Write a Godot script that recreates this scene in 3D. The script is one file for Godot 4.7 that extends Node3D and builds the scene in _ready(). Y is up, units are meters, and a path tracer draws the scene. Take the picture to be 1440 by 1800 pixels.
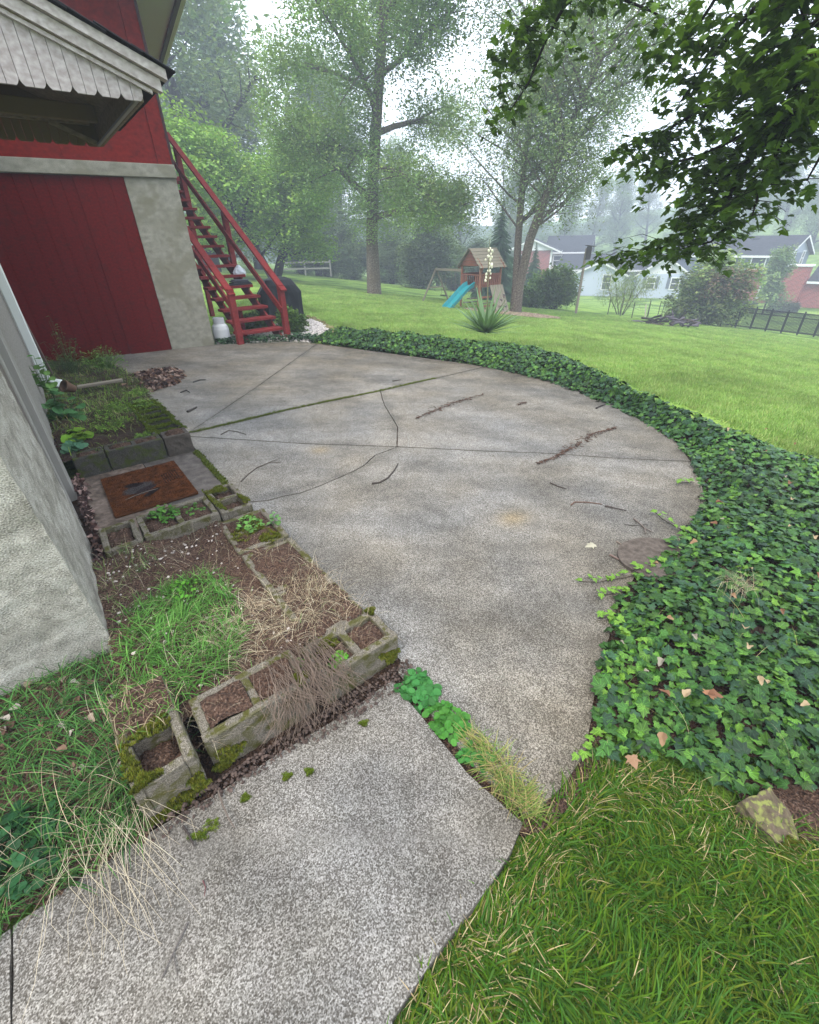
extends Node3D
# An overgrown round concrete patio beside a red house on a misty summer morning.

const HP := Vector3(-3.579, 0.0, -8.767)   # foot of the concrete pier: origin of the red wall's own axes
const HYAW := 29.5
const BQ := Vector3(-1.321, 0.0, -1.394)   # corner of the near foundation: origin of the side wall's own axes
const BYAW := 37.1

var used := {}
var rng := RandomNumberGenerator.new()
var M := {}
var hb := Basis()
var bb := Basis()


# ---------------------------------------------------------------- mesh building
class MB:
	var v := PackedVector3Array()
	var n := PackedVector3Array()
	var c := PackedColorArray()
	var uv := PackedVector2Array()
	var col := Color(1, 1, 1)

	func tri(a: Vector3, b: Vector3, d: Vector3) -> void:
		var m := (b - a).cross(d - a).normalized()
		v.append(a); v.append(d); v.append(b)
		for i in 3:
			n.append(m); c.append(col)
		uv.append(Vector2()); uv.append(Vector2()); uv.append(Vector2())

	func tri_uv(a: Vector3, b: Vector3, d: Vector3, ua: Vector2, ub: Vector2, ud: Vector2) -> void:
		tri(a, b, d)
		var k := uv.size()
		uv[k - 3] = ua; uv[k - 2] = ud; uv[k - 1] = ub

	func tri_n(a: Vector3, b: Vector3, d: Vector3, na: Vector3, nb: Vector3, nd: Vector3) -> void:
		v.append(a); v.append(d); v.append(b)
		n.append(na); n.append(nd); n.append(nb)
		for i in 3:
			c.append(col); uv.append(Vector2())

	func quad(a: Vector3, b: Vector3, d: Vector3, e: Vector3) -> void:
		tri(a, b, d); tri(a, d, e)

	func out(a: Vector3, b: Vector3, d: Vector3, mid: Vector3) -> void:
		if (b - a).cross(d - a).dot((a + b + d) / 3.0 - mid) < 0.0:
			tri(a, d, b)
		else:
			tri(a, b, d)

	func box(t: Transform3D, s: Vector3, ch := 0.0) -> void:
		var h := s * 0.5
		var i := Vector3(maxf(h.x - ch, 0.0), maxf(h.y - ch, 0.0), maxf(h.z - ch, 0.0))
		var mid := t.origin
		for k in 3:
			var b := (k + 1) % 3
			var d := (k + 2) % 3
			for sg in [-1.0, 1.0]:
				var q := []
				for w in [[-1.0, -1.0], [1.0, -1.0], [1.0, 1.0], [-1.0, 1.0]]:
					var p := Vector3()
					p[k] = sg * h[k]; p[b] = w[0] * i[b]; p[d] = w[1] * i[d]
					q.append(t * p)
				out(q[0], q[1], q[2], mid); out(q[0], q[2], q[3], mid)
		if ch <= 0.0:
			return
		for k in 3:
			var b := (k + 1) % 3
			var d := (k + 2) % 3
			for sb in [-1.0, 1.0]:
				for sd in [-1.0, 1.0]:
					var q := []
					for w in [[-1.0, 0], [1.0, 0], [1.0, 1], [-1.0, 1]]:
						var p := Vector3()
						p[k] = w[0] * i[k]
						p[b] = sb * (h[b] if w[1] == 0 else i[b])
						p[d] = sd * (i[d] if w[1] == 0 else h[d])
						q.append(t * p)
					out(q[0], q[1], q[2], mid); out(q[0], q[2], q[3], mid)
		for x in [-1.0, 1.0]:
			for y in [-1.0, 1.0]:
				for z in [-1.0, 1.0]:
					out(t * Vector3(x * h.x, y * i.y, z * i.z), t * Vector3(x * i.x, y * h.y, z * i.z), t * Vector3(x * i.x, y * i.y, z * h.z), mid)

	func bar(a: Vector3, b: Vector3, w: float, d: float, ch := 0.0, up := Vector3.UP) -> void:   # a board from a to b, w across, d along "up"
		var z := (b - a).normalized()
		var x := up.cross(z)
		if x.length() < 0.01:
			x = Vector3.RIGHT
		x = x.normalized()
		var y := z.cross(x)
		box(Transform3D(Basis(x, y, z), (a + b) * 0.5), Vector3(w, d, a.distance_to(b)), ch)

	func tube(p: Array, r: Array, k := 6, cap := true) -> void:
		var up := Vector3(0.3, 0.2, 0.93)
		var rings := []
		for j in p.size():
			var dir: Vector3 = (p[mini(j + 1, p.size() - 1)] - p[maxi(j - 1, 0)]).normalized()
			var x := up.cross(dir)
			if x.length() < 0.05:
				x = Vector3.RIGHT.cross(dir)
			x = x.normalized()
			var y := dir.cross(x)
			up = y
			var ring := []
			for q in k:
				var a := TAU * q / k
				ring.append(x * cos(a) + y * sin(a))
			rings.append(ring)
		for j in p.size() - 1:
			for q in k:
				var w := (q + 1) % k
				var na: Vector3 = rings[j][q]
				var nb: Vector3 = rings[j][w]
				var nd: Vector3 = rings[j + 1][w]
				var ne: Vector3 = rings[j + 1][q]
				var a: Vector3 = p[j] + na * r[j]
				var b: Vector3 = p[j] + nb * r[j]
				var d: Vector3 = p[j + 1] + nd * r[j + 1]
				var e: Vector3 = p[j + 1] + ne * r[j + 1]
				tri_n(a, b, d, na, nb, nd); tri_n(a, d, e, na, nd, ne)
		if cap:
			for q in range(1, k - 1):
				tri(p[0] + rings[0][0] * r[0], p[0] + rings[0][q + 1] * r[0], p[0] + rings[0][q] * r[0])
				var l := p.size() - 1
				tri(p[l] + rings[l][0] * r[l], p[l] + rings[l][q] * r[l], p[l] + rings[l][q + 1] * r[l])

	func lathe(prof: Array, k := 16, at := Vector3()) -> void:   # prof: Vector2(radius, height), from the bottom up
		for j in prof.size() - 1:
			var p: Vector2 = prof[j]
			var q: Vector2 = prof[j + 1]
			var sl := Vector2(q.y - p.y, p.x - q.x).normalized()
			for i in k:
				var a := TAU * i / k
				var b := TAU * (i + 1) / k
				var ca := Vector3(cos(a), 0, sin(a))
				var cb := Vector3(cos(b), 0, sin(b))
				var na := ca * sl.x + Vector3.UP * sl.y
				var nb := cb * sl.x + Vector3.UP * sl.y
				var A := at + ca * p.x + Vector3.UP * p.y
				var B := at + cb * p.x + Vector3.UP * p.y
				var D := at + cb * q.x + Vector3.UP * q.y
				var E := at + ca * q.x + Vector3.UP * q.y
				tri_n(A, D, B, na, nb, nb); tri_n(A, E, D, na, na, nb)

	func prism(poly: PackedVector2Array, y0: float, y1: float, t := Transform3D(), ch := 0.0) -> void:   # poly in x, z
		var idx := Geometry2D.triangulate_polygon(poly)
		for i in range(0, idx.size(), 3):
			var q := []
			for j in 3:
				q.append(poly[idx[i + j]])
			if (q[1] - q[0]).cross(q[2] - q[0]) > 0:
				q.reverse()
			tri(t * Vector3(q[0].x, y1, q[0].y), t * Vector3(q[1].x, y1, q[1].y), t * Vector3(q[2].x, y1, q[2].y))
			tri(t * Vector3(q[0].x, y0, q[0].y), t * Vector3(q[2].x, y0, q[2].y), t * Vector3(q[1].x, y0, q[1].y))
		var cw := Geometry2D.is_polygon_clockwise(poly)
		for i in poly.size():
			var a := poly[i]
			var b := poly[(i + 1) % poly.size()]
			if cw:
				var s := a; a = b; b = s
			quad(t * Vector3(a.x, y1, a.y), t * Vector3(b.x, y1, b.y), t * Vector3(b.x, y0, b.y), t * Vector3(a.x, y0, a.y))

	func rough(longest: float, amp: float, seed_ := 1) -> void:   # break long edges and let the surface wander, as worn masonry does
		var f := FastNoiseLite.new()
		f.seed = seed_
		f.frequency = 9.0
		f.fractal_octaves = 4
		f.fractal_gain = 0.6
		var todo := []
		for i in range(0, v.size(), 3):
			todo.append([v[i], v[i + 2], v[i + 1]])
		var done := []
		while todo.size():
			var t: Array = todo.pop_back()
			var best := -1
			var far := longest
			for e in 3:
				var l: float = t[e].distance_to(t[(e + 1) % 3])
				if l > far:
					far = l; best = e
			if best < 0:
				done.append(t)
				continue
			var a: Vector3 = t[best]
			var b: Vector3 = t[(best + 1) % 3]
			var d: Vector3 = t[(best + 2) % 3]
			var m := (a + b) * 0.5
			todo.append([a, m, d]); todo.append([m, b, d])
		v.clear(); n.clear(); c.clear(); uv.clear()
		for t in done:
			var q := []
			for p in t:
				q.append(p + Vector3(f.get_noise_3d(p.x, p.y, p.z), f.get_noise_3d(p.x + 7.0, p.y, p.z), f.get_noise_3d(p.x, p.y + 9.0, p.z)) * amp)
			tri(q[0], q[1], q[2])

	func mesh() -> ArrayMesh:
		var a := []
		a.resize(Mesh.ARRAY_MAX)
		a[Mesh.ARRAY_VERTEX] = v; a[Mesh.ARRAY_NORMAL] = n; a[Mesh.ARRAY_COLOR] = c; a[Mesh.ARRAY_TEX_UV] = uv
		var m := ArrayMesh.new()
		m.add_surface_from_arrays(Mesh.PRIMITIVE_TRIANGLES, a)
		return m


class Copies:   # transforms and tints for a MultiMesh
	var buf := PackedFloat32Array()
	var count := 0

	func add(b: Basis, o: Vector3, c: Color) -> void:
		buf.append_array(PackedFloat32Array([b.x.x, b.y.x, b.z.x, o.x, b.x.y, b.y.y, b.z.y, o.y, b.x.z, b.y.z, b.z.z, o.z, c.r, c.g, c.b, 1.0]))
		count += 1

	func made(mesh: Mesh) -> MultiMesh:
		var m := MultiMesh.new()
		m.transform_format = MultiMesh.TRANSFORM_3D
		m.use_colors = true
		m.mesh = mesh
		m.instance_count = count
		m.buffer = buf
		return m


# ---------------------------------------------------------------- naming
func numbered(parent: Node, called: String) -> String:
	var key := str(parent.get_instance_id()) + called
	var k: int = used.get(key, 0)
	used[key] = k + 1
	return called if k == 0 else "%s_%03d" % [called, k]


func tag(o: Node3D, label: String, category: String, group := "") -> Node3D:
	o.set_meta("label", label)
	o.set_meta("category", category)
	if group:
		o.set_meta("group", group)
	return o


func put(parent: Node, called: String, mesh: Mesh, m: Material, t := Transform3D()) -> MeshInstance3D:
	var o := MeshInstance3D.new()
	o.name = numbered(parent, called)
	o.mesh = mesh
	o.material_override = m
	o.transform = t
	parent.add_child(o, true)
	return o


func scatter(parent: Node, called: String, mesh: Mesh, m: Material, k: Copies, stuff := true) -> MultiMeshInstance3D:
	var o := MultiMeshInstance3D.new()
	o.name = numbered(parent, called)
	o.multimesh = k.made(mesh)
	o.material_override = m
	if stuff:
		o.set_meta("kind", "stuff")
	parent.add_child(o, true)
	return o


func structure(called: String, mesh: Mesh, m: Material) -> MeshInstance3D:
	var o := put(self, called, mesh, m)
	o.set_meta("kind", "structure")
	return o


func thing(called: String, label: String, category: String, t := Transform3D(), group := "") -> Node3D:
	var o := Node3D.new()
	o.name = numbered(self, called)
	o.transform = t
	add_child(o, true)
	tag(o, label, category, group)
	return o


func copy(src: Node3D, label: String, t: Transform3D) -> Node3D:
	var o: Node3D = src.duplicate()
	o.name = numbered(self, String(src.name))
	add_child(o, true)
	o.transform = t
	o.set_meta("label", label)
	return o


func B(v: float, y: float, u: float) -> Vector3:    # along the side wall's axes: out from it, up, away from us
	return BQ + bb * Vector3(v, y, -u)


func H(v: float, y: float, u: float) -> Vector3:    # along the red wall's axes
	return HP + hb * Vector3(v, y, -u)


func B2(v: float, u: float) -> Vector2:
	var p := B(v, 0, u)
	return Vector2(p.x, p.z)


func soft(x: float, k: float) -> float:
	return k * log(1.0 + exp(clampf(x / k, -30.0, 30.0)))


func lawn(x: float, z: float) -> float:
	var t := 0.9 * x + 0.45 * (-z - 8.0)
	return -0.035 - 0.118 * (soft(t - 1.2, 1.2) - soft(t - 54.0, 5.0))


func on_lawn(p: Vector3) -> Vector3:
	return Vector3(p.x, lawn(p.x, p.z), p.z)


func tilt(yaw: float, pitch: float, roll := 0.0) -> Basis:
	return Basis.from_euler(Vector3(pitch, yaw, roll))


func rnd(a: float, b: float) -> float:
	return rng.randf_range(a, b)


func inside(p: Vector2, poly: PackedVector2Array) -> bool:
	return Geometry2D.is_point_in_polygon(p, poly)


func far_from(p: Vector2, line: PackedVector2Array, closed := false) -> float:
	var best := 1e9
	for i in (line.size() if closed else line.size() - 1):
		best = minf(best, p.distance_squared_to(Geometry2D.get_closest_point_to_segment(p, line[i], line[(i + 1) % line.size()])))
	return sqrt(best)


# ---------------------------------------------------------------- materials
func noise_bytes(size: int, kind: int, freq: float, seed_: int, octaves := 1, cell := 0) -> PackedByteArray:
	var f := FastNoiseLite.new()
	f.noise_type = kind
	f.frequency = freq
	f.seed = seed_
	f.fractal_type = FastNoiseLite.FRACTAL_FBM if octaves > 1 else FastNoiseLite.FRACTAL_NONE
	f.fractal_octaves = octaves
	if kind == FastNoiseLite.TYPE_CELLULAR:
		f.cellular_return_type = FastNoiseLite.RETURN_CELL_VALUE if cell == 0 else FastNoiseLite.RETURN_DISTANCE
	var im := f.get_seamless_image(size, size)
	im.convert(Image.FORMAT_L8)
	return im.get_data()


func ramp_tex(size: int, layers: Array, stops: Array) -> Array:   # layers: [bytes, weight]; stops: [at, colour as seen (sRGB)]; gives [colour, height]
	var lut := PackedByteArray()
	for i in 256:
		var t := i / 255.0
		var cl: Color = stops[0][1]
		for s in stops.size() - 1:
			if t >= stops[s][0]:
				cl = (stops[s][1] as Color).lerp(stops[s + 1][1], clampf((t - stops[s][0]) / maxf(stops[s + 1][0] - stops[s][0], 0.001), 0, 1))
		lut.append_array(PackedByteArray([int(cl.r * 255), int(cl.g * 255), int(cl.b * 255)]))
	var rgb := PackedByteArray()
	rgb.resize(size * size * 3)
	var hh := PackedByteArray()
	hh.resize(size * size)
	var a: PackedByteArray = layers[0][0]
	var wa: float = layers[0][1]
	var two := layers.size() > 1
	var b: PackedByteArray = layers[1][0] if two else a
	var wb: float = layers[1][1] if two else 0.0
	var three := layers.size() > 2
	var d: PackedByteArray = layers[2][0] if three else a
	var wd: float = layers[2][1] if three else 0.0
	for i in size * size:
		var x := clampi(int(a[i] * wa + b[i] * wb + d[i] * wd), 0, 255)
		hh[i] = x
		rgb[i * 3] = lut[x * 3]; rgb[i * 3 + 1] = lut[x * 3 + 1]; rgb[i * 3 + 2] = lut[x * 3 + 2]
	return [ImageTexture.create_from_image(Image.create_from_data(size, size, false, Image.FORMAT_RGB8, rgb)), ImageTexture.create_from_image(Image.create_from_data(size, size, false, Image.FORMAT_L8, hh))]


func mask_tex(size: int, bytes: PackedByteArray, lo: float, hi: float, c: Color) -> ImageTexture:   # one colour whose alpha is a blotchy mask
	var px := PackedByteArray()
	px.resize(size * size * 4)
	for i in size * size:
		px[i * 4] = int(c.r * 255); px[i * 4 + 1] = int(c.g * 255); px[i * 4 + 2] = int(c.b * 255)
		px[i * 4 + 3] = int(255.0 * smoothstep(lo, hi, bytes[i] / 255.0))
	return ImageTexture.create_from_image(Image.create_from_data(size, size, false, Image.FORMAT_RGBA8, px))


func plain(c: Color, rough := 0.85, spec := 0.3) -> StandardMaterial3D:   # c: linear base colour
	var m := StandardMaterial3D.new()
	m.albedo_color = c.linear_to_srgb()
	m.roughness = rough
	m.metallic_specular = spec
	return m


func tinted(rough := 0.6, back := 0.0, spec := 0.4) -> StandardMaterial3D:   # colour comes from the vertices or copies
	var m := plain(Color(1, 1, 1), rough, spec)
	m.vertex_color_use_as_albedo = true
	if back > 0.0:
		m.backlight_enabled = true
		m.backlight = Color(back, back, back * 0.6)
	return m


func textured(tex: Array, metres: float, tint := Color(1, 1, 1), rough := 0.9, bump := 0.0, world := true) -> StandardMaterial3D:
	var m := plain(tint, rough)
	m.albedo_texture = tex[0]
	m.uv1_triplanar = true
	m.uv1_world_triplanar = world
	m.uv1_scale = Vector3.ONE / metres
	if bump > 0.0:
		m.heightmap_enabled = true
		m.heightmap_texture = tex[1]
		m.heightmap_scale = bump
	return m


func overlay(m: StandardMaterial3D, tex: Texture2D, metres: float, blend := BaseMaterial3D.BLEND_MODE_MIX) -> StandardMaterial3D:
	m.detail_enabled = true
	m.detail_albedo = tex
	m.detail_blend_mode = blend
	m.detail_uv_layer = BaseMaterial3D.DETAIL_UV_2
	m.uv2_triplanar = true
	m.uv2_world_triplanar = true
	m.uv2_scale = Vector3.ONE / metres
	return m


func s(r: int, g: int, b: int) -> Color:
	return Color(r / 255.0, g / 255.0, b / 255.0)


func make_materials() -> void:
	var S := FastNoiseLite.TYPE_SIMPLEX_SMOOTH
	var K := FastNoiseLite.TYPE_CELLULAR
	var grains := noise_bytes(1024, K, 0.40, 3)
	var fine := noise_bytes(1024, S, 0.26, 5, 3)
	var mid := noise_bytes(1024, S, 0.012, 6, 4)
	var conc := ramp_tex(1024, [[grains, 0.44], [fine, 0.48], [mid, 0.10]], [[0.0, s(78, 72, 65)], [0.34, s(112, 107, 100)], [0.5, s(152, 148, 142)], [0.64, s(188, 184, 178)], [0.8, s(224, 220, 214)], [1.0, s(238, 236, 232)]])
	var blot := noise_bytes(1024, S, 0.008, 11, 6)
	var blot2 := noise_bytes(1024, S, 0.030, 12, 4)
	var stain := ramp_tex(1024, [[blot, 0.75], [blot2, 0.3]], [[0.0, s(158, 153, 145)], [0.33, s(192, 189, 182)], [0.5, s(228, 225, 218)], [0.62, s(247, 245, 240)], [1.0, s(255, 253, 248)]])
	M.concrete = overlay(textured(conc, 1.5, Color(0.605, 0.598, 0.585), 0.92, 0.3), stain[0], 8.5, BaseMaterial3D.BLEND_MODE_MUL)
	M.walk = overlay(textured(conc, 1.45, Color(0.575, 0.565, 0.555), 0.92, 0.35), stain[0], 5.0, BaseMaterial3D.BLEND_MODE_MUL)
	M.landing = overlay(textured(ramp_tex(512, [[noise_bytes(512, S, 0.03, 36, 5), 0.7], [noise_bytes(512, S, 0.2, 37, 2), 0.3]], [[0.2, s(120, 110, 104)], [0.8, s(176, 164, 156)]]), 0.9, Color(0.62, 0.56, 0.52), 0.9, 0.1), stain[0], 2.0, BaseMaterial3D.BLEND_MODE_MUL)
	M.block = overlay(textured(conc, 0.9, Color(0.46, 0.42, 0.355), 0.95, 0.6), mask_tex(512, noise_bytes(512, S, 0.020, 21, 6), 0.50, 0.66, s(76, 74, 34)), 0.9)
	M.block_dark = overlay(textured(conc, 1.0, Color(0.16, 0.155, 0.14), 0.95, 0.4), mask_tex(512, noise_bytes(512, S, 0.016, 22, 5), 0.55, 0.7, s(62, 70, 24)), 0.8)
	M.stucco = overlay(textured(ramp_tex(512, [[noise_bytes(512, S, 0.22, 31, 3), 0.75], [noise_bytes(512, S, 0.02, 32, 4), 0.25]], [[0.25, s(112, 110, 104)], [0.5, s(192, 190, 183)], [0.75, s(240, 239, 234)]]), 0.7, Color(0.76, 0.74, 0.71), 0.95, 0.6), stain[0], 2.2, BaseMaterial3D.BLEND_MODE_MUL)
	M.pier = overlay(textured(ramp_tex(512, [[noise_bytes(512, S, 0.22, 33, 3), 0.6], [noise_bytes(512, S, 0.015, 34, 4), 0.4]], [[0.25, s(120, 118, 108)], [0.5, s(150, 148, 138)], [0.75, s(178, 176, 166)]]), 0.9, Color(0.76, 0.74, 0.68), 0.95, 0.3), mask_tex(512, noise_bytes(512, S, 0.006, 35, 5), 0.6, 0.75, s(112, 108, 90)), 2.6)
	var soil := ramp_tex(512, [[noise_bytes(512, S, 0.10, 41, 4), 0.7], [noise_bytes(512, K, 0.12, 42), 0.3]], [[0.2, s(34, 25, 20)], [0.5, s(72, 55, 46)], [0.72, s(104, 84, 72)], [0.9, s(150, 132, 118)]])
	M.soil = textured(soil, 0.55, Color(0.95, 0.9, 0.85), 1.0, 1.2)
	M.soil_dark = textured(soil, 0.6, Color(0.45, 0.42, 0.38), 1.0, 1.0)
	var grain := ramp_tex(256, [[noise_bytes(256, S, 0.06, 51, 4), 1.0]], [[0.2, s(205, 200, 198)], [0.8, s(255, 255, 255)]])
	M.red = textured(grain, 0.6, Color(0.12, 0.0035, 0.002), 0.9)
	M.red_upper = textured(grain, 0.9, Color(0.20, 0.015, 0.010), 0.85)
	M.red_stair = textured(grain, 0.4, Color(0.23, 0.032, 0.030), 0.65)
	var grime := mask_tex(512, noise_bytes(512, S, 0.02, 52, 6), 0.52, 1.1, s(60, 18, 14))
	for k in [M.red, M.red_upper, M.red_stair]:
		k.metallic_specular = 0.1
		overlay(k, grime, 1.7)
	M.dark_trim = plain(Color(0.040, 0.016, 0.016), 0.6)
	M.white_trim = textured(grain, 0.5, Color(0.53, 0.48, 0.45), 0.65)
	M.bead = textured(grain, 0.5, Color(0.49, 0.44, 0.42), 0.65)
	M.tan = textured(grain, 0.5, Color(0.27, 0.215, 0.145), 0.75)
	M.olive = plain(Color(0.15, 0.11, 0.06), 0.8)
	M.siding = textured(grain, 0.5, Color(0.31, 0.295, 0.26), 0.75)
	M.frame_brown = plain(Color(0.13, 0.11, 0.095), 0.6)
	M.frame_light = plain(Color(0.27, 0.255, 0.225), 0.6)
	M.black = plain(Color(0.012, 0.012, 0.014), 0.7)
	M.shingle = textured(ramp_tex(256, [[noise_bytes(256, S, 0.1, 61, 4), 0.6], [noise_bytes(256, K, 0.08, 62), 0.4]], [[0.2, s(40, 40, 42)], [0.8, s(92, 92, 96)]]), 0.6, Color(0.5, 0.5, 0.52), 0.95)
	var bark := ramp_tex(512, [[noise_bytes(512, S, 0.05, 71, 5), 0.6], [noise_bytes(512, K, 0.04, 72, 0, 1), 0.4]], [[0.15, s(58, 50, 44)], [0.5, s(116, 106, 94)], [0.85, s(168, 160, 148)]])
	M.bark = textured(bark, 1.2, Color(0.86, 0.85, 0.82), 0.95, 2.0)
	M.bark_dark = textured(bark, 0.6, Color(0.10, 0.09, 0.08), 0.95, 0.6)
	M.bark_mid = textured(bark, 1.0, Color(0.32, 0.30, 0.27), 0.95, 1.5)
	var turf := ramp_tex(1024, [[noise_bytes(1024, S, 0.20, 81, 3), 0.6], [noise_bytes(1024, S, 0.02, 82, 4), 0.4]], [[0.2, s(82, 106, 42)], [0.45, s(140, 172, 76)], [0.62, s(168, 198, 98)], [0.85, s(202, 214, 136)]])
	var patches := ramp_tex(512, [[noise_bytes(512, S, 0.014, 83, 6), 1.0]], [[0.25, s(138, 160, 110)], [0.5, s(214, 226, 196)], [0.75, s(255, 255, 236)]])
	M.turf = overlay(textured(turf, 2.6, Color(0.70, 0.69, 0.68), 1.0, 1.5), patches[0], 17.0, BaseMaterial3D.BLEND_MODE_MUL)
	M.leaf = tinted(0.5, 0.75, 0.25)
	M.leaf_matte = tinted(0.8, 0.7, 0.15)
	M.blade = tinted(0.65, 0.5, 0.12)
	M.dry = tinted(0.85, 0.2, 0.2)
	M.moss = tinted(0.95, 0.2, 0.1)
	M.stone = tinted(0.9, 0.0, 0.3)
	M.paint = tinted(0.7, 0.0, 0.3)
	# ivy: pale veins fanning out from the stalk
	var im := Image.create(96, 96, false, Image.FORMAT_RGB8)
	im.fill(s(172, 172, 172))
	for k in 7:
		var a := deg_to_rad(-96.0 + 32.0 * k)
		for r in 70:
			for w in [-1, 0, 1]:
				var p := Vector2(48, 24) + Vector2(sin(a), cos(a)) * r + Vector2(w * 0.5, 0)
				if p.x > 1 and p.x < 95 and p.y > 1 and p.y < 95:
					im.set_pixel(int(p.x), int(p.y), s(250, 255, 240) if r < 60 else s(225, 230, 215))
	M.ivy = tinted(0.48, 0.4, 0.32)
	M.ivy.albedo_texture = ImageTexture.create_from_image(im)
	M.ivy_young = plain(Color(0.24, 0.46, 0.05), 0.5)
	M.ivy_young.albedo_texture = M.ivy.albedo_texture
	M.ivy_young.backlight_enabled = true
	M.ivy_young.backlight = Color(0.4, 0.4, 0.2)
	M.dark_wood = plain(Color(0.10, 0.085, 0.10), 0.9)


func _ready() -> void:
	# camera: a wide lens held at eye height and tipped down
	var cam := Camera3D.new()
	cam.name = "camera"
	var pitch := deg_to_rad(31.45)
	var roll := deg_to_rad(-1.2)
	var ahead := Vector3(0, -sin(pitch), -cos(pitch))
	var up := Vector3(0, cos(pitch), -sin(pitch))
	cam.transform = Transform3D(Basis(Vector3.RIGHT * cos(roll) + up * sin(roll), up * cos(roll) - Vector3.RIGHT * sin(roll), -ahead), Vector3(0, 1.6, 0))
	cam.fov = rad_to_deg(2.0 * atan(900.0 / 780.0))
	cam.near = 0.05
	cam.far = 1200.0
	add_child(cam)
	var env := Environment.new()
	env.background_mode = Environment.BG_SKY
	var sky := ProceduralSkyMaterial.new()
	sky.sky_top_color = Color(0.90, 0.94, 1.0)
	sky.sky_horizon_color = Color(0.93, 0.955, 1.0)
	sky.sky_curve = 0.2
	sky.ground_bottom_color = Color(0.30, 0.34, 0.26)
	sky.ground_horizon_color = Color(0.80, 0.85, 0.88)
	sky.sky_energy_multiplier = 1.15
	env.sky = Sky.new()
	env.sky.sky_material = sky
	env.tonemap_mode = Environment.TONE_MAPPER_LINEAR
	env.tonemap_exposure = 3.0
	env.fog_enabled = true
	env.fog_density = 0.0056
	env.fog_light_color = Color(0.91, 0.955, 1.0)
	env.sdfgi_enabled = true
	env.ssao_enabled = true
	env.ssil_enabled = true
	var we := WorldEnvironment.new()
	we.name = "environment"
	we.environment = env
	add_child(we)
	var sun := DirectionalLight3D.new()
	sun.name = "sun"
	sun.light_energy = 0.4
	sun.light_color = Color(1.0, 0.98, 0.95)
	sun.light_angular_distance = 25.0
	sun.shadow_enabled = true
	sun.rotation_degrees = Vector3(-58, -25, 0)
	add_child(sun)

	rng.seed = 7
	hb = Basis(Vector3.UP, deg_to_rad(HYAW))
	bb = Basis(Vector3.UP, deg_to_rad(BYAW))
	make_materials()
	patio_stains()
	ground()
	patio()
	red_house()
	side_wing()
	stairs()
	beds()
	far_houses()
	trees()
	overhang()
	ivy()
	garden_things()
	play_things()
	grasses()
	litter()


# ---------------------------------------------------------------- ground
func ground() -> void:
	var m := MB.new()
	var k := 160
	var rad := [0.0]
	var r := 0.5
	while r < 240.0:
		rad.append(r)
		r *= 1.09
	for i in rad.size() - 1:
		for j in k:
			var q := []
			for w in [[i, j], [i, j + 1], [i + 1, j + 1], [i + 1, j]]:
				var a: float = TAU * w[1] / k
				var x: float = sin(a) * rad[w[0]]
				var z: float = -cos(a) * rad[w[0]]
				q.append(Vector3(x, lawn(x, z), z))
			if i > 0:
				m.tri(q[0], q[2], q[1])
			m.tri(q[0], q[3], q[2])
	structure("lawn", m.mesh(), M.turf)
	# a wooded rise that closes the view
	var h := MB.new()
	var prev := []
	for j in 61:
		var a := deg_to_rad(-75.0 + 2.5 * j)
		var col := []
		for w in [[128.0, -9.0], [138.0, -3.0], [150.0, 2.0 + 2.0 * sin(j * 0.7) + 2.0 * sin(j * 0.23 + 1.0)], [180.0, 7.0 + 2.0 * sin(j * 0.31)], [225.0, 6.0]]:
			col.append(Vector3(sin(a) * w[0], w[1], -cos(a) * w[0]))
		if j:
			for i in 4:
				h.quad(prev[i], col[i], col[i + 1], prev[i + 1])
		prev = col
	structure("hill", h.mesh(), plain(Color(0.05, 0.09, 0.035), 1.0))


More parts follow.
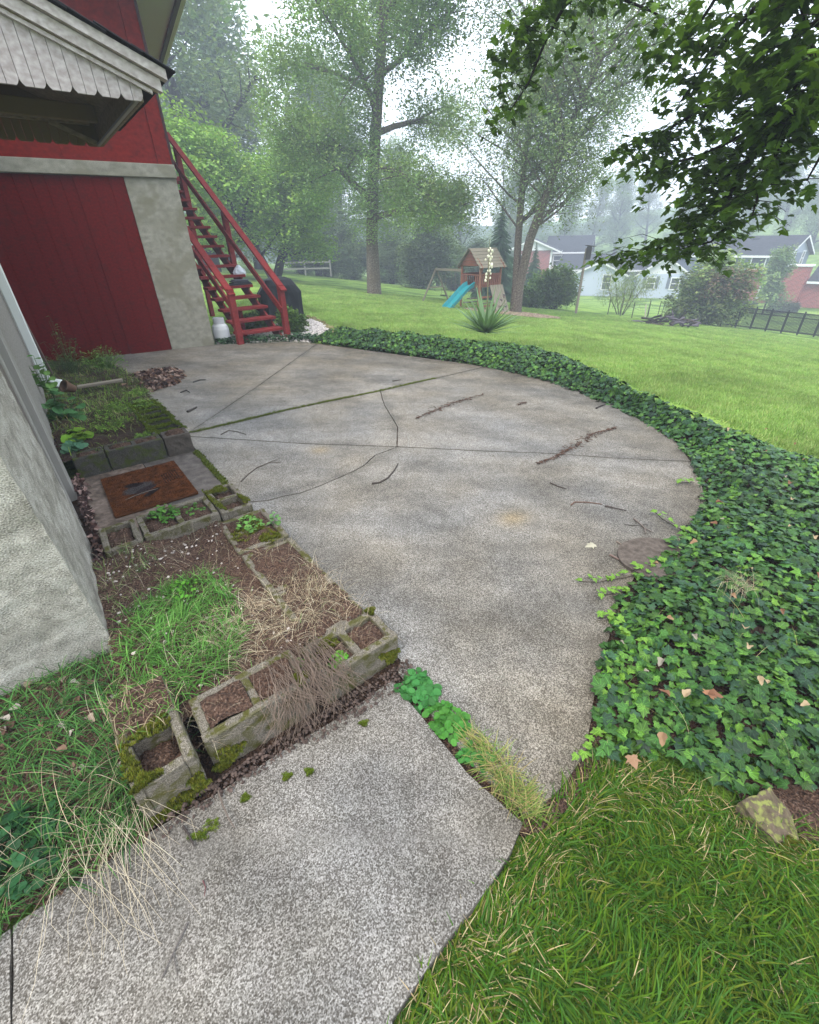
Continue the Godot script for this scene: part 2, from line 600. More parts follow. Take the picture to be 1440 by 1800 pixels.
func patio_stains() -> void:   # what years of rain, leaves and feet have left on the slabs: 9 m square, laid once over the patio
	var rim := PackedVector2Array([Vector2(0.426, -0.724), Vector2(0.743, -1.155), Vector2(1.078, -1.723), Vector2(1.672, -2.214), Vector2(2.049, -2.609), Vector2(2.287, -3.127), Vector2(2.444, -3.801), Vector2(2.301, -4.802), Vector2(1.850, -5.876), Vector2(0.999, -6.800), Vector2(-0.228, -7.661), Vector2(-1.622, -8.668), Vector2(-2.930, -8.806)])
	var joints := [PackedVector2Array([Vector2(-2.190, -4.250), Vector2(-1.971, -5.814), Vector2(-1.628, -8.831)]), PackedVector2Array([Vector2(-2.177, -4.218), Vector2(-1.377, -4.845), Vector2(-0.394, -5.496), Vector2(0.677, -6.294), Vector2(1.323, -6.807)]), PackedVector2Array([Vector2(-2.139, -4.125), Vector2(-0.117, -3.764), Vector2(1.251, -3.542), Vector2(2.531, -3.294)]), PackedVector2Array([Vector2(-0.342, -5.617), Vector2(-0.160, -4.527), Vector2(-0.102, -3.764), Vector2(-0.457, -3.266), Vector2(-1.236, -2.792)])]
	var rust := [Vector2(0.646, -2.503), Vector2(0.713, -2.550), Vector2(-0.813, -3.736)]
	var n := 300
	var im := Image.create(n, n, false, Image.FORMAT_RGB8)
	var f := FastNoiseLite.new()
	f.seed = 4
	f.fractal_octaves = 5
	f.frequency = 0.9
	var q := FastNoiseLite.new()
	q.seed = 9
	q.fractal_octaves = 4
	q.frequency = 2.6
	for j in n:
		for i in n:
			var p := Vector2(9.0 * i / n, 9.0 * j / n - 9.0)
			if p.x > 3.0:
				p.x -= 9.0
			# streaks run the way the slab drains, away from the house
			var w := f.get_noise_2d(p.x * 0.7 + p.y * 0.35, p.y * 1.5 - p.x * 0.8) * 0.5 + q.get_noise_2d(p.x * 0.8, p.y * 1.5) * 0.28
			var v := 0.90 + 0.33 * w
			var tan_ := 0.022 + 0.05 * f.get_noise_2d(p.x + 30.0, p.y)
			var r := far_from(p, rim)
			v -= 0.16 * exp(-r * 3.2) * (0.7 + 0.9 * q.get_noise_2d(p.x * 2.0, p.y * 2.0))
			v -= 0.11 * smoothstep(-4.2, -7.5, p.y)
			tan_ += 0.05 * exp(-r * 4.0) + 0.025 * smoothstep(-3.8, -6.5, p.y)
			for l in joints:
				var dj := far_from(p, l)
				v -= 0.09 * exp(-dj * 45.0)
				v += 0.05 * exp(-pow((dj - 0.16) * 9.0, 2.0))
			for s_ in rust:
				tan_ += 0.08 * exp(-p.distance_squared_to(s_) * 130.0)
			v = clampf(v, 0.42, 1.0)
			im.set_pixel(i, j, Color(v, v * (1.0 - tan_ * 0.55), v * (1.0 - tan_ * 1.5)))
	im.resize(1024, 1024, Image.INTERPOLATE_CUBIC)
	var t := ImageTexture.create_from_image(im)
	overlay(M.concrete, t, 9.0, BaseMaterial3D.BLEND_MODE_MUL)
	overlay(M.walk, t, 9.0, BaseMaterial3D.BLEND_MODE_MUL)


func slab(called: String, parent: Node, poly: PackedVector2Array, y0: float, y1: float, m: Material) -> void:
	var worn := PackedVector2Array()
	for i in poly.size():
		var a := poly[i]
		var d := poly[(i + 1) % poly.size()]
		worn.append(a)
		var k := int(a.distance_to(d) / 0.05)
		for j in range(1, k):
			worn.append(a.lerp(d, (j + rnd(-0.3, 0.3)) / k) + Vector2(rnd(-1, 1), rnd(-1, 1)) * 0.0022)
	if Geometry2D.triangulate_polygon(worn).is_empty():
		worn = poly
	var b := MB.new()
	b.prism(worn, y0, y1)
	put(parent, called, b.mesh(), m)


func patio() -> void:
	var root := Node3D.new()
	root.name = "patio"
	root.set_meta("kind", "structure")
	add_child(root)
	var edge := PackedVector2Array([Vector2(-0.064, -1.282), Vector2(0.073, -1.073), Vector2(0.214, -0.871), Vector2(0.359, -0.714), Vector2(0.410, -0.733), Vector2(0.494, -0.794), Vector2(0.621, -0.909), Vector2(0.743, -1.155), Vector2(0.901, -1.422), Vector2(1.078, -1.723), Vector2(1.346, -2.000), Vector2(1.672, -2.214), Vector2(2.049, -2.609), Vector2(2.287, -3.127), Vector2(2.444, -3.801), Vector2(2.301, -4.802), Vector2(1.850, -5.876), Vector2(0.999, -6.800), Vector2(-0.228, -7.661), Vector2(-1.622, -8.668), Vector2(-2.310, -8.905), Vector2(-2.930, -8.806)])
	for q in [H(0.0, 0, 0.04), H(-0.72, 0, 0.06), H(-0.74, 0, 0.12), H(-1.9, 0, 0.12)]:
		edge.append(Vector2(q.x, q.z))
	edge.append(B2(0.95, 4.1))
	edge.append(B2(0.95, -0.5))
	edge.append(B2(0.985, -0.80))
	var cuts := [
		[[Vector2(-2.190, -4.250), Vector2(-1.971, -5.814), Vector2(-1.628, -8.831)], 0.006], [[Vector2(-2.177, -4.218), Vector2(-1.377, -4.845), Vector2(-0.394, -5.496), Vector2(0.677, -6.294), Vector2(1.323, -6.807)], 0.010],
		[[Vector2(-2.139, -4.125), Vector2(-0.942, -3.875), Vector2(-0.117, -3.764), Vector2(0.602, -3.637), Vector2(1.251, -3.542), Vector2(1.728, -3.424), Vector2(2.531, -3.294)], 0.007],
		[[Vector2(-0.342, -5.617), Vector2(-0.298, -5.233), Vector2(-0.261, -4.972), Vector2(-0.160, -4.527), Vector2(-0.103, -4.271), Vector2(-0.102, -3.764)], 0.005], [[Vector2(-0.101, -3.751), Vector2(-0.289, -3.584), Vector2(-0.373, -3.381), Vector2(-0.457, -3.266), Vector2(-0.580, -3.140), Vector2(-0.696, -3.021), Vector2(-0.808, -2.927), Vector2(-0.926, -2.880), Vector2(-1.036, -2.817), Vector2(-1.236, -2.792)], 0.006],
	]
	var pieces := [edge]
	for cut in cuts:
		var line := PackedVector2Array(cut[0])
		# wander a little between the points, as a crack or a hand-cut joint does
		var thin: Array[PackedVector2Array] = Geometry2D.offset_polyline(line, cut[1], Geometry2D.JOIN_MITER, Geometry2D.END_SQUARE)
		var next := []
		for p in pieces:
			for q in Geometry2D.clip_polygons(p, thin[0]):
				if q.size() > 2 and not Geometry2D.is_polygon_clockwise(q):
					next.append(q)
		pieces = next
	for p in pieces:
		slab("concrete_slab", root, p, -0.10, 0.0, M.concrete)
	# the damp earth that shows in the joints
	var bed := MB.new()
	bed.prism(Geometry2D.offset_polygon(edge, 0.05)[0], -0.09, -0.016)
	put(root, "joint_earth", bed.mesh(), M.soil)
	# front walk
	var walk := Node3D.new()
	walk.name = "front_walk"
	walk.set_meta("kind", "structure")
	add_child(walk)
	var wa := PackedVector2Array([Vector2(-0.088, -1.230), Vector2(0.049, -1.033), Vector2(0.180, -0.844), Vector2(0.339, -0.685), Vector2(0.285, -0.605), Vector2(0.208, -0.526), Vector2(0.125, -0.454), Vector2(0.035, -0.372), Vector2(-0.067, -0.272)])
	wa.append_array([B2(0.15, -1.9), B2(-0.398, -1.9), B2(-0.398, -0.872)])
	wa.append_array([Vector2(-1.019, -0.540), Vector2(-0.882, -0.659), Vector2(-0.669, -0.793), Vector2(-0.515, -0.912), Vector2(-0.302, -1.057)])
	slab("concrete_slab", walk, wa, -0.09, 0.014, M.walk)
	slab("concrete_slab", walk, PackedVector2Array([B2(-0.406, -1.9), B2(-1.6, -1.9), B2(-1.6, -0.872), B2(-0.406, -0.872)]), -0.09, 0.010, M.walk)
	# landing in front of the door
	var la := Node3D.new()
	la.name = "door_landing"
	la.set_meta("kind", "structure")
	add_child(la)
	slab("concrete_slab", la, PackedVector2Array([B2(0.015, 1.0), B2(0.50, 1.0), B2(0.50, 2.30), B2(0.015, 2.30)]), -0.08, 0.006, M.landing)
	slab("concrete_slab", la, PackedVector2Array([B2(0.506, 1.0), B2(0.92, 1.0), B2(0.92, 2.30), B2(0.506, 2.30)]), -0.08, 0.003, textured([M.landing.albedo_texture, M.landing.heightmap_texture], 1.9, Color(0.34, 0.34, 0.33), 0.9, 0.1))


# ---------------------------------------------------------------- house
func hbox(parent: Node, called: String, m: Material, v0: float, v1: float, y0: float, y1: float, u0: float, u1: float, ch := 0.004) -> MeshInstance3D:
	var b := MB.new()
	b.box(Transform3D(Basis(), Vector3((v0 + v1) * 0.5, (y0 + y1) * 0.5, -(u0 + u1) * 0.5)), Vector3(v1 - v0, y1 - y0, absf(u1 - u0)), ch)
	return put(parent, called, b.mesh(), m)


func red_house() -> void:
	var o := thing("red_house", "red boarded house end on a grey concrete pier and beam", "house", Transform3D(hb, HP))
	# pier: a little wider at the head than at the foot
	var p := MB.new()
	p.prism(PackedVector2Array([Vector2(-0.73, 0.0), Vector2(0, 0), Vector2(0, -0.7), Vector2(-0.73, -0.7)]), -0.2, 2.5)
	p.rough(0.09, 0.006, 5)
	put(o, "concrete_pier", p.mesh(), M.pier)
	hbox(o, "concrete_beam", M.pier, -7.0, 0.015, 2.5, 2.672, -0.05, 0.4, 0.008)
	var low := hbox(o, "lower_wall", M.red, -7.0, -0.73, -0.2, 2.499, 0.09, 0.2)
	var x := -0.735
	var k := 0
	while x > -6.9:
		var w: float = [0.20, 0.22, 0.235, 0.16, 0.19, 0.17, 0.2][k % 7]
		var front := 0.012 if x > -1.38 else 0.045
		hbox(low, "board", M.red, x - w + 0.0015, x - 0.0015, rnd(-0.03, 0.0), 2.498, front, 0.09, 0.003)
		x -= w
		k += 1
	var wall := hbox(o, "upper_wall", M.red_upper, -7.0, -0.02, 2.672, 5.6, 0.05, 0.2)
	x = -0.205
	while x > -6.8:
		hbox(wall, "panel", M.red_upper, x - 1.216, x - 0.004, 2.674, 5.6, 0.035, 0.05, 0.003)
		x -= 1.22
	hbox(o, "corner_board", M.red_upper, -0.20, -0.004, 2.674, 5.6, 0.015, 0.05)
	hbox(o, "corner_trim", M.dark_trim, -0.004, 0.03, 2.675, 5.6, 0.0, 0.16)
	hbox(o, "far_wall", M.red_upper, -0.10, -0.006, 0.0, 5.6, 0.72, 7.0)
	# eave over the far wall
	var eave := hbox(o, "eave", M.dark_trim, 0.03, 0.08, 4.55, 4.78, -1.0, 7.0)
	hbox(eave, "soffit", plain(Color(0.42, 0.42, 0.40), 0.8), 0.08, 0.60, 4.60, 4.62, -1.0, 7.0)
	hbox(eave, "fascia", M.dark_trim, 0.58, 0.64, 4.56, 4.74, -1.0, 7.0)
	hbox(eave, "gutter", plain(Color(0.50, 0.49, 0.45), 0.6), 0.645, 0.74, 4.62, 4.74, -1.0, 7.0)
	hbox(eave, "roof", M.shingle, -7.0, 0.78, 4.79, 4.82, -1.0, 7.0)


func side_wing() -> void:
	var o := thing("side_wing", "stucco and siding side wall of the house with a door recess", "building", Transform3D(bb, BQ))
	# near foundation: leans in a little as it rises
	var f := MB.new()
	var q := []
	for yy in [-0.2, 0.3, 1.0, 2.2]:
		var inn: float = maxf(0.0, yy) * 0.045
		q.append([Vector3(-1.6, yy, inn * 0.5), Vector3(-inn, yy, -inn * 0.2), Vector3(-inn * 0.6, yy, -1.15), Vector3(-1.6, yy, -1.15)])
	for i in 3:
		for e in 4:
			var w := (e + 1) % 4
			f.quad(q[i][e], q[i][w], q[i + 1][w], q[i + 1][e])
	f.quad(q[3][0], q[3][1], q[3][2], q[3][3])
	f.rough(0.07, 0.008, 6)
	put(o, "foundation", f.mesh(), M.stucco)
	hbox(o, "wall", M.siding, -1.6, -0.10, -0.2, 3.6, 1.155, 7.6)
	var df := hbox(o, "door_frame", M.frame_brown, -0.10, -0.035, 0.0, 2.1, 1.155, 1.42, 0.006)
	hbox(df, "stop", M.frame_light, -0.10, -0.022, 0.0, 2.1, 1.425, 1.46, 0.006)
	hbox(df, "door", plain(Color(0.06, 0.055, 0.05), 0.5), -0.10, -0.075, 0.02, 2.1, 1.465, 1.85, 0.004)
	hbox(df, "jamb", M.frame_light, -0.10, -0.005, 0.0, 2.1, 1.855, 2.03, 0.008)
	var u := 2.04
	while u < 7.5:
		hbox(o, "siding_board", M.siding, -0.10, -0.045, 0.06, 3.6, u, u + 0.138, 0.004)
		u += 0.142
	# downspout against the siding
	var d := MB.new()
	d.bar(Vector3(0.02, 0.16, -5.35), Vector3(0.02, 3.3, -4.95), 0.075, 0.10, 0.012, Vector3.RIGHT)
	d.bar(Vector3(0.02, 0.17, -5.35), Vector3(0.16, 0.10, -5.42), 0.075, 0.10, 0.012)
	put(o, "downspout", d.mesh(), plain(Color(0.62, 0.64, 0.60), 0.45))
	entry_canopy(o)


func entry_canopy(house: Node3D) -> void:
	var o := Node3D.new()
	o.name = "entry_canopy"
	house.add_child(o)
	var u0 := 1.412
	var u1 := 2.95
	var sl := 0.37
	var top := func(v: float) -> float: return 2.373 + (1.155 - v) * sl      # outer top edge of the rake
	var rake := func(called: String, m: Material, d0: float, d1: float, u: float, thick: float, vend: float) -> void:
		var b := MB.new()
		var pts := [Vector3(-0.06, top.call(-0.06) - d0, 0), Vector3(vend, top.call(vend) - d0, 0), Vector3(vend, top.call(vend) - d1, 0), Vector3(-0.06, top.call(-0.06) - d1, 0)]
		var mid := Vector3(0.5, top.call(0.5) - (d0 + d1) * 0.5, -u - thick * 0.5)
		var a := []
		var c := []
		for p in pts:
			a.append(p + Vector3(0, 0, -u)); c.append(p + Vector3(0, 0, -u - thick))
		b.out(a[0], a[1], a[2], mid); b.out(a[0], a[2], a[3], mid)
		b.out(c[0], c[1], c[2], mid); b.out(c[0], c[2], c[3], mid)
		for i in 4:
			var w := (i + 1) % 4
			b.out(a[i], a[w], c[w], mid); b.out(a[i], c[w], c[i], mid)
		put(o, called, b.mesh(), m)
	rake.call("rake_board", M.white_trim, 0.0, 0.042, u0 - 0.075, 0.055, 1.150)
	rake.call("rake_moulding", M.white_trim, 0.046, 0.098, u0 - 0.045, 0.04, 1.120)
	rake.call("bead_strip", M.white_trim, 0.105, 0.122, u0 - 0.024, 0.02, 1.075)
	rake.call("bead_strip", M.tan, 0.098, 0.105, u0 - 0.018, 0.016, 1.10)
	rake.call("rake_board", M.olive, 0.03, 0.12, u1 + 0.01, 0.05, 1.04)
	# beaded gable boards with dog-eared feet, near end and far end
	for far in 2:
		var gable := MB.new()
		gable.box(Transform3D(Basis(), Vector3(0.2, 2.9, 0)), Vector3(0.01, 0.01, 0.01))
		var u := u0 if far == 0 else u1
		var v := 1.030
		var k := 0
		while v > -0.04:
			var w := 0.0525
			var a := v - w + 0.0012
			var b := v - 0.0012
			var poly := PackedVector2Array()
			var foot := 2.250
			if k % 2 == 0:
				poly.append_array([Vector2(a, foot), Vector2(b - 0.016, foot), Vector2(b - 0.006, foot + 0.010), Vector2(b, foot + 0.022)])
			else:
				poly.append_array([Vector2(a, foot + 0.022), Vector2(a + 0.006, foot + 0.010), Vector2(a + 0.016, foot), Vector2(b, foot)])
			poly.append_array([Vector2(b, top.call(b) - 0.10), Vector2(a, top.call(a) - 0.10)])
			var m := MB.new()
			# prism lies in x, z: stand it up so that z becomes height
			m.prism(poly, 0.0, 0.018, Transform3D(Basis(Vector3(1, 0, 0), Vector3(0, 0, -1), Vector3(0, 1, 0)), Vector3(0, 0, -u - rnd(0.0, 0.001))))
			put(o, "gable_board", m.mesh(), M.bead if far == 0 else M.olive)
			v -= w
			k += 1
	# roof deck, shingles, rails and braces
	var deck := MB.new()
	var dl := Vector2(1.0, -sl).normalized()
	deck.bar(Vector3(0.545, top.call(0.545) - 0.022, -u0 + 0.06), Vector3(0.545, top.call(0.545) - 0.022, -u1 - 0.05), 1.19, 0.018, 0.0, Vector3(sl, 1, 0).normalized())
	put(o, "ceiling_deck", deck.mesh(), M.tan)
	for row in 8:
		var v := 1.12 - row * 0.14
		var uu := u0 - 0.10
		while uu < u1 + 0.06:
			var w := minf(rnd(0.17, 0.30), u1 + 0.08 - uu)
			var t := MB.new()
			t.bar(Vector3(v - 0.02, top.call(v - 0.02) + 0.010 + rnd(0, 0.004), -uu), Vector3(v - 0.02, top.call(v - 0.02) + 0.010 + rnd(0, 0.004), -uu - w + 0.004), 0.20, 0.008, 0.002, Vector3(sl + 0.05, 1, 0).normalized())
			put(o, "shingle", t.mesh(), M.black)
			uu += w
	var rail := MB.new()
	rail.box(Transform3D(Basis(), Vector3(1.022, 2.315, -(u0 + u1) * 0.5 - 0.01)), Vector3(0.02, 0.13, u1 - u0 - 0.03), 0.003)
	put(o, "side_rail", rail.mesh(), M.tan)
	var lip := MB.new()
	lip.box(Transform3D(Basis(), Vector3(1.00, 2.258, -(u0 + u1) * 0.5 - 0.01)), Vector3(0.022, 0.014, u1 - u0 - 0.03), 0.002)
	put(o, "side_lip", lip.mesh(), M.frame_light)
	var beam := MB.new()
	beam.box(Transform3D(Basis(), Vector3(0.45, 2.37, -2.55)), Vector3(1.05, 0.09, 0.05), 0.004)
	put(o, "cross_beam", beam.mesh(), M.olive)
	var br := MB.new()
	br.bar(Vector3(0.72, 2.36, -2.86), Vector3(0.985, 2.262, -2.90), 0.012, 0.03, 0.002)
	put(o, "brace", br.mesh(), M.tan)
	var led := MB.new()
	led.box(Transform3D(Basis(), Vector3(0.45, 2.375, -2.905)), Vector3(1.05, 0.02, 0.03), 0.002)
	put(o, "ledge", led.mesh(), M.tan)


func stairs() -> void:
	var dv := -0.0535
	var du := 0.268
	var rise := 0.178
	var yaw := atan2(dv, du)             # turn of the flight away from the house's own axis
	var t := Transform3D(hb * Basis(Vector3.UP, -yaw), H(1.357, 0, 0.10))
	# own axes: x across (0 at the right edge of the treads, negative to the left), y up, -z up the flight
	var run := Vector2(dv, du).length()
	var o := thing("outdoor_stairs", "steep red painted wooden stairs with open treads and handrails", "stairs", t)
	var W := 0.93
	for i in 16:
		var b := MB.new()
		b.box(Transform3D(tilt(rnd(-0.004, 0.004), 0, rnd(-0.004, 0.004)), Vector3(-W * 0.5, 0.165 - 0.019 + i * rise, -i * run - 0.115)), Vector3(W, 0.05, 0.28), 0.005)
		put(o, "tread", b.mesh(), M.red_stair)
	var n := 16.0
	for x in [-0.07, -W + 0.16]:
		var b := MB.new()
		b.bar(Vector3(x, -0.07, 0.0), Vector3(x, -0.07 + n * rise, -n * run), 0.042, 0.20, 0.004)
		put(o, "stringer", b.mesh(), M.red_stair)
		for i in 15:
			var c := MB.new()
			c.prism(PackedVector2Array([Vector2(0, 0), Vector2(-run * 0.93, 0), Vector2(-run * 0.93, -rise * 0.92)]), 0.0, 0.04, Transform3D(Basis(Vector3(0, 0, 1), Vector3(1, 0, 0), Vector3(0, 1, 0)), Vector3(x - 0.02, 0.125 + i * rise, -i * run - 0.0)))
			put(o, "tread_bracket", c.mesh(), M.red_stair)
	var post := func(x: float, z: float, y0: float, y1: float) -> void:
		var b := MB.new()
		b.box(Transform3D(Basis(), Vector3(x, (y0 + y1) * 0.5, z)), Vector3(0.105, y1 - y0, 0.105), 0.006)
		put(o, "post", b.mesh(), M.red_stair)
	var rail := func(called: String, x: float, z0: float, h: float, n0: float, n1: float, w: float, d: float) -> void:
		var b := MB.new()
		b.bar(Vector3(x, h + n0 * rise, -n0 * run), Vector3(x, h + n1 * rise, -n1 * run), w, d, 0.006)
		put(o, called, b.mesh(), M.red_stair)
	var xr := 0.03
	var xl := -W - 0.05
	post.call(xr, 0.07, -0.05, 0.93)
	post.call(xr, -7.0 * run, 6.0 * rise - 0.2, 0.93 + 7.0 * rise)
	post.call(xr, -14.0 * run, 13.0 * rise - 0.2, 0.93 + 14.0 * rise)
	post.call(xl, 0.14, -0.05, 0.93)
	post.call(xl, -6.5 * run, 5.5 * rise - 0.2, 0.90 + 6.5 * rise)
	for x in [xr, xl]:
		rail.call("handrail", x, 0.0, 0.965, -0.75, 15.5, 0.125, 0.04)
		rail.call("middle_rail", x - 0.06 * signf(x), 0.0, 0.56, -0.4, 15.5, 0.04, 0.115)
	# a prop under the flight
	var pr := MB.new()
	pr.box(Transform3D(Basis(), Vector3(-W * 0.55, 0.22, -0.75)), Vector3(0.07, 0.55, 0.07), 0.004)
	put(o, "prop", pr.mesh(), M.red_stair)
	# deck that the flight climbs to, behind the house corner
	var dk := MB.new()
	dk.box(Transform3D(Basis(), Vector3(-W * 0.5 - 0.3, 16.0 * rise + 0.08, -16.0 * run - 1.2)), Vector3(2.2, 0.09, 2.3), 0.004)
	put(o, "top_landing", dk.mesh(), M.red_stair)
	for x in [-1.7, 0.2]:
		for z in [-16.2 * run, -16.0 * run - 2.2]:
			post.call(x, z, -0.2, 16.0 * rise)


# ---------------------------------------------------------------- planting beds and concrete blocks
func heap(called: String, poly: PackedVector2Array, height: Callable, step: float, m: Material) -> MeshInstance3D:   # a sheet of soil over a polygon of the plan
	var lo := poly[0]
	var hi := poly[0]
	for p in poly:
		lo = lo.min(p); hi = hi.max(p)
	var b := MB.new()
	var nx := int((hi.x - lo.x) / step) + 2
	var nz := int((hi.y - lo.y) / step) + 2
	var hs := []
	for i in nx + 1:
		var row := []
		for j in nz + 1:
			var p := lo + Vector2(i - 0.5, j - 0.5) * step
			row.append(Vector3(p.x, height.call(p), p.y))
		hs.append(row)
	for i in nx:
		for j in nz:
			var c := lo + Vector2(i, j) * step
			if inside(c, poly):
				b.quad(hs[i][j], hs[i][j + 1], hs[i + 1][j + 1], hs[i + 1][j])
	return structure(called, b.mesh(), m)


func to_b(p: Vector2) -> Vector2:   # plan point -> (v, u)
	var d := bb.inverse() * (Vector3(p.x, 0, p.y) - BQ)
	return Vector2(d.x, -d.z)


func moss_on(parent: Node3D, called: String, spots: Array, count: int, size := 0.012, tone := Color(0.115, 0.13, 0.018)) -> void:   # spots: [centre, half size x, half size z, normal]
	var b := MB.new()
	for i in 9:
		var a := rnd(0, TAU)
		var t := Vector3(cos(a), 0, sin(a))
		var side := Vector3(-t.z, 0, t.x) * 0.16
		var root := t * rnd(0.0, 0.45)
		b.tri(root - side, root + side, root + t * 0.45 + Vector3.UP * rnd(0.6, 1.1))
	var k := Copies.new()
	for i in count:
		var sp: Array = spots[i % spots.size()]
		var r := sqrt(rnd(0, 1))
		var a := rnd(0, TAU)
		var n: Vector3 = sp[3]
		var x := n.cross(Vector3(0.1, 0.2, 1)).normalized()
		var z := x.cross(n)
		var lump := 1.0 + 0.35 * sin(a * 3.0 + float(i % spots.size()))
		var p: Vector3 = sp[0] + x * cos(a) * r * sp[1] * lump + z * sin(a) * r * sp[2] * lump
		var f := rnd(0.55, 1.5)
		k.add(Basis(x, n, z) * Basis(Vector3.UP, rnd(0, TAU)).scaled(Vector3.ONE * size * rnd(0.6, 1.3)), p - n * 0.002, Color(tone.r * f * rnd(0.85, 1.2), tone.g * f, tone.b * f))
	scatter(parent, called, b.mesh(), M.moss, k)


func block(label: String, v: float, u: float, y: float, size: Vector3, cells: int, turn := 0.0, m: Material = null, fill := -0.03, lean := 0.0) -> Node3D:   # v, u: middle; y: height of the top; size along v, up, along u
	var long_x := size.x >= size.z
	var L := maxf(size.x, size.z)
	var D := minf(size.x, size.z)
	var hgt := size.y
	var o := thing("concrete_block", label, "concrete block", Transform3D(bb * Basis(Vector3.UP, turn + (0.0 if long_x else PI / 2)) * Basis(Vector3.RIGHT, lean), B(v, y - hgt, u)), "hollow concrete blocks edging the beds")
	var b := MB.new()
	var w := 0.034
	var web := 0.032
	for sg in [-1.0, 1.0]:
		# long walls, split into short lengths so that the edge wanders a little
		b.box(Transform3D(tilt(rnd(-0.006, 0.006), 0), Vector3(0, hgt * 0.5, sg * (D - w) * 0.5)), Vector3(L, hgt, w), 0.006)
	var n := cells + 1
	for i in n:
		var x := lerpf(-L * 0.5 + web * 0.5 + 0.001, L * 0.5 - web * 0.5 - 0.001, float(i) / (n - 1))
		b.box(Transform3D(Basis(), Vector3(x, hgt * 0.5 - 0.002, 0)), Vector3(web, hgt - 0.004, D - 2.0 * w + 0.002), 0.003)
	b.rough(0.028, 0.007, 11 + int(absf(v * 31.0 + u * 17.0)))
	put(o, "block_body", b.mesh(), m if m else M.block)
	var f := MB.new()
	for i in cells:
		var x0 := lerpf(-L * 0.5 + web * 0.5, L * 0.5 - web * 0.5, float(i) / cells) + web * 0.5
		var x1 := lerpf(-L * 0.5 + web * 0.5, L * 0.5 - web * 0.5, float(i + 1) / cells) - web * 0.5
		var g := 5
		var d := D * 0.5 - w
		var hh := []
		for p in g + 1:
			var row := []
			for q in g + 1:
				row.append(Vector3(lerpf(x0, x1, float(p) / g), hgt + fill + rnd(-0.012, 0.012) - (0.016 if p == 0 or p == g or q == 0 or q == g else 0.0) + 0.012, lerpf(-d, d, float(q) / g)))
			hh.append(row)
		for p in g:
			for q in g:
				f.quad(hh[p][q], hh[p][q + 1], hh[p + 1][q + 1], hh[p + 1][q])
	put(o, "soil_fill", f.mesh(), M.soil)
	return o


var bed_near := PackedVector2Array()
var bed_front := PackedVector2Array()
var bed_far := PackedVector2Array()


func bed_height(p: Vector2) -> float:   # the near bed rises from the walk towards the wall
	var q := to_b(p)
	return 0.098 + 0.018 * smoothstep(0.60, 0.68, q.x) + 0.014 * smoothstep(-0.2, -0.5, q.y) + 0.012 * sin(q.x * 17.0 + q.y * 5.0) + 0.010 * sin(q.y * 23.0 - q.x * 9.0) + 0.006 * sin(q.x * 61.0) * sin(q.y * 57.0) + 0.025 * smoothstep(0.5, 0.1, q.x)


func front_height(p: Vector2) -> float:
	var q := to_b(p)
	return 0.022 + 0.05 * smoothstep(-0.9, -0.1, q.y) * smoothstep(0.3, -0.2, q.x) + 0.008 * sin(q.x * 31.0) * sin(q.y * 27.0)


func far_height(p: Vector2) -> float:
	var q := to_b(p)
	return 0.125 - 0.09 * smoothstep(3.2, 5.2, q.y) + 0.012 * sin(q.x * 13.0 + q.y * 4.0) + 0.010 * sin(q.y * 19.0) + 0.05 * smoothstep(0.25, 0.0, q.x)


